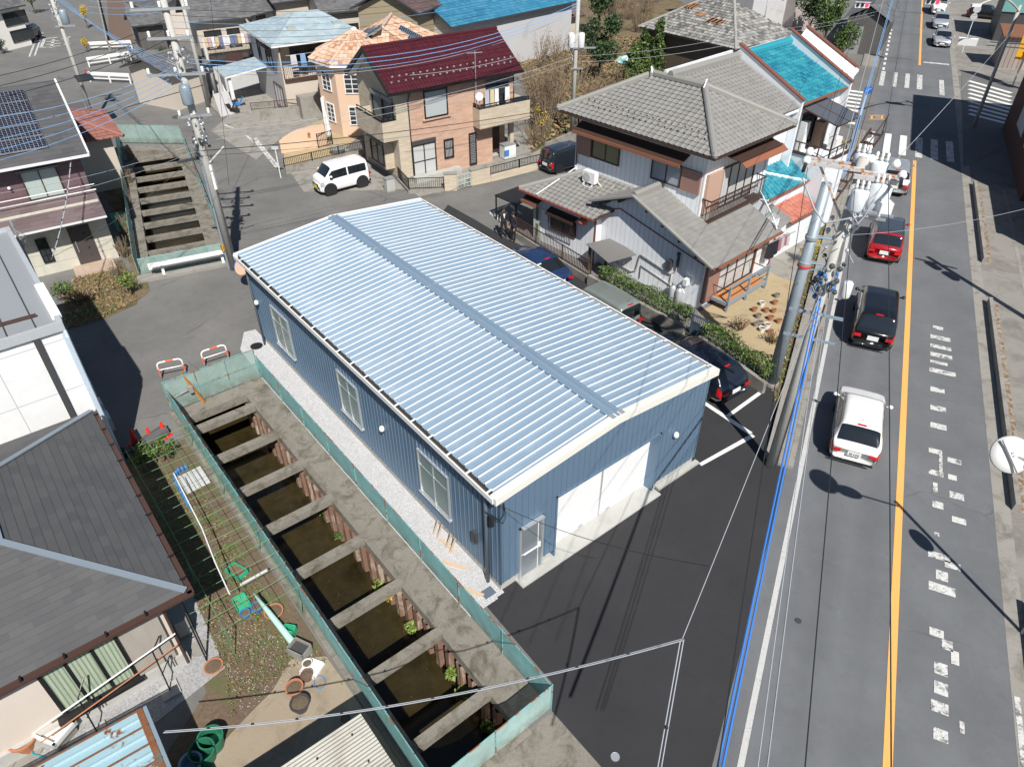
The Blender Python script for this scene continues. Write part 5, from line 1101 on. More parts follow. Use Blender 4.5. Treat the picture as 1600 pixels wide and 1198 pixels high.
MB().box(-6.9,-3.3,-3.0,0,0,.3).box(-7.2,-3.3,-3.6,-3.0,0,.2).box(-7.5,-3.3,-4.2,-3.6,0,.1).build('steps', M['conc'], LH)
t = thing('laundry', 'clothes and a tied white sheet on the balcony of the grey pale blue roofed house', 'laundry', loc2w(LH,(-.15,1.0,0)), 58)
MB().tube([(0,-.5,4.0),(0,4.2,4.0)],.015).build('pole', M['alu'], t)
for i,(y,w_,h,c_) in enumerate(((-.2,.4,1.0,(.55,.55,.57)),(.5,.35,.9,(.2,.35,.6)),(1.5,.4,1.1,(.6,.6,.62)),(3.0,.3,1.2,(.7,.7,.7)))): MB().slab([(0,y,4.0),(0,y+w_,4.0),(0,y+w_*1.1,4.0-h),(0,y-.03,4.0-h)],(.03,0,0)).build('garment', plain('cloth_%d'%i,c_,.9), t)
rail_fence('brown railing on the retaining wall of the grey pale blue roofed house', G(397,190), G(505,180), .75, .5, M['brownm'], wm=M['conc'])
MB_w = thing('retaining_wall', 'concrete retaining wall with a storage block beside the peach house', 'wall', G(470,184), 58); MB().box(-.3,.6,0,2.6,0,1.5).build('block', M['conc'], MB_w)
# ---------------- slate roofed house, lower left ----------------
SH = thing('house', 'single storey beige house with a dark slate hip roof at the lower left corner', 'house', WO, WAZ)
M['slate'] = tilemat('dark_slates', [(.074,.075,.08),(.084,.085,.089),(.094,.094,.097)], .7, .12)
M['slate_rough'] = M['slate']
M['flash'] = mat('grey_flashing', (.24,.29,.34), .5, metal=.2, var=.1, fine=.03)
SLT = [(0,0),(.98,0),(1,-.004)]
zs, zt_ = 2.72, 3.86; c1_,c2_,c3_,c4_ = (-6.4,2.86,zs),(-6.4,10.85,zs),(-11.9,10.85,zs),(-11.9,2.86,zs); ra_,rb_ = (-9.15,5.6,zt_),(-9.15,8.1,zt_)
mb = MB(); roof_panel(mb,[c1_,c2_,rb_,ra_],.36,.2,SLT,.012,.02,stagger=True); roof_panel(mb,[c4_,c1_,ra_],.42,.165,SLT,.012,.02,stagger=True); roof_panel(mb,[c2_,c3_,rb_],.36,.2,SLT,.012,.02,stagger=True); roof_panel(mb,[c3_,c4_,ra_,rb_],.36,.2,SLT,.012,.02,stagger=True)
sr = mb.build('roof', M['slate'], SH)
mb = MB(); mb.slab([c1_,c2_,rb_,ra_],(0,0,-.1)).slab([c4_,c1_,ra_],(0,0,-.1)).slab([c2_,c3_,rb_],(0,0,-.1)); mb.build('eaves', M['brownm'], sr)
mb = MB()
for a,b in ((c1_,ra_),(c2_,rb_),(ra_,rb_)): mb.bar(up(a,.045),up(b,.05),.15,.035)
mb.build('hip_flashing', M['flash'], sr)
mb = MB(); mb.box(-6.4,-6.28,2.75,10.85,zs-.1,zs-.02).box(-11.9,-6.3,2.74,2.86,zs-.1,zs-.02).bar((-6.28,2.74,zs),(-6.28,10.85,zs),.03,.05).bar((-11.9,2.72,zs),(-6.28,2.72,zs),.03,.05); gu = mb.build('gutter', M['brownm'], sr)
mb = MB()
for k in range(10): mb.box(-6.42,-6.27,3.2+k*.82,3.24+k*.82,zs,zs+.05)
for k in range(6): mb.box(-7.3-k*.8,-7.26-k*.8,2.72,2.88,zs,zs+.05)
mb.build('gutter_brackets', M['black'], gu)
M['cream_wall'] = mat('cream_render', (.62,.55,.49), .85, var=.04, scale=.7, fine=.015)
MB().box(-11.6,-6.95,3.3,10.4,0,2.66).build('wall', M['cream_wall'], SH)
MB().box(-11.6,-6.9,3.22,3.3,0,.38).build('foundation', M['conc_new'], SH)
M['curt'] = siding('green_curtain', (.40,.47,.36), .09, .03, (.20,.26,.18), .8, .1)
MB().box(-9.55,-8.0,3.285,3.295,.5,2.25).build('window_opening', M['glass'], SH)
wn = window(SH, (-9.55,3.28), (-7.98,3.28), .5, 2.25, M['black'], M['curt'], 2, (), .07)
MB().box(-7.95,-7.12,3.18,3.3,.52,2.25).build('shutter', siding('beige_shutter',(.42,.38,.34),.05,.012,(.3,.27,.24),.6,0,True), SH)
MB().box(-9.7,-7.9,3.1,3.3,.4,.5).build('sill', M['black'], SH)
MB().tube([(-6.97,3.2,2.6),(-6.97,3.2,.05)],.035).build('downpipe', M['brownm'], SH); MB().tube([(-6.6,3.0,2.6),(-6.6,3.0,.0)],.022).tube([(-6.55,3.15,2.2),(-6.55,3.15,.0)],.018).build('thin_pipe', M['black'], SH)
MB().box(-6.9,-6.55,3.9,4.5,.15,.7).build('air_conditioner', M['grey'], SH)
t = thing('laundry_poles', 'pair of long laundry poles on stands in front of the slate roofed house', 'laundry pole', wf(-8.3,2.75), WAZ)
MB().tube([(-1.75,.0,1.15),(1.35,.1,1.65)],.018).build('pole', M['white'], t); MB().tube([(-1.75,.0,.75),(1.3,.15,1.2)],.016).build('pole', M['terracotta'], t)
for x in (-.85,.75): MB().tube([(x,.0,.05),(x+.05,.1,1.4+x*.1),(x+.3,.35,1.55)],.018).tube([(x,.0,.7),(x+.3,.35,.75),(x+.3,.35,.3)],.014).build('stand', M['black'], t); MB().box(x-.2,x+.2,-.2,.2,0,.07).build('base', M['conc_new'], t)
# sink and pots
t = thing('garden_sink', 'white garden sink with a green tap by the beige wall at lower left', 'sink', G(92,1150), 20)
MB().box(-.32,.32,-.25,.25,0,.3).build('pedestal', M['conc'], t); mb = MB(); mb.box(-.38,.38,-.3,-.24,.3,.42).box(-.38,.38,.24,.3,.3,.42).box(-.38,-.32,-.3,.3,.3,.42).box(.32,.38,-.3,.3,.3,.42).box(-.38,.38,-.3,.3,.28,.32); mb.build('basin', M['porcelain'], t)
MB().tube([(-.3,.2,.3),(-.3,.2,.75)],.05).build('tap_post', mat('sage_pipe',(.5,.58,.5),.6), t); MB().tube([(-.3,.2,.7),(-.15,.05,.68),(-.12,.03,.55),(-.3,-.1,.4),(-.4,-.35,.1),(-.2,-.5,.02),(.1,-.45,.02)],.022).build('hose', plain('teal_hose',(.05,.3,.35),.5), t)
def pot(px, py, r, h, m, lab, soil=True, name='flower_pot', z=0, grp=None, plantm=None):
    t = thing(name, lab, 'flower pot', G(px, py) + Vector((0,0,z)), 0, grp)
    MB().lathe([(r*.68,0),(r*.95,h*.85),(r*1.05,h*.86),(r*1.05,h),(r*.9,h),(r*.88,h*.82),(0,h*.82)],(0,0,0),18).build('pot', m, t, smooth=False)
    if soil: MB().lathe([(r*.87,h*.83),(r*.5,h*.88),(0,h*.9)],(0,0,0),14).build('soil', M['soil'], t)
    return t
pot(45,1165,.3,.4,M['terracotta'],'large terracotta pot beside the white garden sink')
pot(463,1082,.2,.28,M['terracotta'],'terracotta pot with pale rim on the garden patio')
pot(471,1106,.22,.26,M['dkgrey'],'dark grey pot next to the terracotta one on the patio')
pot(429,959,.24,.14,M['terracotta'],'wide shallow terracotta bowl on the soil near the canal fence')
pot(541,1142-15,.13,.15,M['conc'],'small pale pot by the corrugated roof')
pot(335,1043,.22,.1,M['terracotta'],'round terracotta saucer on the gravel corner')

pot(385,962,.13,.16,M['blue_p'],'light blue pot near the green tray'); pot(403,952,.15,.16,M['blue_p'],'second light blue pot, nearer the fence')

pot(521-40,1064-4,.14,.2,mat('old_clay2',(.2,.1,.08),.9),'brown clay pot at the patio edge by the fence')
for (px,py,lab,rr_) in ((335,1165,'dark green tub in the shaded corner, upper of two',.27),(322,1185,'dark green tub in the shaded corner, lower of two',.27)):
    t = thing('tub', lab, 'tub', G(px,py), 0); MB().lathe([(rr_*.8,0),(rr_,.38),(rr_*1.05,.38),(rr_*1.05,.41),(rr_*.92,.41),(rr_*.85,.1),(0,.1)],(0,0,0),20).build('body', plain('dark_green_tub',(.02,.16,.09),.5), t)
t = thing('tub', 'pale blue tub partly hidden by the rusty blue shed roof', 'tub', G(303,1200), 0); MB().lathe([(.18,0),(.23,.28),(.25,.28),(.25,.3),(.2,.3),(.18,.06),(0,.06)],(0,0,0),18).build('body', plain('pale_blue_tub',(.3,.45,.6),.5), t)
def tray(px,py,w_,d_,h,az,m,lab,nm='tray',fill=None):
    t = thing(nm, lab, nm.replace('_',' '), G(px,py), az); mb = MB(); e=.02
    mb.box(-w_/2,w_/2,-d_/2,-d_/2+e,0,h).box(-w_/2,w_/2,d_/2-e,d_/2,0,h).box(-w_/2,-w_/2+e,-d_/2,d_/2,0,h).box(w_/2-e,w_/2,-d_/2,d_/2,0,h).box(-w_/2,w_/2,-d_/2,d_/2,0,.02); mb.build('body', m, t)
    if fill: MB().box(-w_/2+e,w_/2-e,-d_/2+e,d_/2-e,.02,h*.6).build('soil', fill, t)
    return t
tray(371,895,.55,.33,.16,30,M['green_p'],'bright green planter tray under the garden netting','tray',M['drygrass'])
tray(378,943,.36,.5,.1,-38,M['green_p'],'bright green square crate frame on the soil','crate')
tray(470,1020,.5,.36,.3,25,M['conc'],'grey concrete basin with dark inside at the patio edge','basin',M['dkgrey'])
tray(488,1045,.45,.45,.08,20,M['porcelain'],'white square tray with a white pot on the patio','tray')
tray(454,988,.3,.2,.22,10,M['green_p'],'small green crate tipped beside the canal fence','crate')
pot(482,1042,.12,.2,M['porcelain'],'white pot with a small green plant standing in the white tray')
t = thing('parasol', 'closed pale green parasol lying against the canal fence in the garden', 'parasol', G(462,1010), WAZ)
MB().lathe([(.02,0),(.09,.2),(.07,1.2),(.03,1.9)],(0,-.1,.1),10,0,(-.12,.93,.2)).build('cloth', mat('pale_green_cloth',(.42,.66,.58),.8), t, smooth=True); MB().tube([(0,-.3,.05),(0,-.1,.1)],.02).build('pole', M['alu'], t)
t = thing('racket', 'blue rimmed racket lying on the patio', 'racket', G(500,1066), -30)
MB().tube([(0+.13*math.cos(a),.17*math.sin(a),.03) for a in np.linspace(0,2*math.pi,18)],.01).build('rim', M['blue_p'], t)
# rusty blue shed roof & corrugated roof
RS = thing('shed', 'small shed with a rusty pale blue ribbed metal roof at the bottom left', 'shed', wf(-8.05,1.35), WAZ)
M['rust_blue'] = mat('rusty_blue_paint', (.33,.50,.57), .6, var=.12, scale=2, fine=.05, dirt=(.20,.07,.03), dscale=2.2, dlo=.58, dhi=.63)
zz = 1.9; mb = MB(); roof_panel(mb, [(.0,-4,zz-.1),(0,0,zz-.1),(-4,0,zz+.15),(-4,-4,zz+.15)][::1], .42, 6, [(0,0),(.04,.04),(.1,.04),(.14,0),(1,0)], 0, .02); r_ = mb.build('roof', M['rust_blue'], RS)
mb = MB()
for k in range(11): mb.bar((.0,-.03-k*.42+.42*.03,zz-.02),(-4,-.03-k*.42+.42*.03,zz+.23),.03,.02)
mb.build('rusty_seams', M['rust'], r_)
MB().bar((.04,-4,zz-.1),(.04,.02,zz-.1),.08,.1).build('gutter', M['bluegrey'], r_); MB().box(-.12,0,-4,0,zz-.06,zz-.03).build('rusty_edge', M['rust'], r_); MB().box(-4,-.2,-4,-.15,0,zz-.12).build('wall', M['bluegrey'], RS)
CS = thing('lean_to', 'lean-to with a pale translucent corrugated roof at the bottom edge beside the canal', 'lean-to', wf(-4.63,-1.55), WAZ)
M['corr'] = mat('translucent_corrugated', (.44,.43,.38), .6, var=.06, scale=.8, fine=.02, dirt=(.33,.31,.27), dscale=1)
zz = 1.85; mb = MB(); roof_panel(mb, [(0,-4,zz),(0,0,zz),(-5,0,zz+.15),(-5,-4,zz+.15)], .076, 7, [(0,0),(.25,.012),(.5,.02),(.75,.012),(1,0)], 0, .01); cr_ = mb.build('roof', M['corr'], CS)
mb = MB(); random.seed(3)
for i in range(6):
    for j in range(4): x=-.35-j*.75; y=-.3-i*.65; mb.lathe([(.02,0),(.02,.03),(0,.035)],(x,y,zz+.03-x*.03),6)
mb.build('fixing_caps', M['black'], cr_)
MB().box(-5,-.1,-4,-.06,zz-.12,zz-.04).box(-.14,-.06,-.14,-.06,0,zz).box(-3,-2.9,-.14,-.06,0,zz).build('frame', M['brownm'], CS)
# ---------------- white panelled building, left ----------------
WB = thing('building', 'white panelled building with a flat grey metal roof at the left edge', 'building', WO, WAZ)
M['wpanel'] = brick('white_panels', (.80,.81,.82), (.78,.79,.80), (.42,.43,.44), 1.2, 1.6, .012, .4, 0, .2)
M['wroof'] = mat('grey_flat_roofing', (.34,.36,.38), .5, metal=.2, var=.04, scale=.5, fine=.01)
zt2 = 5.2
MB().box(-13,-6.2,11.6,19.2,0,zt2).build('wall', M['wpanel'], WB)
MB().box(-13,-6.16,11.56,19.24,zt2,zt2+.05).build('roof', M['wroof'], WB)
mb = MB(); mb.box(-13,-6.12,11.5,11.62,zt2-.1,zt2+.16).box(-6.24,-6.1,11.62,19.3,zt2-.1,zt2+.16).box(-13,-6.24,19.18,19.3,zt2-.1,zt2+.16)
mb.build('parapet_trim', mat('grey_trim',(.42,.45,.48),.5), WB)
mb = MB()
for x in (-6.75,-7.45,-8.2): mb.bar((x,11.7,zt2+.06),(x,19.1,zt2+.06),.03,.05)
mb.build('roof_seams', M['dkgrey'], WB); MB().bar((-9,12.6,zt2+.12),(-6.6,12.45,zt2+.12),.08,.06).build('snow_bar', M['brownm'], WB)
MB().box(-6.3,-6.05,12.0,14.2,zt2+.05,zt2+.2).build('rooftop_duct', M['white'], WB)
MB().tube([(-6.15,11.55,5.1),(-6.15,11.45,4.9),(-6.15,11.45,.2)],.05).box(-6.25,-6.1,11.52,11.58,2,5).build('downpipe', mat('pale_blue_pipe',(.5,.6,.7),.4), WB)
MB().box(-6.95,-6.8,11.5,11.6,0,zt2-.1).build('dark_joint', M['dkgrey'], WB)
mb = MB()
for y in (12.3,13.2,14.6,15.8): mb.box(-6.2,-5.95,y,y+.5,.8,1.3)
mb.tube([(-6.15,12,1.6),(-6.12,16,1.9),(-6.15,18.5,3.2)],.02).tube([(-6.12,12.5,.5),(-6.12,18.6,2.2)],.03); mb.build('meters_and_pipes', M['alu'], WB)
MB().tube([(-6.0,18.9,0),(-6.0,18.9,5.7)],.05).tube([(-6.0,18.9,5.3),(-5.8,18.6,5.2),(-6.1,18.7,5.0),(-5.8,19.2,4.9),(-6.0,18.9,4.6)],.02).build('service_mast', M['grey'], WB)
# ---------------- dark purple house with solar panels ----------------
PO = Vector((-18.85, 30.75, 0)); PH = thing('house', 'two storey dark purple sided house with solar panels on its dark slate roof', 'house', PO, 56)
M['purple'] = siding('purple_siding', (.16,.10,.115), .38, .012, (.08,.05,.06), .6, .05, True)
M['cream_s'] = siding('cream_siding', (.60,.58,.50), .5, .01, (.3,.28,.22), .6, .03, True)
M['slate2'] = tilemat('charcoal_slates', [(.075,.075,.08),(.09,.09,.095),(.10,.10,.105)], .6, .1)
wallbox(PH, -9, 0, -9, .1, 0, 2.9, M['cream_s']); wallbox(PH, -9, -.9, -9, .02, 2.9, 4.8, M['purple'])
e0,e1,k0,k1 = (-.3,-9.3,4.85),(-.3,.4,4.85),(-5.4,.4,6.85),(-5.4,-9.3,6.85)
mb = MB(); roof_panel(mb,[e0,e1,k0,k1],.5,.3,SLT,.012,.02,stagger=True); roof_panel(mb,[(-10.5,.4,4.85),(-10.5,-9.3,4.85),k1,k0],.5,.3,SLT,.012,.02); pr = mb.build('roof', M['slate2'], PH)
MB().slab([e0,e1,k0,k1],(0,0,-.12)).slab([(-10.5,.4,4.85),(-10.5,-9.3,4.85),k1,k0],(0,0,-.12)).build('eaves', M['dkgrey'], pr)
MB().bar(up(e1,0),up(k0,0),.08,.2).bar((-.25,-9.3,4.83),(-.25,.4,4.83),.08,.1).build('bargeboard', M['white_d'], pr)
mb = MB(); roof_panel(mb,[(1.0,-9,2.5),(1.0,.15,2.5),(-.9,.15,3.1),(-.9,-9,3.1)],.5,.3,SLT,.01,.02,stagger=True); lr2 = mb.build('lower_roof', tilemat('purple_slates',[(.13,.095,.10),(.155,.115,.12),(.17,.13,.135)],.6,.1), PH)
MB().bar((1.02,-9,2.48),(1.02,.15,2.48),.07,.08).build('gutter', M['white_d'], lr2); MB().slab([(1.0,-9,2.5),(1.0,.15,2.5),(-.9,.15,3.1),(-.9,-9,3.1)],(0,0,-.09)).build('eaves', M['dkgrey'], lr2)
w_ = window(PH, (-.9,-2.45), (-.9,-1.0), 3.15, 4.45, M['choc'], plain('curtain_pale_green',(.40,.47,.45),.25), 1); MB().box(-.9,-.75,-2.55,-.9,4.45,4.5).build('window_hood', M['grey'], w_)
MB().tube([(-.55,-9,3.45),(-.55,.2,3.45)],.022).tube([(-.5,-9,3.22),(-.5,.2,3.22)],.028).build('balcony_rail', M['white_d'], PH)
d = MB().box(0,.04,-1.55,-.65,.05,1.95).build('door', mat('dark_grey_door',(.07,.06,.06),.5), PH); MB().tube([(.08,-1.4,.75),(.1,-1.4,1.3)],.02).build('handle', M['alu'], d)
mb = MB()
for k in range(4): mb.box(.04,.05,-1.0,-.9,.45+k*.35,.55+k*.35)
mb.build('door_panes', M['glass'], d)
window(PH, (0,-2.9), (0,-2.45), .6, 1.75, M['black'], M['glass'], 1, (.3,.6)); window(PH, (-.9,-5.2), (-.9,-4.4), 3.15, 4.3, M['choc'], M['glass'], 0)
MB().box(0,1.1,-1.9,-.2,0,.12).build('doorstep', brick('pink_step',(.5,.38,.3),(.45,.34,.27),(.35,.28,.22),.3,.3,.01,axis='XY'), PH)
MB().ball((-.75,-3.0,3.9),.07).build('vent_cap', M['white'], PH)
sl2 = (6.85-4.85)/5.1
M['solar2'] = brick('solar_array', (.010,.013,.03), (.012,.015,.03), (.42,.44,.47), .16, .16, .006, .25, 0, 0, axis='UV')
for i in range(5):
    x0 = -1.0 - i*.78
    panel(PH, (x0,-9.0,4.85+(-.3-x0)*sl2+.13), (0,1,0), (-.72,0,.72*sl2), 8.0, 1, 'solar_panel', (1,1.0), M['solar2'])
# porch stuff behind: dark flat roofs
t = thing('carport', 'small brown and grey lean-to roofs beside the purple house', 'lean-to', G(150,222), 56)
MB().slab([(-1.6,-1.2,2.1),(-.2,-1.0,1.9),(-.1,.1,1.9),(-1.6,.2,2.1)],(0,0,.05)).build('roof', mat('dark_grey_sheet',(.11,.10,.10),.7), t); MB().slab([(-1.4,-1.7,2.25),(-.6,-1.7,2.25),(-.6,-1.2,2.25),(-1.4,-1.2,2.25)],(0,0,.04)).build('rusty_panel', M['rust'], t); MB().box(-1.4,-.3,-.9,.0,0,1.85).build('wall', M['brownm'], t)
MB().box(-3.6,-1.8,.3,1.3,3.3,3.35).build('dark_awning', M['black'], t)
solo(setw(MB().box(-.5,.5,-.9,.9,0,.04).build('green_mat', M['green_p']), loc2w(PH,(-.55,1.35,0)), 56) if False else MB().poly([tuple(loc2w(PH,p)) for p in ((-5.6,.6,.03),(-3.0,.6,.03),(-3.0,1.3,.03),(-5.6,1.3,.03))]).build('green_mat', M['green_p']), 'bright green artificial turf mat in the gap beside the purple house', 'mat')
# reddish tiled roof behind
RH = thing('house', 'low house with a faded reddish tiled hip roof behind the solar panel house', 'house', loc2w(PH,(-9.6,.2,0)), 56)
M['tile_pink'] = tilemat('faded_red_tiles', [(.22,.09,.075),(.27,.115,.095),(.31,.14,.11)], .75, .25)
q1,q2,q3,q4=(1.0,-9,2.9),(1.0,2.6,2.9),(-4.4,2.6,2.9),(-4.4,-9,2.9); t1_,t2_=(-1.7,-.4,4.1),(-1.7,-9,4.1)
mb=MB(); roof_panel(mb,[q1,q2,t1_,t2_],.27,.25,S_TILE,.03,.02); roof_panel(mb,[q2,q3,t1_],.27,.25,S_TILE,.03,.02); roof_panel(mb,[q3,q4,t2_,t1_],.27,.25,S_TILE,.03,.02); o=mb.build('roof',M['tile_pink'],RH)
mb=MB(); ridge(mb,t1_,t2_,.25,.2); ridge(mb,q2,t1_,.2,.14); ridge(mb,q3,t1_,.2,.14); mb.build('ridge_tiles',M['tile_pink'],o); MB().box(-3.8,.5,-9,2.0,0,2.85).build('wall',M['beigewall'],RH)
# ---------------- cars ----------------
PROF = {
 'hatch': dict(top=[(0,.50),(.02,.60),(.05,.665),(.13,.87),(.19,.955),(.28,.985),(.5,1),(.60,.975),(.77,.68),(.92,.585),(.98,.50),(1,.38)], rear=(.055,.165), wind=(.615,.765), side=(.16,.72), belt=.63),
 'mpv':   dict(top=[(0,.50),(.012,.60),(.03,.66),(.075,.90),(.11,.965),(.2,.99),(.5,1),(.66,.975),(.82,.66),(.94,.58),(.985,.48),(1,.36)], rear=(.03,.085), wind=(.675,.81), side=(.10,.78), belt=.6),
 'kei':   dict(top=[(0,.50),(.01,.58),(.035,.85),(.055,.95),(.12,.99),(.5,1),(.74,.97),(.88,.65),(.965,.58),(.99,.46),(1,.36)], rear=(.016,.047), wind=(.75,.87), side=(.07,.83), belt=.57),
 'wagon': dict(top=[(0,.52),(.015,.60),(.04,.68),(.11,.90),(.15,.955),(.25,.985),(.5,1),(.60,.965),(.74,.68),(.90,.60),(.98,.50),(1,.38)], rear=(.045,.125), wind=(.61,.735), side=(.13,.70), belt=.64),
 'sedan': dict(top=[(0,.48),(.02,.60),(.08,.66),(.12,.69),(.28,.955),(.38,.99),(.5,1),(.58,.97),(.75,.67),(.92,.58),(.98,.48),(1,.36)], rear=(.125,.26), wind=(.6,.745), side=(.2,.70), belt=.64),
}
M['plate_w'] = plain('plate_white', (.7,.71,.70), .5); M['plate_y'] = plain('plate_yellow', (.75,.55,.02), .5)
M['lens_r'] = plain('red_lens', (.50,.012,.015), .2, coat=.5); M['lens_c'] = plain('clear_lens', (.55,.58,.6), .12, .3); M['carglass'] = plain('car_glass', (.012,.016,.02), .05, spec=.9, coat=.5)
M['rim'] = plain('alloy_rim', (.45,.46,.48), .3, .7); M['blacktrim'] = plain('black_trim', (.02,.02,.022), .5); M['plate_ink'] = plain('plate_ink', (.05,.16,.12), .5)
def paint(name, col, metal=.0, rough=.25): return plain(name, col, rough, metal, coat=1.0)
_cars = {}
def car(lab, style, Lc, Wc, Hc, pm, loc, az, cat='car', name='car', roofm=None, plate='w', group=None, brake=True, wiper=True):
    P = PROF[style]; T = thing(name, lab, cat, loc, az, group)
    n = 81; ts = np.linspace(0, 1, n); tz = np.interp(ts, [a for a,_ in P['top']], [b for _,b in P['top']])
    def sm(a, k=2):
        for _ in range(k): b = a.copy(); b[1:-1] = (a[:-2] + 2*a[1:-1] + a[2:])/4; a = b
        return a
    tz = sm(tz, 1) * Hc; hw = Wc/2 * np.interp(ts, [0,.03,.1,.3,.75,.92,.975,1], [.86,.94,.985,1,1,.95,.84,.70]); hw = sm(hw, 3)
    belt = np.minimum(P['belt']*Hc*np.interp(ts,[0,.5,1],[1.03,1,.93]), tz - .045*Hc); zb = Hc*np.interp(ts,[0,.06,.94,1],[.20,.13,.13,.17])
    rise = np.clip((tz - belt)/(Hc*(1-P['belt'])), 0, 1); re = hw*(.92 - (.16 if style in('hatch','sedan','wagon') else .09)*rise)
    J = 25; jt = np.linspace(0, 6, J); grid = np.zeros((n, J, 3))
    for i in range(n):
        w, r_, z = hw[i], re[i], tz[i]; b0 = zb[i]
        cx = np.array([w*.80, w*.95, w, w*.985, r_, r_*.8, 0]); cz = np.array([b0, b0+.03*Hc, b0+.4*(belt[i]-b0), belt[i], z-.055*Hc*min(1,.35+rise[i]), z-.008*Hc, z])
        x = np.interp(jt, range(7), cx); zz = np.interp(jt, range(7), cz)
        for _ in range(2): x[1:-1] = (x[:-2]+2*x[1:-1]+x[2:])/4; zz[1:-1] = (zz[:-2]+2*zz[1:-1]+zz[2:])/4
        grid[i,:,0] = x; grid[i,:,2] = zz; grid[i,:,1] = (ts[i]-.5)*Lc
    # rounded nose / tail in plan
    for i in range(n):
        k = max(0, (.05 - ts[i])/.05, (ts[i]-.95)/.05)
        if k > 0: grid[i,:,1] += (-1 if ts[i] > .5 else 1)*(grid[i,:,0]/(Wc/2))**2*.10*k
    full = np.concatenate([grid, grid[:, -2::-1] * np.array([-1,1,1])], axis=1); K = full.shape[1]
    def surf(i0, i1, j0, j1, off, mirror=False):
        g = full; du = np.gradient(g, axis=0); dv = np.gradient(g, axis=1); nn = np.cross(dv, du); nn /= (np.linalg.norm(nn, axis=2, keepdims=True)+1e-9)
        c = nn[n//2, K//2]; nn = nn if c[2] > 0 else -nn
        q = g + nn*off; I = range(i0, i1+1); Jr = range(j0, j1+1); idx = {}; v = []; f = []
        for i in I:
            for j in Jr: idx[i,j] = len(v); v.append(tuple(q[i,j]))
        for i in I:
            for j in Jr:
                if (i+1,j) in idx and (i,j+1) in idx: f.append((idx[i,j], idx[i,j+1], idx[i+1,j+1], idx[i+1,j]))
        return v, f
    mb = MB(); v, f = surf(0, n-1, 0, K-1, 0); mb.add(v, f); m0 = len(mb.f)
    mb.f.append(tuple(range(K))); mb.m.append(0); mb.uv.append(None); mb.f.append(tuple((n-1)*K + j for j in range(K-1,-1,-1))); mb.m.append(0); mb.uv.append(None)
    body = mb.build('body', pm, T, smooth=True)
    I = lambda t: int(round(t*(n-1)))
    def part_(nm, i0, i1, j0, j1, m, off=.007, parent=None):
        mb = MB(); v, f = surf(i0, i1, j0, j1, off); mb.add(v, f); return mb.build(nm, m, parent or T, smooth=True)
    jr = 15; C = J-1      # ring index of the roof edge, centre index
    part_('windshield', I(P['wind'][0]), I(P['wind'][1]), jr+2, K-1-jr-2, M['carglass'])
    part_('rear_window', I(P['rear'][0]), I(P['rear'][1]), jr+2, K-1-jr-2, M['carglass'])
    s0, s1 = I(P['side'][0]), I(P['side'][1]); sm_ = (s0+s1)//2
    for a, b in ((s0+1, sm_-1), (sm_+1, s1-2)):
        part_('side_window', a, b, 12, 15, M['carglass']); part_('side_window', a, b, K-1-15, K-1-12, M['carglass'])
    if roofm: part_('roof', I(P['side'][0])+1, I(P['wind'][0])-1, jr+1, K-1-jr-1, roofm, .006)
    zl = belt[2]
    # lamps
    for sx in (0, 1):
        j0, j1 = (8, 12) if sx == 0 else (K-1-12, K-1-8)
        if style in ('kei','mpv'): part_('taillight', 0, 3, (7,11)[0] if sx==0 else K-1-12, 12 if sx==0 else K-1-7, M['lens_r'], .012)
        else: part_('taillight', 0, 5, j0, j1, M['lens_r'], .012)
        part_('headlight', n-8, n-2, 9 if sx==0 else K-1-12, 12 if sx==0 else K-1-9, M['lens_c'], .01)
        s = 1 if sx == 0 else -1; lx = s*Wc*.36
        MB().add([(lx-.13,-Lc/2-.012+.02,Hc*.40),(lx+.13,-Lc/2-.012+.05*1,Hc*.40),(lx+.13,-Lc/2-.012+.05,Hc*.47),(lx-.13,-Lc/2-.012+.02,Hc*.47)],[(0,1,2,3)]).slab([(lx-.12,-Lc/2+.03,Hc*.41),(lx+.12,-Lc/2+.03,Hc*.41),(lx+.12,-Lc/2+.035,Hc*.48),(lx-.12,-Lc/2+.035,Hc*.48)],(0,-.05,0)).build('taillight', M['lens_r'], T)
        y = (P['wind'][1]-.5)*Lc - .25; x = s*(Wc/2+.02)
        MB().ball((x+s*.09, y, Hc*.68), .085, 8, sz=.75).bar((x-s*.05,y,Hc*.66),(x+s*.06,y,Hc*.67),.05,.04).build('mirror', pm, T, smooth=True)
    MB().slab([(-.2,-Lc/2+.012,Hc*.36),(.2,-Lc/2+.012,Hc*.36),(.2,-Lc/2+.02,Hc*.47),(-.2,-Lc/2+.02,Hc*.47)],(0,-.03,0)).build('license_plate', M['plate_'+plate], T)
    pl = MB().slab([(-.2,Lc/2-.0,Hc*.26),(.2,Lc/2-.0,Hc*.26),(.2,Lc/2-.012,Hc*.36),(-.2,Lc/2-.012,Hc*.36)],(0,.03,0)).build('license_plate', M['plate_'+plate], T)
    mb = MB(); 
    for k in range(3): mb.box(-.35,.35,Lc/2-.03,Lc/2+.012,Hc*(.30+.045*k),Hc*(.315+.045*k))
    mb.build('grille', M['blacktrim'], T)
    mb = MB(); mb.slab([(-Wc*.42,-Lc/2+.05,Hc*.15),(Wc*.42,-Lc/2+.05,Hc*.15),(Wc*.40,-Lc/2+.02,Hc*.21),(-Wc*.40,-Lc/2+.02,Hc*.21)],(0,-.04,0)).build('bumper', M['blacktrim'] if style!='hatch' else M['blacktrim'], T)
    if brake: i = I(P['rear'][1])+1; q = full[i, K//2]; MB().slab([(-.13,q[1]-.02,q[2]+.004),(.13,q[1]-.02,q[2]+.004),(.13,q[1]+.03,q[2]+.02),(-.13,q[1]+.03,q[2]+.02)],(0,0,.015)).build('brake_light', M['lens_r'], T)
    # roof seams and antenna
    mb = MB()
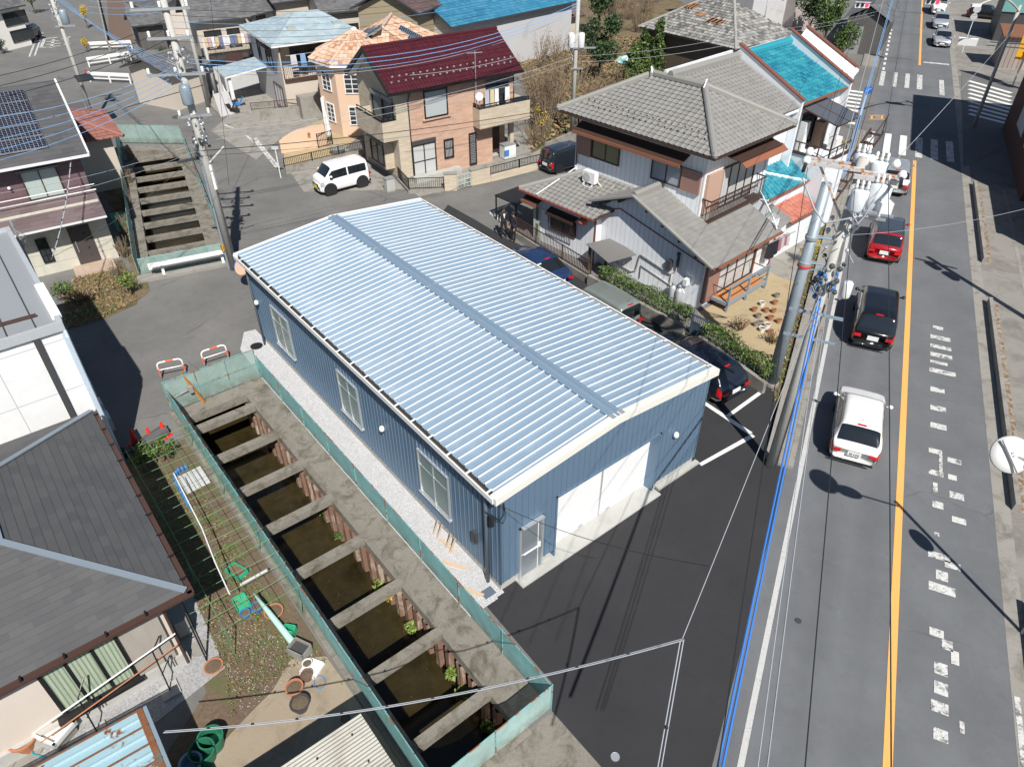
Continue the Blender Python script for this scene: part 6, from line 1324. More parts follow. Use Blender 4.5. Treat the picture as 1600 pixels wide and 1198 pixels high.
    for s in (-1, 1):
        pts = []
        for i in range(I(P['rear'][1])+2, I(P['wind'][0])-1, 4): q = full[i, jr+1 if s > 0 else K-2-jr]; pts.append((q[0]*.985, q[1], q[2]+.006))
        if len(pts) > 1: mb.tube(pts, .007, 4)
    mb.build('roof_seam', M['blacktrim'], T)
    q = full[I(P['rear'][1])+6, K//2]; MB().tube([(0,q[1],q[2]),(0,q[1]-.12,q[2]+.12)],.008,5).build('antenna', M['blacktrim'], T)
    R = Hc*.205
    for yy in (-Lc*.31, Lc*.315):
        for s in (-1, 1):
            x = s*(Wc/2-.09); ao = MB().lathe([(R*1.16,0),(R*1.16,.05),(0,.05)],(s*(Wc/2-.045),yy,R*1.02),24,0,(s,0,0)).build('wheel_arch', M['blacktrim'], T)
            wh = MB().lathe([(R*.6,-.1),(R*.97,-.09),(R,-.05),(R,.03),(R*.94,.055),(R*.68,.055)],(x+s*.03,yy,R),24,0,(s,0,0)).build('wheel', M['tyre'], T)
            mb = MB().lathe([(R*.68,.0),(R*.68,.05),(R*.62,.045),(R*.60,.01),(0,.01)],(x+s*.03,yy,R),24,0,(s,0,0))
            for k in range(6):
                a = k*math.pi/3; d = Vector((0,math.cos(a),math.sin(a))); c = Vector((x+s*.075,yy,R)); mb.bar(c+d*.02, c+d*R*.64, R*.18, .015, up=(s,0,0))
            mb.build('rim', M['rim'], wh)
    return T
car('white hatchback driving away in the left lane, nearest car on the main road', 'hatch', 3.6, 1.5, 1.36, paint('car_white', (.80,.80,.79)), rf(-1.5,.1), RAZ)
car('black minivan driving away, second car from the bottom of the main road', 'mpv', 4.05, 1.56, 1.55, paint('car_black', (.008,.009,.011)), rf(-1.36,7.45), RAZ, cat='minivan', name='minivan')
car('red compact minivan with a dark roof driving behind the silver one', 'mpv', 3.75, 1.5, 1.5, paint('car_red', (.36,.008,.014)), rf(-1.28,15.25), RAZ, cat='minivan', name='minivan', roofm=paint('roof_grey', (.05,.06,.075)))
car('silver minivan driving away just past the near crosswalk', 'wagon', 4.2, 1.58, 1.42, paint('car_silver', (.52,.54,.57), .5), rf(-1.15,24.3), RAZ, cat='minivan', name='minivan')
car('silver car waiting at the far stop line, front one of the oncoming queue', 'sedan', 3.9, 1.56, 1.3, paint('car_silver2', (.58,.60,.63), .5), rf(1.8,64.3), RAZ+180)
car('pale silver car waiting second in the oncoming queue', 'hatch', 3.7, 1.55, 1.35, paint('car_silver3', (.55,.60,.66), .5), rf(1.75,72.9), RAZ+180)
car('white van waiting third in the oncoming queue', 'kei', 3.9, 1.55, 1.8, paint('van_white', (.8,.8,.8)), rf(1.6,81.2), RAZ+180, cat='van', name='van')
car('black car parked off the far right side of the main road', 'hatch', 3.7, 1.5, 1.35, paint('car_black2', (.01,.01,.012)), rf(6.3,80), RAZ+100)
a0, b0 = G(573, 291), G(512, 307); hd = (b0-a0); az_ = math.degrees(math.atan2(hd.x, hd.y)); side = Vector((hd.y,-hd.x,0)).normalized()
car('white boxy kei van parked on the driveway beside the brick house', 'kei', 3.15, 1.36, 1.62, paint('kei_white', (.82,.82,.82)), (a0+b0)/2 - side*-.62, az_, cat='kei van', name='kei_van', plate='y')
car('olive grey kei wagon parked behind the warehouse, beside the hedge', 'kei', 3.1, 1.36, 1.5, paint('kei_olive', (.25,.285,.265), .3), wf(11.85, 7.95), WAZ+1, cat='kei wagon', name='kei_wagon', plate='y')
car('dark navy estate car parked at the corner of the warehouse next to the hedge', 'wagon', 4.2, 1.58, 1.34, paint('car_navy', (.012,.016,.03), .2), wf(11.75, 3.3), WAZ+3)
car('dark blue car parked behind the warehouse in front of the entrance fence', 'sedan', 3.8, 1.5, 1.28, paint('car_blue', (.02,.045,.12), .2), wf(12.1, 12.7), WAZ+2)
car('dark car parked behind the concrete wall beyond the grey tiled house', 'kei', 3.2, 1.4, 1.45, paint('car_dark', (.015,.02,.03)), G(882,262), 52, plate='w')
car('black kei car with a yellow plate parked by the shrubs at upper left', 'kei', 3.1, 1.36, 1.3, paint('car_black3', (.012,.014,.02)), G(250,138), 205, cat='kei car', name='kei_car', plate='y')
car('dark blue car parked behind the hedge in the top left corner', 'wagon', 3.8, 1.5, 1.3, paint('car_blue2', (.015,.03,.06)), G(45,62), 170)
# number plate marks on the near car
t_ = [o for o in scene.objects if o.name == 'car'][0]
mb = MB()
for k,(x0,x1) in enumerate(((-.14,-.12),(-.1,-.07),(-.02,0),(.04,.07),(.1,.13))): mb.box(x0,x1,-3.6/2-.024,-3.6/2-.018,1.36*.385,1.36*.44)
mb.build('plate_figures', M['plate_ink'], t_)
# tyre stack, wheels and cones behind the slate roofed house
def cone(px, py, lab):
    t = thing('traffic_cone', lab, 'traffic cone', G(px, py), 20, 'red traffic cones')
    m = M.setdefault('cone', plain('cone_red', (.80,.035,.018), .5))
    MB().lathe([(.12,.03),(.10,.1),(.035,.6),(.03,.62),(0,.62)],(0,0,0),16).build('body', m, t, smooth=False); MB().box(-.17,.17,-.17,.17,0,.035).build('base', m, t)
cone(180,702,'red traffic cone in the shade, leftmost of the row of four'); cone(212,692,'red traffic cone second from the left, behind the wheels'); cone(238,690,'red traffic cone third from the left in the row'); cone(259,681,'red traffic cone nearest the teal canal fence')
def wheel(px, py, lab, rr_=.26, tilt=(.0,.0,1), z=.08):
    t = thing('spare_alloy', lab, 'spare wheel', G(px,py)+Vector((0,0,z)), 0)
    MB().lathe([(rr_*.6,-.08),(rr_,-.08),(rr_,.08),(rr_*.62,.08)],(0,0,0),24,0,tilt).build('tyre', M['tyre'], t)
    mb = MB().lathe([(rr_*.62,.0),(rr_*.62,.07),(rr_*.58,.07),(rr_*.56,.02),(0,.02)],(0,0,0),24,0,tilt)
    q = Vector(tilt).to_track_quat('Z','Y').to_matrix()
    for k in range(8): a=k*math.pi/4; mb.bar(q@Vector((.02*math.cos(a),.02*math.sin(a),.04)), q@Vector((rr_*.58*math.cos(a),rr_*.58*math.sin(a),.055)), .03, .02, up=q@Vector((0,0,1)))
    mb.build('rim', M['rim'], t)
wheel(188,713,'alloy wheel on the ground in the shade, left one of two'); wheel(220,702,'alloy wheel on the ground, right one beside the leafy shrub', .28)
t = thing('tyre_roll', 'dark grey rubber roll lying beside the alloy wheels', 'tyre', G(246,688), WAZ+70); MB().lathe([(.17,-.4),(.2,-.38),(.2,.38),(.17,.4)],(0,0,.2),20,0,(0,1,0)).build('tyre', plain('rubber_grey',(.09,.09,.095),.8), t)
# ---------------- two people on the back street ----------------
def person(lab, loc, az, shirt, trousers, skin=(.42,.24,.17), hair=(.02,.015,.012), pose=0, tie=False, h=1.62):
    me = bpy.data.meshes.new('person'); o = bpy.data.objects.new('person', me); scene.collection.objects.link(o)
    S = h/1.75
    V=[];E=[];R=[]
    def a(p,r,par=None):
        V.append(tuple(c*S for c in p)); R.append(r*S)
        if par is not None: E.append((par,len(V)-1))
        return len(V)-1
    pel=a((0,0,.95),.145); wa=a((0,.0,1.12),.13,pel); ch=a((0,.0,1.32),.155,wa); nk=a((0,.0,1.49),.06,ch); hd=a((0,.02,1.56),.06,nk); hm=a((0,.03,1.63),.095,hd); ht=a((0,.02,1.70),.085,hm)
    for s in (-1,1):
        hp=a((s*.09,0,.88),.105,pel); kn=a((s*.11,.03+.03*pose*s,.49),.068,hp); an=a((s*.12,.0,.09),.045,kn); to=a((s*.13,.15,.045),.038,an)
        sh=a((s*.19,0,1.41),.065,ch); el=a((s*.25,-.03,1.13),.048,sh); wr=a((s*.24,.12 if pose else .03,.90),.035,el); hnd=a((s*.235,.15 if pose else .05,.82),.036,wr)
        for k in range(4): a((s*.235+(k-1.5)*.006,(.17 if pose else .06)+(k-1.5)*.018,.74-.01*(k%2)),.010,hnd)
        a((s*.21,.2 if pose else .1,.80),.011,hnd)
    me.from_pydata(V,E,[]); 
    bm = bmesh.new(); bm.from_mesh(me); lay = bm.verts.layers.skin.verify()
    bm.verts.ensure_lookup_table()
    for v in bm.verts: v[lay].radius = (R[v.index],R[v.index]); v[lay].use_root = v.index == 0
    bm.to_mesh(me); bm.free()
    md = o.modifiers.new('skin','SKIN'); sb = o.modifiers.new('sub','SUBSURF'); sb.levels = 2; sb.render_levels = 2
    m, nt, bs, tc = base('figure_'+str(len(bpy.data.materials))); sp = N(nt,'ShaderNodeSeparateXYZ'); nt.links.new(tc.outputs['Object'], sp.inputs[0])
    z = sp.outputs[2]; c = mix(nt, math_(nt,'GREATER_THAN',z,.95*S), trousers, shirt); c = mix(nt, math_(nt,'GREATER_THAN',z,1.50*S), c, skin); c = mix(nt, math_(nt,'LESS_THAN',z,.10*S), c, (.015,.012,.01))
    ax_ = math_(nt,'ABSOLUTE',sp.outputs[0]); hand = math_(nt,'MULTIPLY',math_(nt,'GREATER_THAN',ax_,.19*S),math_(nt,'MULTIPLY',math_(nt,'LESS_THAN',z,.90*S),math_(nt,'GREATER_THAN',z,.68*S))); c = mix(nt, hand, c, skin)
    nt.links.new(c, bs.inputs['Base Color']); bs.inputs['Roughness'].default_value=.8; me.materials.append(m)
    o.location = loc; o.rotation_euler=(0,0,-R_(az)); solo(o, lab, 'person')
    MB().lathe([(.0,.0),(.06,.0),(.099,.04),(.102,.09),(.08,.14),(.03,.165),(0,.168)],(0,.01*S,1.60*S),14).build('hair', plain('black_hair_%d'%len(bpy.data.materials),hair,.8), o, smooth=True)
    f = MB(); f.ball((0,.125*S,1.62*S),.018*S,6).ball((.035*S,.108*S,1.645*S),.013*S,6).ball((-.035*S,.108*S,1.645*S),.013*S,6)
    f.build('face_features', plain('face_dark_%d'%len(bpy.data.materials),sc(skin,.5),.7), o)
    MB().box(-.03*S,.03*S,.105*S,.118*S,1.565*S,1.58*S).build('mouth', plain('lip_%d'%len(bpy.data.materials),(.3,.1,.08),.6), o)
    if tie: MB().slab([(-.06*S,.125*S,1.42*S),(.06*S,.125*S,1.42*S),(.0,.15*S,1.16*S)],(0,.02,0)).slab([(-.02*S,.15*S,1.42*S),(.02*S,.15*S,1.42*S),(.02*S,.17*S,1.2*S),(-.02*S,.17*S,1.2*S)],(0,.01,0)).build('shirt_front', M['white_d'], o)
    return o
person('person in a dark suit and white shirt standing by the entrance fence', G(787,371), 165, (.018,.02,.026), (.015,.016,.02), pose=0, tie=True)
person('person in dark clothes with a blue cloth standing next to the entrance canopy', G(802,377), 230, (.02,.02,.028), (.014,.014,.018), pose=1, h=1.55)
t = thing('folding_canopy', 'black slatted carport roof beside the entrance of the grey tiled house', 'carport', G(826,345), HAZ)
MB().box(-1.3,.3,-1.2,.6,1.3,1.36).build('roof', M['black'], t); mb=MB()
for x,y in ((-1.25,-1.15),(.25,-1.15)): mb.box(x-.03,x+.03,y-.03,y+.03,0,1.3)
mb.build('posts', M['black'], t)
# ---------------- simpler houses farther off, each from its eave line ----------------
def px_house(lab, eL, eR, z, depth, rise, roofm, wallm, over=.45, kind='gable', wins=(), ridgem=None, prof=FLAT_T, tile=(.35,.28,.014), base=0.0, name='house', floor2=None, wm=None):
    A, B = G(*eL, z), G(*eR, z); d = B - A; L = d.length; az = math.degrees(math.atan2(d.x, d.y))
    T = thing(name, lab, 'house', (A.x, A.y, 0), az)     # local y along the eave, +x toward the viewer
    MB().box(-depth+over, -over, over, L-over, base, z-.02).build('wall', wallm, T)
    mb = MB(); a,b,c,d_ = (0,0,z),(0,L,z),(-depth,L,z),(-depth,0,z); m=-depth/2; q = min(depth/2, L/2-.05)
    if kind == 'hip': k0,k1 = (m,q,z+rise),(m,L-q,z+rise)
    else: k0,k1 = (m,0,z+rise),(m,L,z+rise)
    pu,pv,st = tile
    roof_panel(mb,[a,b,k1,k0],pu,pv,prof,st,.02,stagger=prof is FLAT_T); roof_panel(mb,[c,d_,k0,k1],pu,pv,prof,st,.02)
    if kind == 'hip': roof_panel(mb,[d_,a,k0],pu,pv,prof,st,.02,stagger=prof is FLAT_T); roof_panel(mb,[b,c,k1],pu,pv,prof,st,.02)
    r = mb.build('roof', roofm, T)
    mb = MB(); ridge(mb,k0,k1,.25,.16)
    if kind == 'hip':
        for p,k in ((a,k0),(b,k1)): ridge(mb,p,k,.2,.12)
    mb.build('ridge_tiles', ridgem or roofm, r)
    mb = MB(); mb.slab([a,b,k1,k0],(0,0,-.09)).slab([c,d_,k0,k1],(0,0,-.09)); mb.build('eaves', wm or M['dkgrey'], r)
    if kind == 'gable': MB().poly([(-over,over,z-.02),(-depth+over,over,z-.02),(m,over,z+rise-.2)]).poly([(-depth+over,L-over,z-.02),(-over,L-over,z-.02),(m,L-over,z+rise-.2)]).build('gable_wall', wallm, T)
    for (y0,y1,z0,z1) in wins: window(T,(-over,y0),(-over,y1),z0,z1,M['choc'],M['glass'],1)
    return T, L
M['tile_dark'] = tilemat('dark_roof_tiles', [(.10,.10,.105),(.13,.13,.135),(.16,.16,.16)], .6, .2)
M['tile_brownm'] = tilemat('brown_metal_tiles', [(.10,.065,.06),(.13,.09,.085),(.15,.10,.095)], .5, .15)
M['tile_blue2'] = tilemat('blue_tiles', [(.03,.16,.28),(.04,.20,.33),(.07,.24,.36)], .4, .1)
M['derelict'] = tilemat('weathered_tiles', [(.10,.10,.095),(.24,.235,.225),(.38,.37,.35)], .8, .5)
M['gwall'] = mat('light_grey_wall', (.52,.52,.53), .85, var=.06, scale=.5, fine=.02, dirt=(.36,.36,.36), dscale=.8, dlo=.55, dhi=.8)
M['tan'] = mat('tan_wall', (.36,.30,.20), .85, var=.06, fine=.02)
T_, L_ = px_house('house with a dark tiled roof and a long laundry balcony near the top left', (296,37), (392,27), 4.9, 5.2, 1.5, M['tile_dark'], M['beigewall'], wins=((.9,2.2,2.9,4.2),(2.6,3.6,2.9,4.2)))
MB().box(-.45,.9,.3,L_+.3,0,2.35).build('lower_wall', M['gwall'], T_); b = MB().box(-.45,1.0,.3,L_+.3,2.35,2.5).build('balcony', M['dkgrey'], T_)
mb = MB(); mb.bar((.95,.3,3.3),(.95,L_+.3,3.3),.05,.05)
for k in range(44): mb.box(.94,.96,.3+k*L_/43-.012,.3+k*L_/43+.012,2.5,3.3)
mb.build('railing', M['choc'], b); MB().box(1.0,1.05,1.8,3.1,2.0,2.75).build('brown_screen', M['brownm'], T_)
MB().box(.2,.95,.3,L_,2.0,2.35).build('painted_shade_soffit', M['black'], T_)  # black box stands in for the shade under the balcony
tl = thing('laundry', 'white and coloured clothes hung along the balcony of the dark tiled house at top left', 'laundry', loc2w(T_,(.7,.5,0)), math.degrees(math.atan2(*(G(392,27,4.9)-G(296,37,4.9))[:2])))
MB().tube([(0,0,3.95),(0,L_-.6,3.95)],.02).build('pole', M['alu'], tl); random.seed(5)
for k in range(13):
    y=.1+k*(L_-1)/13; c_=random.choice([(.7,.7,.72),(.65,.65,.7),(.5,.35,.35),(.15,.18,.3),(.6,.45,.25),(.75,.75,.75)]); MB().slab([(0,y,3.93),(0,y+.25,3.93),(.02,y+.25,3.93-random.uniform(.5,.9)),(.02,y,3.2)],(.02,0,0)).build('garment', plain('cloth_far_%d'%k,c_,.9), tl)
px_house('cream walled house behind the dark tiled one with a steep dark gable', (392,26), (440,14), 4.4, 5, 2.0, M['tile_dark'], mat('cream_wall_far',(.66,.62,.53),.85), wins=((1,2,3,4.2),))
px_house('long dark roofed house at the very top behind the pale blue roof', (500,22), (650,8), 4.6, 7, 1.6, M['tile_dark'], M['beigewall'], wins=((1.5,3.2,2.6,3.6),(5,7,2.6,3.6)))
px_house('small dark roofed house at the top edge between the trees', (425,6), (500,-4), 5.0, 7, 1.6, M['tile_dark'], M['beigewall'])
px_house('building with a bright blue tiled roof at the top centre', (706,44), (905,2), 4.2, 9, 2.2, M['tile_blue2'], M['gwall'], prof=S_TILE, tile=(.3,.3,.03))
T_, L_ = px_house('long low annex with a brown ribbed roof below the bright blue roof', (792,46), (915,24), 2.7, 3.4, .9, M['tile_brownm'], M['beigewall'], wins=((1.2,1.9,.5,2.0),(3.0,4.4,.4,2.2)), prof=S_TILE, tile=(.35,.5,.02))
px_house('tan walled house with a brown roof behind the dry shrubs at top centre', (655,22), (704,2), 5.4, 6, 1.4, M['tile_brownm'], M['tan'])
# derelict roof
T_, L_ = px_house('derelict house with a weathered tiled roof and holes showing bare rafters', (998,42), (1150,78), 3.6, 7.5, 2.3, M['derelict'], M['bark'], prof=S_TILE, tile=(.28,.26,.035), kind='hip')
for i,(u,v_,w_,h_) in enumerate(((.30,.62,.9,.5),(.62,.42,1.2,.35),(.45,.5,.5,.2))):
    y=L_*u; x=-3.75*v_; z=3.6+2.3*v_+.09
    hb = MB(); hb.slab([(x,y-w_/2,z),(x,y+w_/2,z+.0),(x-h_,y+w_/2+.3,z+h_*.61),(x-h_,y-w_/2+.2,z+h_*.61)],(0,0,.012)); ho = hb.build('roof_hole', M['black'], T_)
    mb = MB()
    for k in range(4): yy=y-w_/2+k*w_/3; mb.bar((x+.1,yy,z+.03),(x-h_-.1,yy+.25,z+h_*.61+.06),.05,.05)
    mb.build('bare_rafters', M['wood'], ho)
px_house('weathered grey tiled roof joined to the derelict house on its road side', (1150,76), (1232,56), 3.6, 7, 2.0, M['derelict'], M['bark'], prof=S_TILE, tile=(.28,.26,.03), kind='hip')
# apartment wall
t = thing('apartment_building', 'light grey apartment building with white drainpipes at the top right of the houses', 'building', G(1168,56), 60)
MB().box(-8,0,0,5.2,0,7.5).build('wall', M['gwall'], t); MB().box(-8.2,.2,-.2,5.4,7.5,7.7).build('roof', M['conc'], t)
for y in (1.9,4.9): pipe(t,[(.05,y,7.4),(.05,y,.1)],.06,M['white_d'])
window(t,(0,.5),(0,1.2),4.6,5.6,M['alu'],M['glass'],0); window(t,(0,2.6),(0,3.3),4.9,5.6,M['alu'],M['glass'],0); MB().box(0,.15,3.9,4.3,3.0,3.7).build('dark_lamp', M['dkgrey'], t)
t = thing('building', 'beige rendered building with a white pipe beside the grey apartment wall', 'building', G(1235,52), 60)
MB().box(-6,0,0,3.6,0,6).build('wall', mat('pinkish_grey',(.42,.38,.36),.85), t); MB().box(-6.1,.1,-.1,3.7,6,6.15).build('roof', M['conc'], t); pipe(t,[(.08,3.4,6),(.08,3.4,.1)],.08,M['white_d'])
# barn
BQ = thing('barn', 'dark grey barn with a slate roof and shuttered garage opening by the road', 'barn', G(1312,82), 118)
M['barnw'] = siding('barn_siding', (.11,.105,.10), .25, .015, (.05,.05,.05), .8, .1)
q = lambda px,py,z=0: tuple(inl(BQ,px,py,z))
MB().box(-14,0,0,3.3,0,2.9).build('wall', M['barnw'], BQ)
mb = MB(); roof_panel(mb,[(-14,-.4,2.85),(.4,-.4,2.85),(.4,1.65,4.0),(-14,1.65,4.0)],.4,.3,FLAT_T,.01,.02,stagger=True); roof_panel(mb,[(.4,3.7,2.85),(-14,3.7,2.85),(-14,1.65,4.0),(.4,1.65,4.0)],.4,.3,FLAT_T,.01,.02,stagger=True); mb.build('roof', M['tile_dark'], BQ)
MB().poly([(0,0,2.9),(0,3.3,2.9),(0,1.65,3.85)]).build('gable_wall', M['barnw'], BQ)
MB().box(0,.05,.3,1.5,0,2.3).build('garage_shutter', mat('grey_shutter_far',(.30,.30,.31),.6), BQ)
t = thing('vending_machines', 'pair of blue vending machines in front of the barn end', 'vending machine', G(1347,76), 25)
for k in (0,1): MB().box(-.55+k*.58,-.02+k*.58,0,.5,0,1.5).build('cabinet', plain('vending_blue_%d'%k,(.03,.09,.16),.4), t)
MB().slab([(-.6,.55,1.55),(.62,.55,1.55),(.62,-.3,1.7),(-.6,-.3,1.7)],(0,0,.04)).build('awning', plain('awning_blue',(.12,.3,.42),.6), t)
# white house top left, low roofs and walls
px_house('white house with a wide window at the top left corner', (-30,22), (40,8), 3.4, 6, 1.4, M['tile_dark'], mat('white_wall_far',(.78,.77,.73),.8), wins=((2.2,4.6,1.9,3.0),(2.3,4.7,.5,1.5)))
px_house('grey roofed house with a cream wall at the top left beside the dry channel', (195,2), (240,22), 2.6, 5, 1.1, M['tile_dark'], M['cream_wall'])
px_house('low grey roofed shed behind the big utility pole', (205,42), (262,36), 2.2, 4, .8, M['tile_dark'], M['barnw'])
px_house('beige house side with a brown panel behind the utility poles', (262,118), (330,98), 2.6, 5, .8, M['tile_dark'], M['beigewall'])
# wall beside the parked dark car
T = rail_fence('low concrete wall with a pale top behind the grey tiled house', G(852,246), G(915,218), .9, 0, M['black'], wm=M['conc'])
# right hand side of the road
RB = thing('building', 'tall brown brick building with pale bands at the right edge, shading the road', 'building', rf(5.35,24.6), RAZ)
M['brownbrick'] = brick('brown_brick', (.13,.05,.035), (.10,.04,.03), (.08,.05,.04), .25, .08, .008)
MB().box(0,9,0,13.4,0,9.6).build('wall', M['brownbrick'], RB); MB().box(-.1,9.1,-.1,13.5,9.6,9.8).build('roof', M['conc'], RB)
for y,yb_ in ((6.2,9.0),(1.2,4.6)):
    MB().box(-.06,0,y,yb_,1.6,3.2).build('white_band', M['gwall'], RB); window(RB,(0,yb_),(0,y),1.7,3.1,M['alu'],M['glass'],2)
    MB().box(-.06,0,y,yb_,4.8,5.2).build('white_band', M['gwall'], RB); window(RB,(0,yb_),(0,y),5.4,6.8,M['alu'],M['glass'],2)
t = thing('building', 'low brown annex in front of the tall brick building at the right edge', 'building', rf(5.9,17.5), RAZ); MB().box(0,6,0,7,0,3.2).build('wall', M['brownbrick'], t); MB().box(-.1,6.1,-.1,7,3.2,3.35).build('roof', M['conc'], t)
# rusty shed, teal building and shops upper right
t = thing('container', 'rusty striped metal shed with a brown roof at the upper right', 'shed', rf(7.2,56.5), RAZ-4)
MB().box(-1.2,3.5,0,2.6,0,2.5).build('wall', siding('rusty_panels',(.36,.34,.32),.35,.06,(.30,.10,.05),.8,.25), t); MB().slab([(-1.5,-.3,2.5),(3.9,-.3,2.5),(3.9,3.0,2.9),(-1.5,3.0,2.9)],(0,0,.08)).build('roof', M['rust'], t); MB().slab([(.8,-.32,2.62),(3.9,-.32,2.62),(3.9,.3,2.72),(.8,.3,2.72)],(0,0,.05)).build('snow_white_sheet', M['white_d'], t)
t = thing('building', 'building with a teal band and dark windows at the top right corner', 'building', rf(6.4,68), RAZ)
MB().box(0,12,0,6,0,5.5).build('wall', M['dkgrey'], t); MB().box(-.1,12,-.12,0,2.6,4.0).build('teal_band', plain('teal_band',(.16,.36,.36),.5), t); MB().box(-.1,12,-.1,0,4.4,5.4).build('window_band', M['glass'], t)
t = thing('sign_board', 'tall yellow and red vertical shop sign board at the upper right', 'sign', rf(6.9,50.5), RAZ)
MB().box(-.05,.05,-.05,.05,0,5.2).build('post', M['steel'], t); MB().box(-.62,.62,-.1,.0,2.0,5.6).build('board', plain('sign_yellow',(.78,.40,.02),.5), t)
MB().slab([(-.5,-.13,5.1),(.25,-.13,5.1),(.5,-.13,5.27),(.25,-.13,5.45),(-.5,-.13,5.45)],(0,.02,0)).build('red_arrow', plain('sign_red',(.55,.02,.02),.5), t)
t2 = thing('sign_board', 'white and blue shop sign board next to the yellow one', 'sign', rf(8.0,49.0), RAZ); MB().box(-.5,.5,-.08,0,1.6,3.0).build('board', M['white_d'], t2); MB().box(-.5,.5,-.08,0,3.3,4.3).build('blue_board', M['blue_p'], t2); MB().box(-.04,.04,0,.08,0,4.4).build('post', M['steel'], t2)
def text(T, s, loc, size, m, rot=(math.pi/2,0,0), name='lettering', ext=.006):
    cu = bpy.data.curves.new(name,'FONT'); cu.body = s; cu.size = size; cu.extrude = ext; cu.align_x='CENTER'; cu.align_y='CENTER'; cu.resolution_u = 2
    o = bpy.data.objects.new(name, cu); scene.collection.objects.link(o); o.parent = T; o.location = loc; o.rotation_euler = rot; cu.materials.append(m); return o
for i, ch in enumerate('\u69ae\u6d3b\u5370\u5237\u5802'[0:0] or '\u69ae\u592a\u90ce\u5370\u5802'[0:0]): pass
def glyph(mb, o, k, w_, kind):
    # heavy brush-like strokes that read as a written character at this size
    S = {'a':[(0,.9,1,.9),(.5,1,.5,.62),(.1,.62,.9,.62),(.1,.62,.1,.2),(.9,.62,.9,.2),(.1,.4,.9,.4),(.1,.2,.9,.2),(.5,.2,.5,0)],
         'b':[(0,.75,.45,.75),(.22,1,.22,0),(.0,.3,.22,.6),(.55,.9,1,.9),(.78,.9,.78,.0),(.55,.5,1,.5),(.6,0,.95,.0)],
         'c':[(.1,.95,.9,.95),(.5,.95,.5,0),(.15,.55,.15,.0),(.85,.55,.85,.0),(.15,.55,.85,.55),(.15,.28,.85,.28),(0,0,1,0)],
         'd':[(0,.8,1,.8),(.5,1,.5,.5),(.2,.5,.8,.5),(.2,.5,.2,.25),(.8,.5,.8,.25),(.2,.25,.8,.25),(.5,.25,.5,0),(.0,.0,1,.0),(.1,.65,0,.5),(.9,.65,1,.5)],
         'e':[(.5,1,.5,.55),(0,.75,.2,.6),(1,.75,.8,.6),(.1,.5,.9,.5),(.3,.5,.1,.0),(.6,.5,.6,.05),(.6,.05,1,.1)]}[kind]
    for x0,y0,x1,y1 in S:
        a = Vector(o)+Vector((x0*k,0,y0*k)); b = Vector(o)+Vector((x1*k,0,y1*k)); mb.bar(a,b,w_*.3,w_,up=(0,-1,0)) if False else mb.bar(a,b,.012,w_,up=(0,0,1) if abs(y1-y0)<.5*abs(x1-x0)+1e-6 else (1,0,0))
mb = MB()
for i,kd in enumerate('abcde'): glyph(mb, (-.22,-.115,4.45-i*.56), .44, .05, kd)
for i,kd in enumerate('edcba'): glyph(mb, (.36,-.115,4.5-i*.34), .18, .02, kd)
mb.build('lettering', M['black'], t)
mb = MB()
for i,kd in enumerate('bda'): glyph(mb, (-.36+i*.27,-.09,2.3), .2, .025, kd)
mb.build('lettering', M['dkgrey'], t2)
# sign plates / traffic lights / lamp post
def pole_thing(lab, base_, h, r, m, name='utility_pole', cat='utility pole', r2=None, lean=(0,0)):
    t = thing(name, lab, cat, base_, 0); MB().tube([(0,0,0),(lean[0],lean[1],h)], r, 14, r2=r2 or r*.7).build('pole', m, t, smooth=True); return t
lp = rf(3.55,37.5); LPt = pole_thing('tall grey lamp post with a curved arm over the crosswalk at the right', lp, 7.6, .12, M['pole_conc'], 'lamp_post', 'lamp post', .09)
topp = Vector((0,0,7.0)); tip = G(1530,8,8.0)-lp
pts = [Vector((0,0,6.2)), Vector((.12,0,7.2))] ; q0=pts[-1]
for k in range(1,9):
    f=k/8; pts.append(q0.lerp(tip,f)+Vector((0,0,.55*math.sin(f*math.pi))))
MB().tube(pts,.05,8).build('arm', mat('cream_pole',(.6,.56,.48),.5), LPt, smooth=True); MB().box(tip.x-.45,tip.x+.1,tip.y-.1,tip.y+.1,tip.z-.1,tip.z+.05).build('lamp_head', M['white_d'], LPt)
def tlight(lab, c_, az, n=3, red=True):
    t = thing('traffic_light', lab, 'traffic light', c_, az); MB().box(-.55,.55,-.12,.12,-.2,.2).build('housing', M['white_d'], t)
    for k in range(3): MB().lathe([(.13,0),(.13,.04),(0,.04)],(-.35+.35*k,-.12,0),14,0,(0,-1,0)).build('lens', plain('tl_red',(.9,.02,.05),.3,emit=3) if (k==2 and red) else plain('tl_off',(.02,.03,.04),.3), t)
    MB().box(-.6,.6,-.22,-.12,.2,.23).build('visor', M['white_d'], t); return t
a1 = tlight('white horizontal traffic light on an arm of the right lamp post', G(1512,66,5.2), RAZ+180); MB().bar((-.5,0,.1),tuple(inl(a1,1586,76,5.2)-Vector((0,0,5.2)))if False else (-4.0,.2,.2),.06,.06).bar((-.5,0,-.1),(-4.0,.2,-.05),.05,.05).build('arm', M['steel'], a1)
a2 = tlight('traffic light with a red lamp at the top of the photo above the oncoming lane', G(1458,3,5.2), RAZ); MB().bar((.5,0,0),(3,0,.2),.06,.06).build('arm', M['steel'], a2)
a3 = tlight('traffic light on the left side of the far junction with a red lamp', G(1347,8,5.2), RAZ-15); MB().bar((.5,0,0),(1.6,0,0),.05,.05).build('arm', M['steel'], a3)
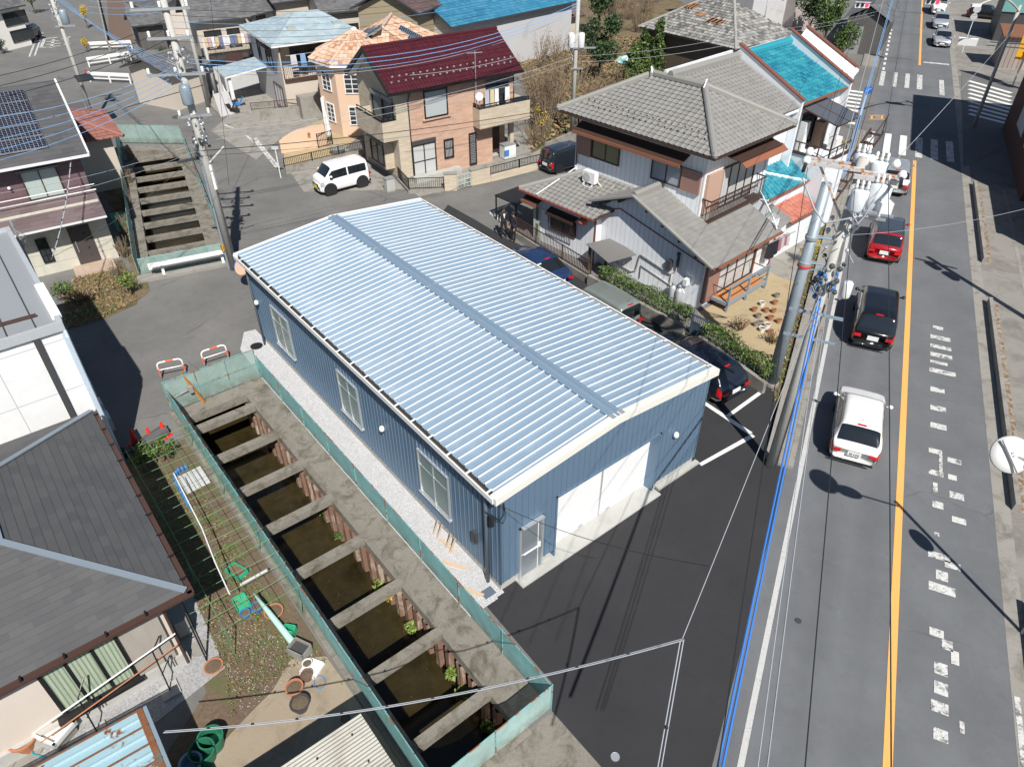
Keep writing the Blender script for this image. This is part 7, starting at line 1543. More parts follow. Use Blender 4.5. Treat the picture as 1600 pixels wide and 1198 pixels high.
def sign(lab, px, py, h, plates, az=RAZ, r=.035, top=None, lean=(0,0)):
    t = thing('road_sign', lab, 'road sign', G(px,py), az); MB().tube([(0,0,0),(lean[0],lean[1],h)],r,8).build('pole', M['white_d'], t)
    for (z,rr_,m_,fx) in plates: MB().lathe([(rr_,0),(rr_,.02),(0,.02)],(fx+lean[0]*z/h,-.05,z),22,0,(0,-1,0)).build('plate', m_, t)
    return t
M['sign_blue'] = plain('sign_blue', (.03,.14,.5), .4)
sign('thin white sign pole with two round plates seen from behind', 1503,82, 3.9, [(3.6,.3,M['gwall'],0),(3.0,.28,M['gwall'],-.05)])
s_ = sign('pole with a round blue sign by the left side of the crosswalk', 1337,205, 2.9, [(2.7,.27,M['sign_blue'],.05)]); MB().bar((-.12,-.08,2.6),(.2,-.08,2.82),.02,.05,up=(0,1,0)).build('white_stroke', M['white'], s_)
# round traffic mirrors at the right edge
mir = G(1580,710,5.2); mtop = Vector((12.9,10.51,0)); MR = thing('traffic_mirror', 'traffic mirror pole at the right edge with big round mirrors seen from behind', 'traffic mirror', mtop, 0)
m1 = mir - mtop; m1.z = 0; m2 = G(1325,768) - Vector((-1.246,4.345,0)) - mtop; m2.z = 0
MB().tube([(0,0,0),(0,0,5.4)],.055,10).tube([(0,0,5.15),(m2.x,m2.y,5.2),(m1.x,m1.y,5.2)],.03,8).build('pole', M['gwall'], MR, smooth=True)
M['mirror_back'] = mat('pale_mirror_back', (.62,.62,.60), .5, var=.04, fine=.02)
for c_,rr_,ax_ in ((Vector((m1.x,m1.y,5.2)),.42,(-.25,-.75,.62)),(Vector((m2.x,m2.y,5.2)),.36,(.4,.3,.8)),(Vector((-.35,.1,3.5)),.33,(.9,-.2,.5))):
    o = MB().lathe([(rr_,-.02),(rr_*.97,.02),(rr_*.6,.05),(0,.06)],c_,26,0,ax_).build('mirror_disc', M['mirror_back'], MR, smooth=True)
    MB().ball(c_+Vector(ax_).normalized()*.06,.06,6).build('clamp', M['steel'], o)
MB().bar(Vector((m1.x-.1,m1.y,5.25))+Vector((-.25,-.75,.62))*.07+Vector((-.1,.2,.2)),Vector((m1.x-.1,m1.y,5.25))+Vector((-.25,-.75,.62))*.07+Vector((.15,-.3,-.3)),.05,.04).build('bracket', M['gwall'], MR)
# kerb wall strips on the right
for i,(ya_,yb_) in enumerate(((-40,-5.3),(-1.6,11.6),(15.6,26.0))):
    t = thing('kerb_wall', ['low concrete kerb wall along the right lane nearest the camera','low concrete kerb wall along the right lane, the middle stretch','low concrete kerb wall along the right lane, far stretch before the crosswalk'][i], 'kerb wall', rf(3.05,ya_), RAZ, 'kerb walls on the right side of the road')
    n_=max(1,int((yb_-ya_)/1.2)); mb = MB()
    for k in range(n_): y0=(yb_-ya_)*k/n_; y1=(yb_-ya_)*(k+1)/n_-.012; mb.hexa([(0,y0,0),(.16,y0,0),(.16,y1,0),(0,y1,0),(.01,y0,.30),(.15,y0,.30),(.15,y1,.30),(.01,y1,.30)])
    mb.build('blocks', M['conc'], t)
rsheet('leaf_strip', 3.22, 3.5, -1.6, 11.6, .012, mat('dead_leaves',(.22,.13,.06),.95,var=.4,scale=8,fine=.2,fscale=30,dirt=(.3,.28,.25),dscale=5,dlo=.45,dhi=.55))
rsheet('leaf_strip', 3.22, 3.5, 15.6, 26, .012, bpy.data.materials['dead_leaves'])
rsheet('curb_pad', 4.6, 4.75, -30, 26, .012, M['conc'])
# front concrete wall, fence and hedge of the grey tiled house
hw_ = lambda x,y: loc2w(H,(x,y,0))
rail_fence('brown railing fence on a low wall at the entrance of the grey tiled house', hw_(-9.5,-2.0), hw_(-3.5,-2.75), .35, .75, M['brownm'], wm=M['conc'], wt=.16)
rail_fence('low concrete wall under the hedge behind the olive kei wagon', hw_(-3.5,-2.85), hw_(1.95,-3.15), .5, 0, M['black'], wm=M['conc'], wt=.16)
rail_fence('low concrete wall under the hedge nearest the tall steel pole', hw_(2.75,-3.25), hw_(6.15,-4.05), .5, 0, M['black'], wm=M['conc'], wt=.16)
g = thing('garden_gate', 'small dark blue metal gate between the two hedges', 'gate', hw_(1.95,-2.75), HAZ+90)
mb = MB(); mb.box(-.03,.03,0,.06,0,.95).box(-.03,.03,.72,.78,0,.95).bar((0,.03,.9),(0,.75,.9),.05,.05).bar((0,.03,.6),(0,.75,.6),.04,.04)
for k in range(7): mb.box(-.01,.01,.1+k*.09,.12+k*.09,.6,.88)
mb.box(-.01,.01,.06,.72,.08,.6); mb.build('leaf', mat('dark_blue_gate',(.07,.10,.14),.5), g)
# channel and guard rails at upper left
sheet('dry_channel', [(167,0),(190,-8),(212,72),(172,72)], mat('brown_channel',(.16,.11,.085),.9,var=.2,scale=3,fine=.1), .01)
rail_fence('dark wall along the left side of the dry channel at upper left', G(152,-8), G(172,80), .9, 0, M['black'], wm=M['conc'])
def guard(lab, a, b, h=.75, n=3):
    A,B=G(*a),G(*b); d=B-A; t=thing('guard_rail',lab,'guard rail',A,math.degrees(math.atan2(d.x,d.y)),'white guard rails by the dry channel'); L=d.length
    mb=MB(); 
    for k in range(n): mb.box(-.05,.05,L*k/(n-1)-.05,L*k/(n-1)+.05,0,h)
    mb.build('posts',M['white'],t); MB().box(-.1,-.04,0,L,h-.25,h+.02).build('beam',M['white'],t); MB().box(-.08,-.04,0,L,h-.5,h-.42).build('lower_beam',M['white'],t)
guard('white guard rail nearest the dry channel mouth', (140,80),(207,77)); guard('white guard rail in the middle of the three by the dry channel', (140,105),(205,95)); guard('white guard rail nearest the street junction, in front of the bicycles', (142,128),(205,131))
def bicycle(px,py,az,lab):
    t=thing('bicycle',lab,'bicycle',G(px,py),az,'bicycles parked by the guard rails')
    for y in (-.45,.45): MB().tube([(0,y+.28*math.cos(a),.3+.28*math.sin(a)) for a in np.linspace(0,2*math.pi,16)],.02,5).build('wheel',M['tyre'],t)
    MB().tube([(0,-.45,.3),(0,-.1,.3),(0,.3,.75),(0,-.15,.7),(0,-.1,.3)],.018,5).tube([(0,.3,.75),(0,.45,.3)],.018,5).build('frame',M['alu'],t)
    MB().tube([(-.22,.25,.9),(0,.32,.85),(.22,.25,.9)],.015,5).build('handlebar',M['alu'],t); MB().box(-.07,.07,-.3,-.05,.75,.8).build('saddle',M['black'],t)
for k in range(6): bicycle(185+k*7,92+((k*13)%9),150+k*17,['silver bicycle at the left of the bicycle cluster','silver bicycle second in the cluster by the guard rail','silver bicycle third in the cluster by the guard rail','silver bicycle fourth in the cluster by the guard rail','silver bicycle fifth in the cluster by the guard rail','silver bicycle at the right of the bicycle cluster'][k])
t=thing('red_post','red and white marker post at the corner of the guard rails','post',G(139,127),0); MB().tube([(0,0,0),(0,0,.9)],.06,8).build('post',plain('marker_red',(.5,.05,.03),.5),t)
t=thing('metal_lockers','two pale metal sheets leaning beside the mopeds on the driveway','sheet metal',G(345,183),40)
for k in (0,1): MB().slab([(0,k*.62,0),(0,k*.62+.56,0),(-.35,k*.62+.56,1.5),(-.35,k*.62,1.5)],(.04,0,.0)).build('sheet',M['gwall'],t)
def moped(px,py,az,lab,c_):
    t=thing('moped',lab,'moped',G(px,py),az)
    for y in (-.45,.45): MB().lathe([(.12,-.05),(.2,-.04),(.2,.04),(.12,.05)],(0,y,.2),16,0,(1,0,0)).build('wheel',M['tyre'],t)
    MB().box(-.12,.12,-.55,.1,.35,.62).bar((0,.1,.3),(0,.5,.9),.2,.06).box(-.12,.12,-.2,.3,.18,.3).build('body',c_,t); MB().box(-.11,.11,-.5,.05,.62,.72).build('seat',M['black'],t); MB().tube([(-.25,.42,.95),(0,.5,.9),(.25,.42,.95)],.02,5).build('handlebar',M['black'],t)
moped(361,178,70,'black moped beside the pale metal sheets',M['black']); moped(373,172,60,'blue and black moped next to the porch steps',M['blue_p'])
# ---------------- utility poles with their gear ----------------
def gear(T, z, n, seed, r=.3, base=(0,0)):
    random.seed(seed); mb = MB()
    for k in range(n):
        a=random.uniform(0,6.28); zz=z+random.uniform(-.5,.5); q=Vector((base[0]+math.cos(a)*r,base[1]+math.sin(a)*r,zz)); mb.ball(q,random.uniform(.04,.08),6)
        if k%2: mb.tube([q,q+Vector((random.uniform(-.2,.2),random.uniform(-.2,.2),-.25)),Vector((base[0],base[1],zz-.5))],.012,5)
    return mb
def insulator(T, p, h=.22, r=.07, nm='insulator'): return MB().lathe([(r*.5,0),(r,h*.2),(r*.6,h*.35),(r,h*.5),(r*.6,h*.65),(r*.9,h*.85),(r*.4,h)],p,10).build(nm, M['porcelain'], T, smooth=True)
def arm(T, z, az, a, b, w=.09, m=None, off=.15):
    d=V2(az); n=Vector((d.y,-d.x,0)); p=n*off; return MB().bar(p+d*a+Vector((0,0,z)),p+d*b+Vector((0,0,z)),w,w).build('crossarm', m or M['steel'], T)
# F: transformer pole by the road
pF = G(1203,728); F = pole_thing('concrete transformer pole by the main road with white transformers and rusty crossarms', pF, 10.0, .15, M['pole_conc'], r2=.10)
fx, fy = RX, RY
def fl(x,y,z): return fx*x+fy*y+Vector((0,0,z))
M['rustarm'] = mat('rust_streaked_arm', (.55,.55,.56), .6, var=.1, scale=3, fine=.05, dirt=(.42,.17,.05), dscale=6, dlo=.5, dhi=.58)
MB().bar(fl(-1.25,.15,9.75),fl(.1,.15,9.75),.09,.09).bar(fl(-1.25,-.12,9.75),fl(.1,-.12,9.75),.09,.09).bar(fl(-.05,0,8.4),fl(-.9,0,9.7),.05,.05).build('crossarm', M['rustarm'], F)
MB().bar(fl(-.1,.15,9.6),fl(.95,.15,9.6),.1,.1).bar(fl(-.1,-.15,9.6),fl(.95,-.15,9.6),.1,.1).build('crossarm', M['rustarm'], F)
for x,y in ((-1.2,.35),(-1.2,-.3),(.75,.35),(.9,-.35),(.2,.45)): MB().lathe([(.05,0),(.1,.05),(.1,.12),(.05,.2)],fl(x,y,9.75),10).build('insulator', M['porcelain'], F, smooth=True); MB().tube([fl(x,y*1.2,9.8),fl(x,y*1.2+(.4 if y>0 else -.4),9.75)],.045,8).build('sleeve', M['black'], F)
for (x,y,z,rr_,h) in ((.42,.5,9.3,.2,.55),(.55,-.15,8.8,.27,.75),(.15,-.45,8.9,.2,.55),(-.02,.25,9.75,.18,.3)):
    o=MB().lathe([(rr_*.9,0),(rr_,.05),(rr_,h*.85),(rr_*.7,h*.95),(0,h)],fl(x,y,z),16).build('transformer', mat('transformer_white',(.62,.66,.70),.45,var=.08,fine=.03) if 'tw' not in M else M['tw'], F, smooth=True)
    for k in range(3): MB().lathe([(.03,0),(.05,.04),(.03,.1),(.045,.14),(.02,.2)],fl(x+(k-1)*.12,y-.05,z+h),8).build('bushing', M['porcelain'], o, smooth=True)
MB().box(-.14,.14,-.12,.12,0,.32).build('control_box', M['white_d'], F).location = fl(.75,-.45,8.9)
mb=MB(); mb.bar(fl(-.1,-.5,8.95),fl(1.0,-.6,8.95),.06,.06).bar(fl(-.1,.4,9.2),fl(.9,.4,9.2),.06,.06).bar(fl(-.1,0,8.6),fl(.9,0,8.6),.06,.06); mb.build('transformer_rack', M['steel'], F)
mb=MB(); random.seed(12)
for k in range(5):
    a=fl(-1.2,-.6,9.55) if k==0 else fl(random.uniform(-.3,.9),random.uniform(-.9,.4),9.5); b=fl(random.uniform(.1,.6),-.7,8.9); m_=(a+b)/2-Vector((0,0,random.uniform(.3,.9))); mb.tube([a,a.lerp(m_,.6)-Vector((0,0,.1)),m_,b.lerp(m_,.5),b],.022,6)
mb.build('jumper_cables', M['wire_w'], F, smooth=True)
gear(F,6.6,12,3,.22).build('cable_clamps', M['blue_p'], F); gear(F,6.9,24,4,.3).build('cable_boxes', M['dkgrey'], F); gear(F,8.2,16,9,.3).build('cable_sleeves', M['steel'], F)
MB().bar(fl(-.7,0,5.7),fl(.7,0,5.7),.07,.07).bar(fl(-.7,0,4.9),fl(.7,0,4.9),.06,.06).build('crossarm', M['bluegrey'], F)
MB().lathe([(.1,0),(.13,.05),(.13,.42),(.1,.47)],fl(.55,.1,6.3),14).build('amplifier', M['white_d'], F, smooth=True)
MB().tube([fl(.17,.05,0),fl(.15,.05,6)],.025,6).build('conduit', M['dkgrey'], F)
# E: big steel pole
pE = G(1205,600); E_ = pole_thing('tall thick galvanised steel pole with an open top, between the hedge and the pavement', pE, 7.65, .215, mat('galvanised_pole',(.34,.40,.45),.5,metal=.35,var=.1,scale=2,fine=.04,dirt=(.27,.31,.35)), 'steel_pole','pole',.16)
for z,s in ((5.9,.0),(5.0,.12)):
    q=lambda x,zz: fx*x+Vector((0,0,zz)); MB().tube([q(.12,z),q(.95,z+.05)],.03,6).tube([q(.12,z-.28),q(.95,z+.02)],.025,6).tube([q(-.05,z+.02)+fy*.12,q(.5,z+.02)+fy*.1,q(.95,z+.05)],.02,6).build('bracket', M['bluegrey'], E_)
    MB().lathe([(.205,0),(.21,.02),(.21,.1),(.205,.12)],(0,0,z-.08),16).build('band', M['steel'], E_)
MB().lathe([(.213,0),(.216,.0),(.216,.07),(.213,.07)],(0,0,4.85),16).build('red_band', plain('red_tape',(.6,.05,.05),.5), E_)
MB().lathe([(.235,-.02),(.25,0),(.25,.12),(.22,.13)],(0,0,0),16).build('base_collar', M['conc'], E_)
mb=MB()
for k in range(12):
    a=k*2.4; mb.tube([(.19*math.cos(a),.19*math.sin(a),1.2+k*.45),(.26*math.cos(a),.26*math.sin(a),1.2+k*.45)],.012,5)
mb.build('step_bolts', M['steel'], E_)
# A: big pole at the upper canal
pA = G(366,420); A_p = pole_thing('concrete utility pole beside the upper canal crowded with crossarms and cables', pA, 11.6, .19, M['pole_conc'], r2=.12)
for z,az_,a,b in ((8.6,80,-1.3,.9),(9.9,80,-.9,.7),(7.0,70,-.6,.7),(10.9,78,-1.2,.9)):
    arm(A_p,z,az_,a,b)
    for s in np.linspace(a+.1,b-.1,3): d=V2(az_); insulator(A_p, d*s+Vector((d.y,-d.x,0))*.15+Vector((0,0,z+.05)))
MB().lathe([(.2,0),(.22,.05),(.22,.65),(.17,.75),(0,.78)],(.05,-.28,7.5),14).build('transformer', M['bluegrey'], A_p, smooth=True)
gear(A_p,6.4,30,5,.28).build('cable_clamps', M['steel'], A_p); gear(A_p,5.8,24,6,.3).build('cable_boxes', M['dkgrey'], A_p); gear(A_p,9.2,18,16,.3).build('cable_sleeves', M['wire_w'], A_p)
MB().tube([(.1,0,5.0),(.5,-.1,5.35),(.95,-.1,5.75)],.03,6).build('lamp_arm', M['white_d'], A_p); MB().bar((.22,-.15,5.0),(.3,-.35,4.0),.14,.1).build('street_lamp', M['white_d'], A_p)
MB().bar((-.3,.1,5.2),(-1.25,.15,5.0),.16,.1).build('closure_box', M['dkgrey'], A_p); MB().tube([(-.25,.08,0),(-.22,.08,6.0)],.07,10).build('steel_conduit', M['bluegrey'], A_p)
MB().lathe([(.12,0),(.125,0),(.125,.32),(.12,.32)],(-.25,.08,.9),12).build('warning_band', siding('yellow_black_band',(.8,.42,.01),.09,.035,(.02,.02,.02),.5,0), A_p)
# other poles
pB = G(148,192); B_p = pole_thing('thin pale concrete utility pole between the purple house and the street', pB, 8.4, .14, M['pole_conc'], r2=.10)
MB().lathe([(.2,0),(.24,.05),(.24,.75),(.18,.85),(0,.87)],(.35,.1,6.3),14).build('transformer', M['bluegrey'], B_p, smooth=True); arm(B_p,6.2,75,-.3,.9); arm(B_p,8.1,75,-.9,.9); gear(B_p,7.2,16,8,.22).build('cable_clamps', M['wire_w'], B_p)
pD = G(893,216); D_p = pole_thing('concrete utility pole with two white transformers behind the grey tiled house', pD, 9.6, .15, M['pole_conc'], r2=.11)
for s in (-1,1):
    for k in (0,1): MB().lathe([(.18,0),(.2,.05),(.2,.7),(.16,.8),(0,.82)],(s*(.3+.02*k),.25*k-.1,5.6),14).build('transformer', M['white_d'], D_p, smooth=True)
arm(D_p,5.6,85,-.3,1.2); arm(D_p,4.4,85,-.3,.5); arm(D_p,8.6,85,-.9,.9); gear(D_p,5.5,12,11,.3).build('cable_clamps', M['steel'], D_p)
pC = G(326,168); C_p = pole_thing('grey concrete pole behind the big utility pole near the driveway, left of a pair', pC, 8.5, .15, M['pole_conc'], r2=.11)
pC2 = G(339,152); C2 = pole_thing('short concrete pole right of a pair near the driveway', pC2, 4.2, .13, M['pole_conc'], r2=.1)
pR = Vector((22.12,23.15,0)); R_p = pole_thing('utility pole standing just right of the road outside the brick building', pR, 9.2, .17, M['pole_conc'], r2=.11)
arm(R_p,8.6,RAZ+100,-.9,.9); MB().lathe([(.2,0),(.22,.05),(.22,.65),(0,.7)],(-.3,-.2,6.9),12).build('transformer', M['steel'], R_p); MB().lathe([(.2,0),(.22,.05),(.22,.65),(0,.7)],(-.35,-.2,8.1),12).build('transformer', M['steel'], R_p)
sp = thing('street_sign_pole', 'thin white post with a small plate at the driveway of the brick house', 'post', G(439,278), 0); MB().tube([(0,0,0),(0,0,1.75)],.035,8).build('pole', M['white_d'], sp); MB().box(-.2,.2,-.03,.03,1.7,1.85).build('plate', M['gwall'], sp)
mo = thing('traffic_mirror', 'orange backed round traffic mirror half hidden by the back corner of the warehouse', 'traffic mirror', G(392,455), 0)
MB().tube([(0,0,0),(0,0,1.9)],.04,8).build('pole', M['bluegrey'], mo); MB().lathe([(.36,-.02),(.34,.03),(0,.05)],(-.12,-.02,1.2),24,0,(-.3,-.75,.55)).build('mirror_disc', plain('salmon_back',(.70,.38,.28),.6), mo); MB().lathe([(.39,-.06),(.37,.0),(0,.0)],(-.15,.03,1.24),24,0,(-.3,-.75,.55)).build('blue_hood', M['blue_p'], mo)
# ---------------- wires ----------------
def wire(lab, a, b, za, zb, m, r=.012, sag=.3, n=14, group=None, name='overhead_cable', strands=1, gap=.07, bands=None, cat='cable'):
    A = a if isinstance(a, Vector) else G(*a, za); B = b if isinstance(b, Vector) else G(*b, zb); mb = MB(); r*=.62; d=(B-A).normalized(); s_=Vector((d.y,-d.x,0)).normalized() if abs(d.z)<.99 else Vector((1,0,0))
    for k in range(strands):
        o=s_*(k-(strands-1)/2)*gap+Vector((0,0,-.04*k)); mb.tube([A.lerp(B,i/n)-Vector((0,0,4*sag*(i/n)*(1-i/n)))+o-A for i in range(n+1)], r, 5)
    ob = mb.build(name, m); solo(ob, lab, cat, group); ob.location = A
    if bands:
        L=(B-A).length; mm=MB(); k=int(L/bands)
        for i in range(1,k): f=i/k; p=A.lerp(B,f)-Vector((0,0,4*sag*f*(1-f)))-A; mm.tube([p-d*.02,p+d*.02],r*(1.2+strands*.9),5)
        mm.build('ties', M['wire_b'], ob)
    return ob
wire('thick bright blue cable running along the edge of the dark parking lot',(1284,452),(1112,1262),6.3,5.6,M['wire_bl'],.034,.15,strands=2,gap=.06)
wire('black high line from the right arm of the transformer pole over the cars',(1388,275),(1393,1290),9.7,9.2,M['wire_b'],.012,.0)
wire('black high line from the middle of the transformer pole along the left lane edge',(1336,292),(1250,1290),9.4,9.0,M['wire_b'],.012,.0)
wire('black high line from the left arm of the transformer pole beside the blue cable',(1262,262),(1108,1290),9.7,9.2,M['wire_b'],.012,.0)
wire('pale spiral wrapped cable between the blue cable and the white edge line',(1297,415),(1180,1290),6.2,5.4,M['wire_w'],.016,.15,strands=2,gap=.12)
wire('black cable twisted beside the pale spiral cable',(1300,425),(1187,1290),6.0,5.3,M['wire_b'],.014,.2)
jn = G(1066,998,5.0)
wire('white service line from the road poles to the junction above the parking lot',(1285,452),jn,6.5,5,M['wire_w'],.014,.1)
wire('grey bound service cable from the junction over the canal to the rusty shed',jn,(256,1142),5,2.15,M['wire_w'],.016,.5,strands=2,gap=.05,bands=.9)
wire('grey bound service cable from the junction down past the bottom edge',jn,(1015,1290),5,4.6,M['wire_w'],.018,.1,strands=2,gap=.05,bands=1.0)
wire('thin black service drop from the warehouse corner over the parking lot',(782,790),(1108,884),3.45,5.3,M['wire_b'],.012,.25)
wire('pale messenger line from the transformer pole up to the right lamp post',(1382,270),(1583,48),9.2,7.4,M['wire_w'],.014,.1)
wire('bright blue cable following the kerb from the transformer pole to the top of the photo',(1318,275),(1403,-30),7.0,7.0,M['wire_lb'],.03,.3,strands=2)
wire('white cable beside the bright blue one up the kerb',(1302,300),(1388,-30),6.8,6.8,M['wire_w'],.025,.35)
wire('black cable up the kerb left of the white one',(1322,285),(1412,-30),6.5,6.4,M['wire_b'],.02,.4)
wire('black high line going up the road from the transformer pole',(1374,262),(1423,-30),9.7,9.6,M['wire_b'],.012,.1)
wire('black high line going up over the turquoise roof',(1272,255),(1358,-30),9.7,9.6,M['wire_b'],.012,.2)
for k,(a,b) in enumerate((((1150,52),(1372,18)),((1150,58),(1366,24)),((1390,17),(1640,21)))): wire(['upper of two pale lines crossing above the barn','lower of two pale lines crossing above the barn','thin black line crossing the road at the very top'][k],a,b,7.5,7,M['wire_w'] if k<2 else M['wire_b'],.012,.2)
Dp = pD
for k,(b,z,m_,r,sg) in enumerate((((296,93),8.8,'wire_lb',.022,1.5),((296,99),8.7,'wire_lb',.022,1.6),((296,106),8.5,'wire_lb',.018,1.7),((300,112),8.2,'wire_w',.016,1.7))):
    wire(['top pale blue cable sweeping over the maroon roof','second pale blue cable sweeping over the maroon roof','third pale blue cable sweeping over the maroon roof','white cable sweeping under the blue ones over the maroon roof'][k], G(906,4+k*4,8.6-.15*k), b, 0, z, M[m_], r, sg*.75, group='cables over the maroon roof')
for k,(a,b,za,zb,m_,r,sg) in enumerate((((893,90),(338,205),6.9,6.6,'wire_w',.014,.5),((893,98),(338,218),6.6,6.4,'wire_g',.014,.5),((880,168),(314,236),5.0,6.0,'wire_b',.026,.2),((880,172),(314,244),4.9,5.8,'wire_b',.014,.3),((893,60),(640,118),7.6,7,'wire_w',.016,.3))):
    wire(['pale line crossing the front of the brick house, upper one','grey line crossing the front of the brick house, lower one','thick black cable crossing the brick house between its floors','thin black cable just under the thick one on the brick house','pale line from the transformer pole to the right part of the maroon roof'][k],a,b,za,zb,M[m_],r,sg)
for k,(a,b) in enumerate((((905,88),(1215,40)),((905,97),(1215,52)))): wire(['upper pale line from the wild lot pole to the right over the conifers','lower pale line from the wild lot pole to the right over the conifers'][k],a,b,7,7.5,M['wire_g'],.014,.3)
wire('guy wires running down from the wild lot pole',(912,5),(945,132),8.5,.3,M['wire_g'],.012,0,strands=2,gap=.3)
bl = ['first','second','third','fourth','fifth','sixth']
for k,(a,b) in enumerate((((-25,186),(262,110)),((-25,204),(262,118)),((-25,222),(264,124)),((-25,240),(268,130)),((-25,257),(272,136)))): wire(bl[k]+' blue line from the top over the solar panel roof at left',a,b,8.2,8.6,M['wire_lb'],.016,.25,group='blue lines over the solar panel roof')
for k in range(6): wire(bl[k]+' blue line of the fan at the top left running down to the crowded pole',(78+k*5,-8+k*2),(262+k*7,92+k*8),8.3,8.8,M['wire_lb'],.014,.35,group='blue fan of lines at top left')
for k,(a,b) in enumerate((((-25,124),(262,30)),((-25,140),(262,44)),((-25,158),(262,62)),((-25,330),(306,236)),((-25,306),(300,226)))): 
    o = wire(['highest of three black lines across the top left street','middle of three black lines across the top left street','lowest of three black lines across the top left street','lower thin line in front of the purple house','upper thin line in front of the purple house'][k],a,b,9.4 if k<3 else 6.5,9.6 if k<3 else 6.4,M['wire_b'] if k<3 else M['wire_g'],.018 if k<3 else .011,.2)
for k in range(6): wire(bl[k]+' dark line from the crowded pole over the pale blue roofed house',(262,14+k*10),(760,-14+k*9),10.2-.2*k,8.5,M['wire_b'] if k!=2 else M['wire_lb'],.014,.5,group='dark lines over the pale blue roofed house')
for k in range(3): wire(bl[k]+' blue line crossing the dry channel at top left',(140,2+k*9),(250,-2+k*11),8.8,9,M['wire_lb'],.014,.1,group='blue lines over the dry channel')
wire('thick black cable from the joint over the solar panel house to the crowded pole',(112,193),(318,133),5.6,8.2,M['wire_b'],.024,.0)
wire('pale bound service cable hanging in a curve in front of the purple house',(113,192),(80,404),5.6,3.3,M['wire_w'],.022,.45,strands=2,gap=.04,bands=.7)
wire('black cable from the service mast across to the crowded pole',(78,403),(302,244),3.3,6.2,M['wire_b'],.014,.3)
wire('vertical black line right of the crowded pole down to the street',(328,-10),(358,290),10,.6,M['wire_b'],.016,0)
wire('pale tension wire from the street to the grey house porch pole',(338,160),(500,330),3.2,.1,M['wire_g'],.01,0) if False else None
wire('thin grey line from the crowded pole towards the green fence',(305,228),(232,230),6,5.5,M['wire_g'],.012,.15)
wire('thin line crossing the road above the red minivan from the right pole',(1680,305),(1300,368),7,6.3,M['wire_g'],.010,.3)
# ---------------- vegetation ----------------
def leaf_quads(mb, n, fn, size, mi=0, flat=.0):
    for _ in range(n):
        p = fn(); s = size*random.uniform(.6,1.3); a = Vector((random.gauss(0,1),random.gauss(0,1),random.gauss(0,1)*(1-flat))).normalized(); b = a.cross(Vector((random.gauss(0,1),random.gauss(0,1),random.gauss(0,1)))).normalized()
        mb.add([p-a*s*.5,p+b*s*.28,p+a*s*.5,p-b*s*.28],[(0,1,2,3)],mi)
def tree(lab, px, py, h, r, kind='round', leaf='leaf1', n=900, size=.16, cat='tree', name=None, trunk=None, seed=1, loc=None, blossom=None, clumps=9):
    random.seed(seed); T = thing(name or 'tree', lab, cat, loc if loc is not None else G(px,py), random.uniform(0,360)); tr = MB(); mb = MB(); tips = []
    th = h*(.35 if kind!='cone' else .9)
    tr.tube([(0,0,0),(random.uniform(-.1,.1),random.uniform(-.1,.1),th*.5),(0,0,th)], max(.05,h*.022), 7, r2=max(.025,h*.012))
    for k in range(clumps):
        if kind=='cone': z=h*(.18+.78*k/clumps); rr_=r*(1-.85*(z/h))+.1; a=k*2.4; c=Vector((math.cos(a)*rr_*.45,math.sin(a)*rr_*.45,z)); R=Vector((rr_*.7,rr_*.7,h*.11))
        else: a=k*2.4+random.uniform(-.3,.3); q=random.uniform(.15,.75); c=Vector((math.cos(a)*r*q,math.sin(a)*r*q,h*random.uniform(.45,.88))); R=Vector((r*.42,r*.42,h*.17))
        tips.append((c,R)); tr.tube([(0,0,th*random.uniform(.5,1)),c*.6+Vector((0,0,th*.2)),c], .03*max(1,h/5), 5, r2=.012)
    tr.build('trunk', M[trunk or 'bark'], T)
    def fn():
        c,R = random.choice(tips); v=Vector((random.gauss(0,1),random.gauss(0,1),random.gauss(0,1))).normalized()*(random.random()**.45); return c+Vector((v.x*R.x,v.y*R.y,v.z*R.z))
    ms = [M[leaf], M['leaf2'] if leaf in('leaf1','leaf4') else M[leaf], M['leaf4'] if leaf=='leaf1' else M[leaf]]
    leaf_quads(mb, int(n*.6), fn, size, 0); leaf_quads(mb, int(n*.25), fn, size, 1); leaf_quads(mb, int(n*.15), fn, size, 2); mb.build('crown', ms, T); return T
def dry(lab, px, py, h, r, n=70, seed=1, leafy=0, name='dry_shrub', cat='shrub', loc=None, mt='twig'):
    random.seed(seed); T = thing(name, lab, cat, loc if loc is not None else G(px,py), random.uniform(0,360)); mb = MB(); lf = MB()
    for k in range(n):
        a=random.uniform(0,6.28); rr_=r*random.random()**.6; b0=Vector((math.cos(a)*rr_*.35,math.sin(a)*rr_*.35,0)); tp=Vector((math.cos(a)*rr_,math.sin(a)*rr_,h*random.uniform(.55,1))); m=b0.lerp(tp,.5)+Vector((random.uniform(-.12,.12),random.uniform(-.12,.12),.1)); w_=random.uniform(.010,.022)*max(1,h/2.5)
        mb.tube([b0,m,tp],w_,3,r2=.005,caps=False)
        for j in range(3): q=m.lerp(tp,random.random()); e=q+Vector((random.uniform(-.3,.3),random.uniform(-.3,.3),random.uniform(.1,.35)))*h*.22; mb.tube([q,e],w_*.6,3,r2=.003,caps=False)
        if leafy:
            for j in range(leafy): q=m.lerp(tp,random.uniform(.1,1.1))+Vector((random.uniform(-.15,.15),random.uniform(-.15,.15),random.uniform(-.1,.15))); leaf_quads(lf,1,lambda:q,.11)
    mb.build('branches', M[mt], T)
    if leafy: lf.build('dry_leaves', M['leafd'], T)
    return T
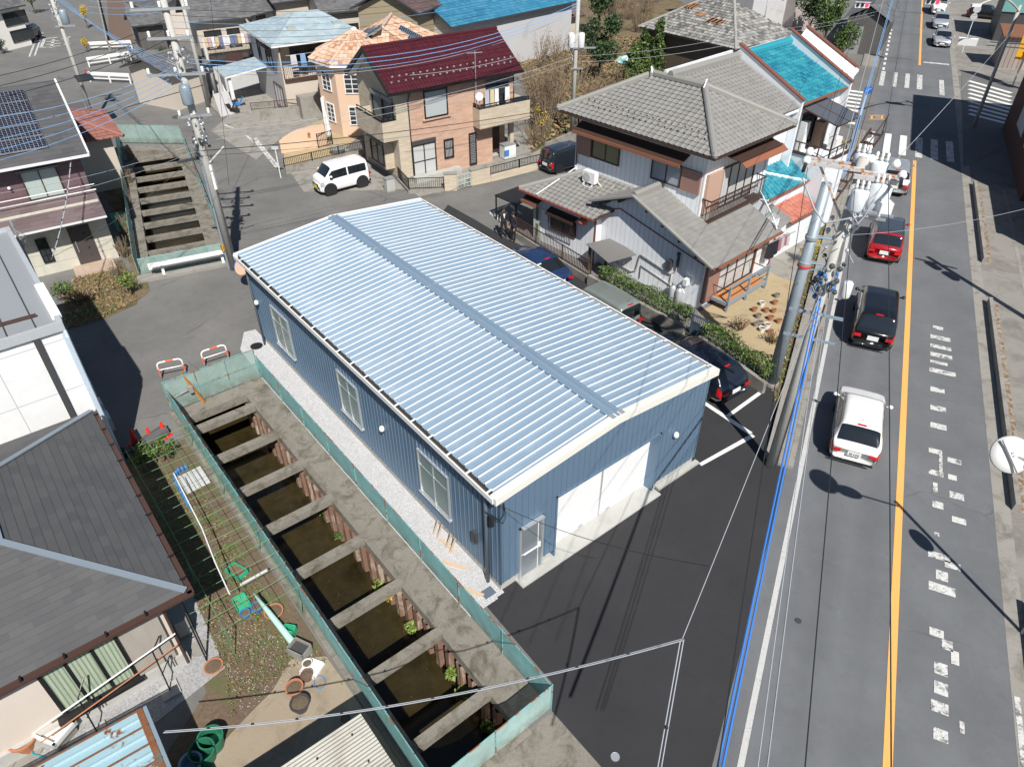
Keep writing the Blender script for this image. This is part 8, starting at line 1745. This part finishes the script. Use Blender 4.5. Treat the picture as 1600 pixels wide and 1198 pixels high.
# wild lot behind the brick house
G_ = 'dry shrubs in the wild lot behind the brick house'
random.seed(21); spots=[(835,225),(852,205),(870,190),(845,180),(862,165),(830,165),(880,150),(845,145),(825,130),(868,128),(850,110),(885,112),(905,135),(920,165),(935,150),(905,95),(870,95),(840,92),(925,90),(950,170),(965,135),(975,155),(960,92),(985,105)]
words=['at its left end','in its first row','near its left wall','in the middle left','behind the first row','beside the brick house corner','near the utility pole','in the centre left','at the brick house gable','in the centre','farther back','behind the utility pole','right of the utility pole','by the wall near the grey roof','behind the grey roof edge','at the back near the brown roof','at the back centre','at the back left','at the back right','close to the grey hip roof','near the little shrine','right of the little shrine','at the far back right','near the conifers']
for i,(x,y) in enumerate(spots): dry('brown leafless shrub of the wild lot '+words[i], x,y, random.uniform(1.6,2.8), random.uniform(1.0,1.7), 60, 30+i, leafy=2, group=None) if False else dry('brown leafless shrub of the wild lot '+words[i], x,y, random.uniform(1.6,2.8), random.uniform(1.0,1.7), 55, 30+i, leafy=3)
for i,(x,y) in enumerate([(700,78),(718,72),(737,66),(757,60),(775,62),(715,50),(740,44),(764,40),(785,80),(690,60)]): dry('tan dry bush number %s in the thicket above the maroon roof'%['one from left','two from left','three from left','four from left','five from left','six, upper row','seven, upper row','eight, upper row','nine, at its right end','ten, at its left end'][i], x,y, random.uniform(3.2,4.6), random.uniform(1.5,2.2), 80, 80+i, leafy=4, name='dry_thicket', cat='bush')
tree('big dark round conifer left of the derelict roof', 935,128,5.2,1.7,'round','leaf2',3000,.24,'tree',seed=3)
tree('dark evergreen at the top centre beside the pole', 935,55,6.0,1.9,'round','leaf2',2600,.27,seed=4)
for i,(x,y,h) in enumerate([(1000,130,4.2),(1022,126,4.8),(1045,122,4.4),(1068,115,5.0),(1092,108,4.0),(1118,98,3.6),(985,140,3.4)]): tree(['bright green pointed conifer one, at the left of the clump behind the grey roof','bright green pointed conifer two from the left behind the grey roof','bright green pointed conifer three in the middle of the clump','bright green pointed conifer four, the tallest, beside the derelict roof','bright green pointed conifer five near the white parapet','bright green pointed conifer six at the right end of the clump','small bright green conifer in front of the clump near the grey ridge'][i],x,y,h,.95,'cone','leaf1',2200,.22,seed=50+i,clumps=12)
tree('yellow green broadleaf tree behind the terracotta roof', 640,45,5.5,1.7,'round','leaf4',1800,.25,seed=6)
tree('pair of dense green trees left of the barn, in front of the row house', 1285,78,4.6,1.8,'round','leaf1',2600,.24,seed=7); tree('green tree between the apartment wall and the barn', 1262,60,4.6,1.7,'round','leaf2',2200,.25,seed=8); tree('dark green tree at the far right of the green roof', 1312,98,3.4,1.4,'round','leaf1',1700,.2,seed=9)
for i,(x,y,s) in enumerate([(870,175,3.6),(848,200,3.8),(905,200,3.2)]): dry(['tall pale bare tree beside the wild lot pole','tall pale bare tree at the left of the wild lot','tall pale bare tree next to the grey hip roof'][i],x,y,s,1.1,45,200+i,name='bare_tree',cat='tree',mt='bark' if i==1 else 'twig')
dry('small shrub with yellow autumn leaves behind the concrete wall',848,215,1.5,.6,25,300); tree('yellow leafed small tree behind the concrete wall', 846,213,1.9,.55,'round','leaf3',160,.12,seed=10)
tree('round golden yellow bush beside the row house pavement',0,0,1.3,.5,'round','leaf3',700,.09,cat='bush',name='bush',seed=11,loc=G(1303,245))
tree('golden brown conifer bush in the verge by the pavement',0,0,1.6,.5,'round','leaf3',600,.09,cat='bush',name='bush',seed=12,loc=G(1258,415))
tree('yellow green shrub at the house side corner of the white guard rail',0,0,1.2,.45,'round','leaf4',500,.09,cat='shrub',name='shrub',seed=13,loc=G(206,462))
tree('green trees in the top left corner by the white house',0,0,3.0,1.3,'round','leaf1',800,.16,seed=14,loc=G(55,22)); tree('reddish brown and green hedge clump beside the dark car at top left',0,0,1.5,1.2,'round','leafd',700,.13,cat='bush',name='bush',seed=15,loc=G(18,62)); tree('dark green shrub at the left edge by the street',0,0,1.6,.9,'round','leaf2',600,.13,cat='bush',name='bush',seed=16,loc=G(5,85))
tree('green shrubs behind the bicycles by the guard rails',0,0,1.5,1.0,'round','leaf1',600,.13,cat='bush',name='bush',seed=17,loc=G(232,122)); tree('dark green bush behind the black kei car',0,0,1.8,1.0,'round','leaf2',600,.14,cat='bush',name='bush',seed=18,loc=G(268,105))
tree('tall yellow hedge strip along the dry channel wall',0,0,2.2,.5,'round','leaf3',500,.12,cat='bush',name='bush',seed=19,loc=G(138,45)); tree('lower yellow hedge strip end by the guard rail',0,0,1.4,.4,'round','leaf3',350,.11,cat='bush',name='bush',seed=20,loc=G(137,82))
tree('bushy green plants on the dry plot next to the white building',0,0,.9,.7,'round','leaf1',500,.10,cat='plant',name='plant',seed=22,loc=G(105,470)); dry('tangle of dry brown grass on the plot in front of the purple house',125,470,.6,.8,60,301,leafy=3)
for i in range(6): p=G(205+i*1.5-i*4,250+i*38); dry(['tangle of dry vines on the upper canal fence, highest','second tangle of dry vines on the upper canal fence','third tangle of dry vines on the upper canal fence','fourth tangle of dry vines on the upper canal fence','fifth tangle of dry vines on the upper canal fence','lowest tangle of dry vines on the upper canal fence'][i],0,0,1.1,.45,45,310+i,loc=p,name='dry_vine',cat='vine')
# hedges
def hedge(lab, A, B, w_, h0, h1, n, seed):
    random.seed(seed); A,B=Vector(A),Vector(B); d=B-A; L=d.length; T=thing('hedge',lab,'hedge',A,math.degrees(math.atan2(d.x,d.y))); mb=MB()
    def fn(): y=random.uniform(0,L); x=random.uniform(-w_/2,w_/2); z=h1-abs(random.gauss(0,1))*(h1-h0)*.45+.08*math.sin(y*3+x*5); return Vector((x+(.05*math.sin(y*4)),y,max(h0,z)))
    leaf_quads(mb,int(n*.5),fn,.085,0); leaf_quads(mb,int(n*.3),fn,.085,1); leaf_quads(mb,int(n*.2),fn,.085,2); mb.build('foliage',[M['leaf1'],M['leaf2'],M['leaf4']],T)
    st=MB()
    for k in range(int(L/.3)): y=.15+k*.3; st.tube([(0,y,h0*.2),(random.uniform(-.1,.1),y+random.uniform(-.1,.1),h1*.8)],.012,4)
    st.build('stems',M['bark'],T)
hedge('clipped green hedge behind the olive kei wagon', hw_(-3.0,-2.55),hw_(1.9,-2.75),.6,.3,1.05,5200,1); hedge('clipped green hedge beside the navy estate car and the steel pole', hw_(2.8,-3.0),hw_(6.1,-3.65),.65,.3,1.05,4200,2)
# scattered ground cover (uncountable)
def cover(name, n, fn, size, mats_, h=.1):
    mb=MB(); 
    for _ in range(n):
        p=fn()
        if p is None: continue
        for j in range(3):
            a=random.uniform(0,6.28); s=size*random.uniform(.5,1.3); mb.add([p,p+Vector((math.cos(a)*s*.3,math.sin(a)*s*.3,s*.6)),p+Vector((math.cos(a)*s,math.sin(a)*s,s*random.uniform(.1,.8))),p+Vector((math.cos(a+.5)*s*.4,math.sin(a+.5)*s*.4,s*.4))],[(0,1,2,3)],random.randrange(len(mats_)))
    o=mb.build(name,mats_); o['kind']='stuff'; o['label']=name.replace('_',' '); o['category']='ground cover'; return o
def inpoly(P):
    P=[G(*p) for p in P]; xs=[p.x for p in P]; ys=[p.y for p in P]
    def f():
        for _ in range(30):
            x=random.uniform(min(xs),max(xs)); y=random.uniform(min(ys),max(ys)); c=False; j=len(P)-1
            for i in range(len(P)):
                if (P[i].y>y)!=(P[j].y>y) and x<(P[j].x-P[i].x)*(y-P[i].y)/(P[j].y-P[i].y)+P[i].x: c=not c
                j=i
            if c: return Vector((x,y,.015))
    return f
random.seed(31)
cover('dry_grass', 5200, inpoly([(835,235),(905,200),(1000,170),(1090,100),(1150,60),(960,60),(800,60),(690,62),(815,112),(830,150)]), .38, [M['leafd'],M['leafd'],M['twig'],M['leaf1']])
cover('weeds', 1700, inpoly([(225,735),(300,740),(420,930),(545,1080),(500,1020),(430,1060),(360,1120),(350,1040),(300,930)]), .075, [M['leaf4'],M['leaf1'],M['leafd']])
cover('verge_plants', 900, inpoly([(1210,625),(1222,640),(1245,535),(1268,450),(1303,300),(1318,240),(1300,240),(1262,420),(1225,560)]), .13, [M['leaf4'],M['leaf1'],M['leafd']])
cover('plot_weeds', 700, inpoly([(100,480),(120,430),(190,425),(215,470),(160,500),(105,515)]), .14, [M['leafd'],M['leaf1'],M['leafd']])
# debris on the garden soil (pale chips)
mb=MB(); f=inpoly([(300,930),(430,990),(500,1020),(380,1120),(350,1040)])
for _ in range(420):
    p=f(); 
    if p: s=random.uniform(.006,.018); mb.add([p+Vector((-s,0,.012)),p+Vector((0,-s,.0)),p+Vector((s,0,.014)),p+Vector((0,s,.005))],[(0,1,2,3)])
o=mb.build('soil_chips',M['conc_new']); o['kind']='stuff'
# plants hanging in the canals
def clump(lab, p, r, n, m_, seed):
    random.seed(seed); T=thing('fern',lab,'fern',p,0); mb=MB()
    for k in range(n): a=random.uniform(0,6.28); q=Vector((math.cos(a),math.sin(a),random.uniform(-.3,.9)))*r*random.random()**.5; leaf_quads(mb,1,lambda:q,.1)
    mb.build('leaves',m_,T)
cl=[(3.05,-1.15,.2,'leaf4'),(2.7,-1.2,.16,'leaf3'),(1.35,-1.15,.2,'leaf4'),(-.55,-1.0,.16,'leaf4'),(-1.0,-1.25,.2,'leaf4'),(-2.45,-1.0,.24,'leaf4'),(4.9,-1.25,.14,'leaf1'),(6.9,-1.25,.16,'leaf1'),(8.9,-1.3,.13,'leaf1'),(5.6,-1.3,.13,'leaf1'),(-2.0,-1.4,.14,'leaf4')]
wd=['bright green fern on the rusty piles in the third bay of the lower canal','yellow fern right beside the bright green one on the rusty piles','yellow green fern below the fourth crossbeam of the lower canal','small green fern below the sixth crossbeam of the lower canal','green fern low on the piles in the seventh bay','big green fern near the front end of the lower canal','small fern on the piles under the warehouse middle','fern behind the third crossbeam from the back','fern near the back end of the lower canal','tiny fern on the water line in the middle bays','low fern in the front bay of the lower canal']
for i,(y,z,r,m_) in enumerate(cl): clump(wd[i], wf(-1.85,y,z), r, 130, [M[m_],M['leaf1']], 400+i)
for i,y in enumerate((4.6,6.4,8.1)): clump(['fern in the upper canal nearest the guard rail','fern in the middle of the upper canal','fern farthest up the upper canal'][i], cf(2.5,y,-.5), .2, 120, [M['leaf4'],M['leaf1']], 420+i)
# garden: leafy shrub, bean net, blue bottle border, planks
for i,(x,y) in enumerate([(232,705),(243,700),(255,697),(268,692),(226,712)]): tree(['leafy garden shrub beside the wheels, second from left','leafy garden shrub in the middle of the row by the cones','leafy garden shrub fourth in the row by the cones','leafy garden shrub nearest the canal fence','leafy garden shrub at the left end of the row by the cones'][i],0,0,1.0,.33,'round','leaf1' if i%2 else 'leaf4',330,.075,cat='shrub',name='shrub',seed=500+i,loc=G(x,y+24),clumps=5)
t = thing('garden_net', 'wide meshed green garden net stretched over the vegetable patch by the canal', 'garden net', wf(-6.35,2.7), WAZ)
mb=MB(); random.seed(8)
for k in range(18): y=.1+k*.47; mb.tube([(-.15,y,.95+.03*math.sin(k)),(1.1,y+.02,.98),(2.35,y+.05*math.sin(k*1.7),1.02)],.0075,4)
for x in (.35,1.0,1.55,2.1): mb.tube([(x,0,.95),(x+.02,4.2,.99),(x,8.2,.97)],.0075 if x!=.35 else .012,4)
mb.build('mesh', plain('net_green',(.13,.26,.12),.7), t)
mb=MB()
for x in (.35,2.15):
    for y in (0,2.7,5.4,8.2): mb.tube([(x,y,0),(x,y,1.0)],.014,5)
mb.build('stakes', plain('stake_green',(.1,.25,.14),.6), t)
t = thing('white_pipe', 'thin bent white pipe lying over the garden net', 'pipe', G(287,778), 0); MB().tube([(0,0,1.05)]+[tuple(G(*p,1.03)-G(287,778)) for p in ((316,826),(336,878),(359,928))],.018,6).build('pipe', M['white'], t)
t = thing('grey_pipe', 'short thick pale pipe leaning from the soil to the canal fence', 'pipe', G(377,915), 0); MB().tube([(0,0,.05),tuple(G(418,890,.35)-G(377,915))],.045,8).build('pipe', M['gwall'], t)
t = thing('bottle_border', 'row of small blue bottles edging the garden bed', 'garden edging', G(280,738), 0)
pts=[G(*p) for p in ((292,733),(280,738),(274,746),(277,757),(283,768),(289,779),(295,790),(303,800))]
for i in range(len(pts)-1):
    for f_ in (0,.5): q=pts[i].lerp(pts[i+1],f_)-G(280,738); MB().lathe([(.05,0),(.05,.14),(.02,.2),(0,.2)],q,8).build('bottle', M['blue_p'], t)
t = thing('plank_pile', 'bleached boards and sheet lying in the blue edged garden bed', 'boards', G(303,752), WAZ); 
for k in range(5): MB().box(-.35+k*.15,-.22+k*.15,-.45,.45,.02+.01*k,.06+.01*k).build('board', M['gwall'], t)
# flower pots by the yard
P_=[(1178,487,.12),(1184,497,.13),(1190,478,.12),(1196,488,.12),(1203,500,.13),(1186,508,.14),(1198,512,.13),(1208,489,.11),(1210,476,.12),(1213,465,.13),(1190,518,.13),(1203,522,.12),(1216,505,.12),(1180,510,.11)]
for i,(x,y,r) in enumerate(P_): pot(x,y,r,.2,[M['terracotta'],M['conc'],M['porcelain'],M['terracotta']][i%4],['terracotta','grey','white','terracotta'][i%4]+' flower pot of the group in the beige yard, '+['at its left tip','second from the left tip','upper left','upper middle','centre right','lower left','lower middle','upper right','top right','topmost by the steel pole','bottom left','bottom middle','rightmost','far left lower'][i], grp='flower pots in the beige yard')
dry('dry reddish shrub by the flower pots in the beige yard',1155,515,.5,.4,40,600,leafy=2); dry('dry plant between the hedge and the flower pots',1205,535,.5,.35,35,601,leafy=2)
pot(1262,395,.22,.3,M['terracotta'],'large speckled clay planter in the verge next to the steel pole')
# little shrine tower and turquoise roof in the wild lot
t = thing('stone_pagoda','small dark stacked garden pagoda in front of a turquoise canopy','ornament',G(971,138),0); 
for k in range(7): MB().lathe([(.3-.03*k,0),(.22-.025*k,.08),(.08,.1),(.08,.22)],(0,0,.5+k*.22),8).build('tier',M['bark'],t)
t = thing('garden_canopy','round turquoise and white canopy in the wild lot','canopy',G(975,128),0); MB().lathe([(.85,0),(.6,.25),(.15,.4),(0,.42)],(0,0,1.6),10).build('cloth',mat('turquoise_cloth',(.10,.45,.45),.7,dirt=(.75,.75,.75),dscale=2.5,dlo=.48,dhi=.52),t); MB().tube([(0,0,0),(0,0,1.7)],.03,6).build('pole',M['grey'],t)

for i,(x,y) in enumerate([(960,45),(985,30),(1010,20),(975,12),(1000,50),(955,20),(1020,5)]): dry('pale dry thicket in the far part of the wild lot, '+['left front','middle','right','far middle','front right','far left','far right'][i],x,y,3.2,2.0,75,700+i,leafy=4,name='dry_thicket',cat='bush')
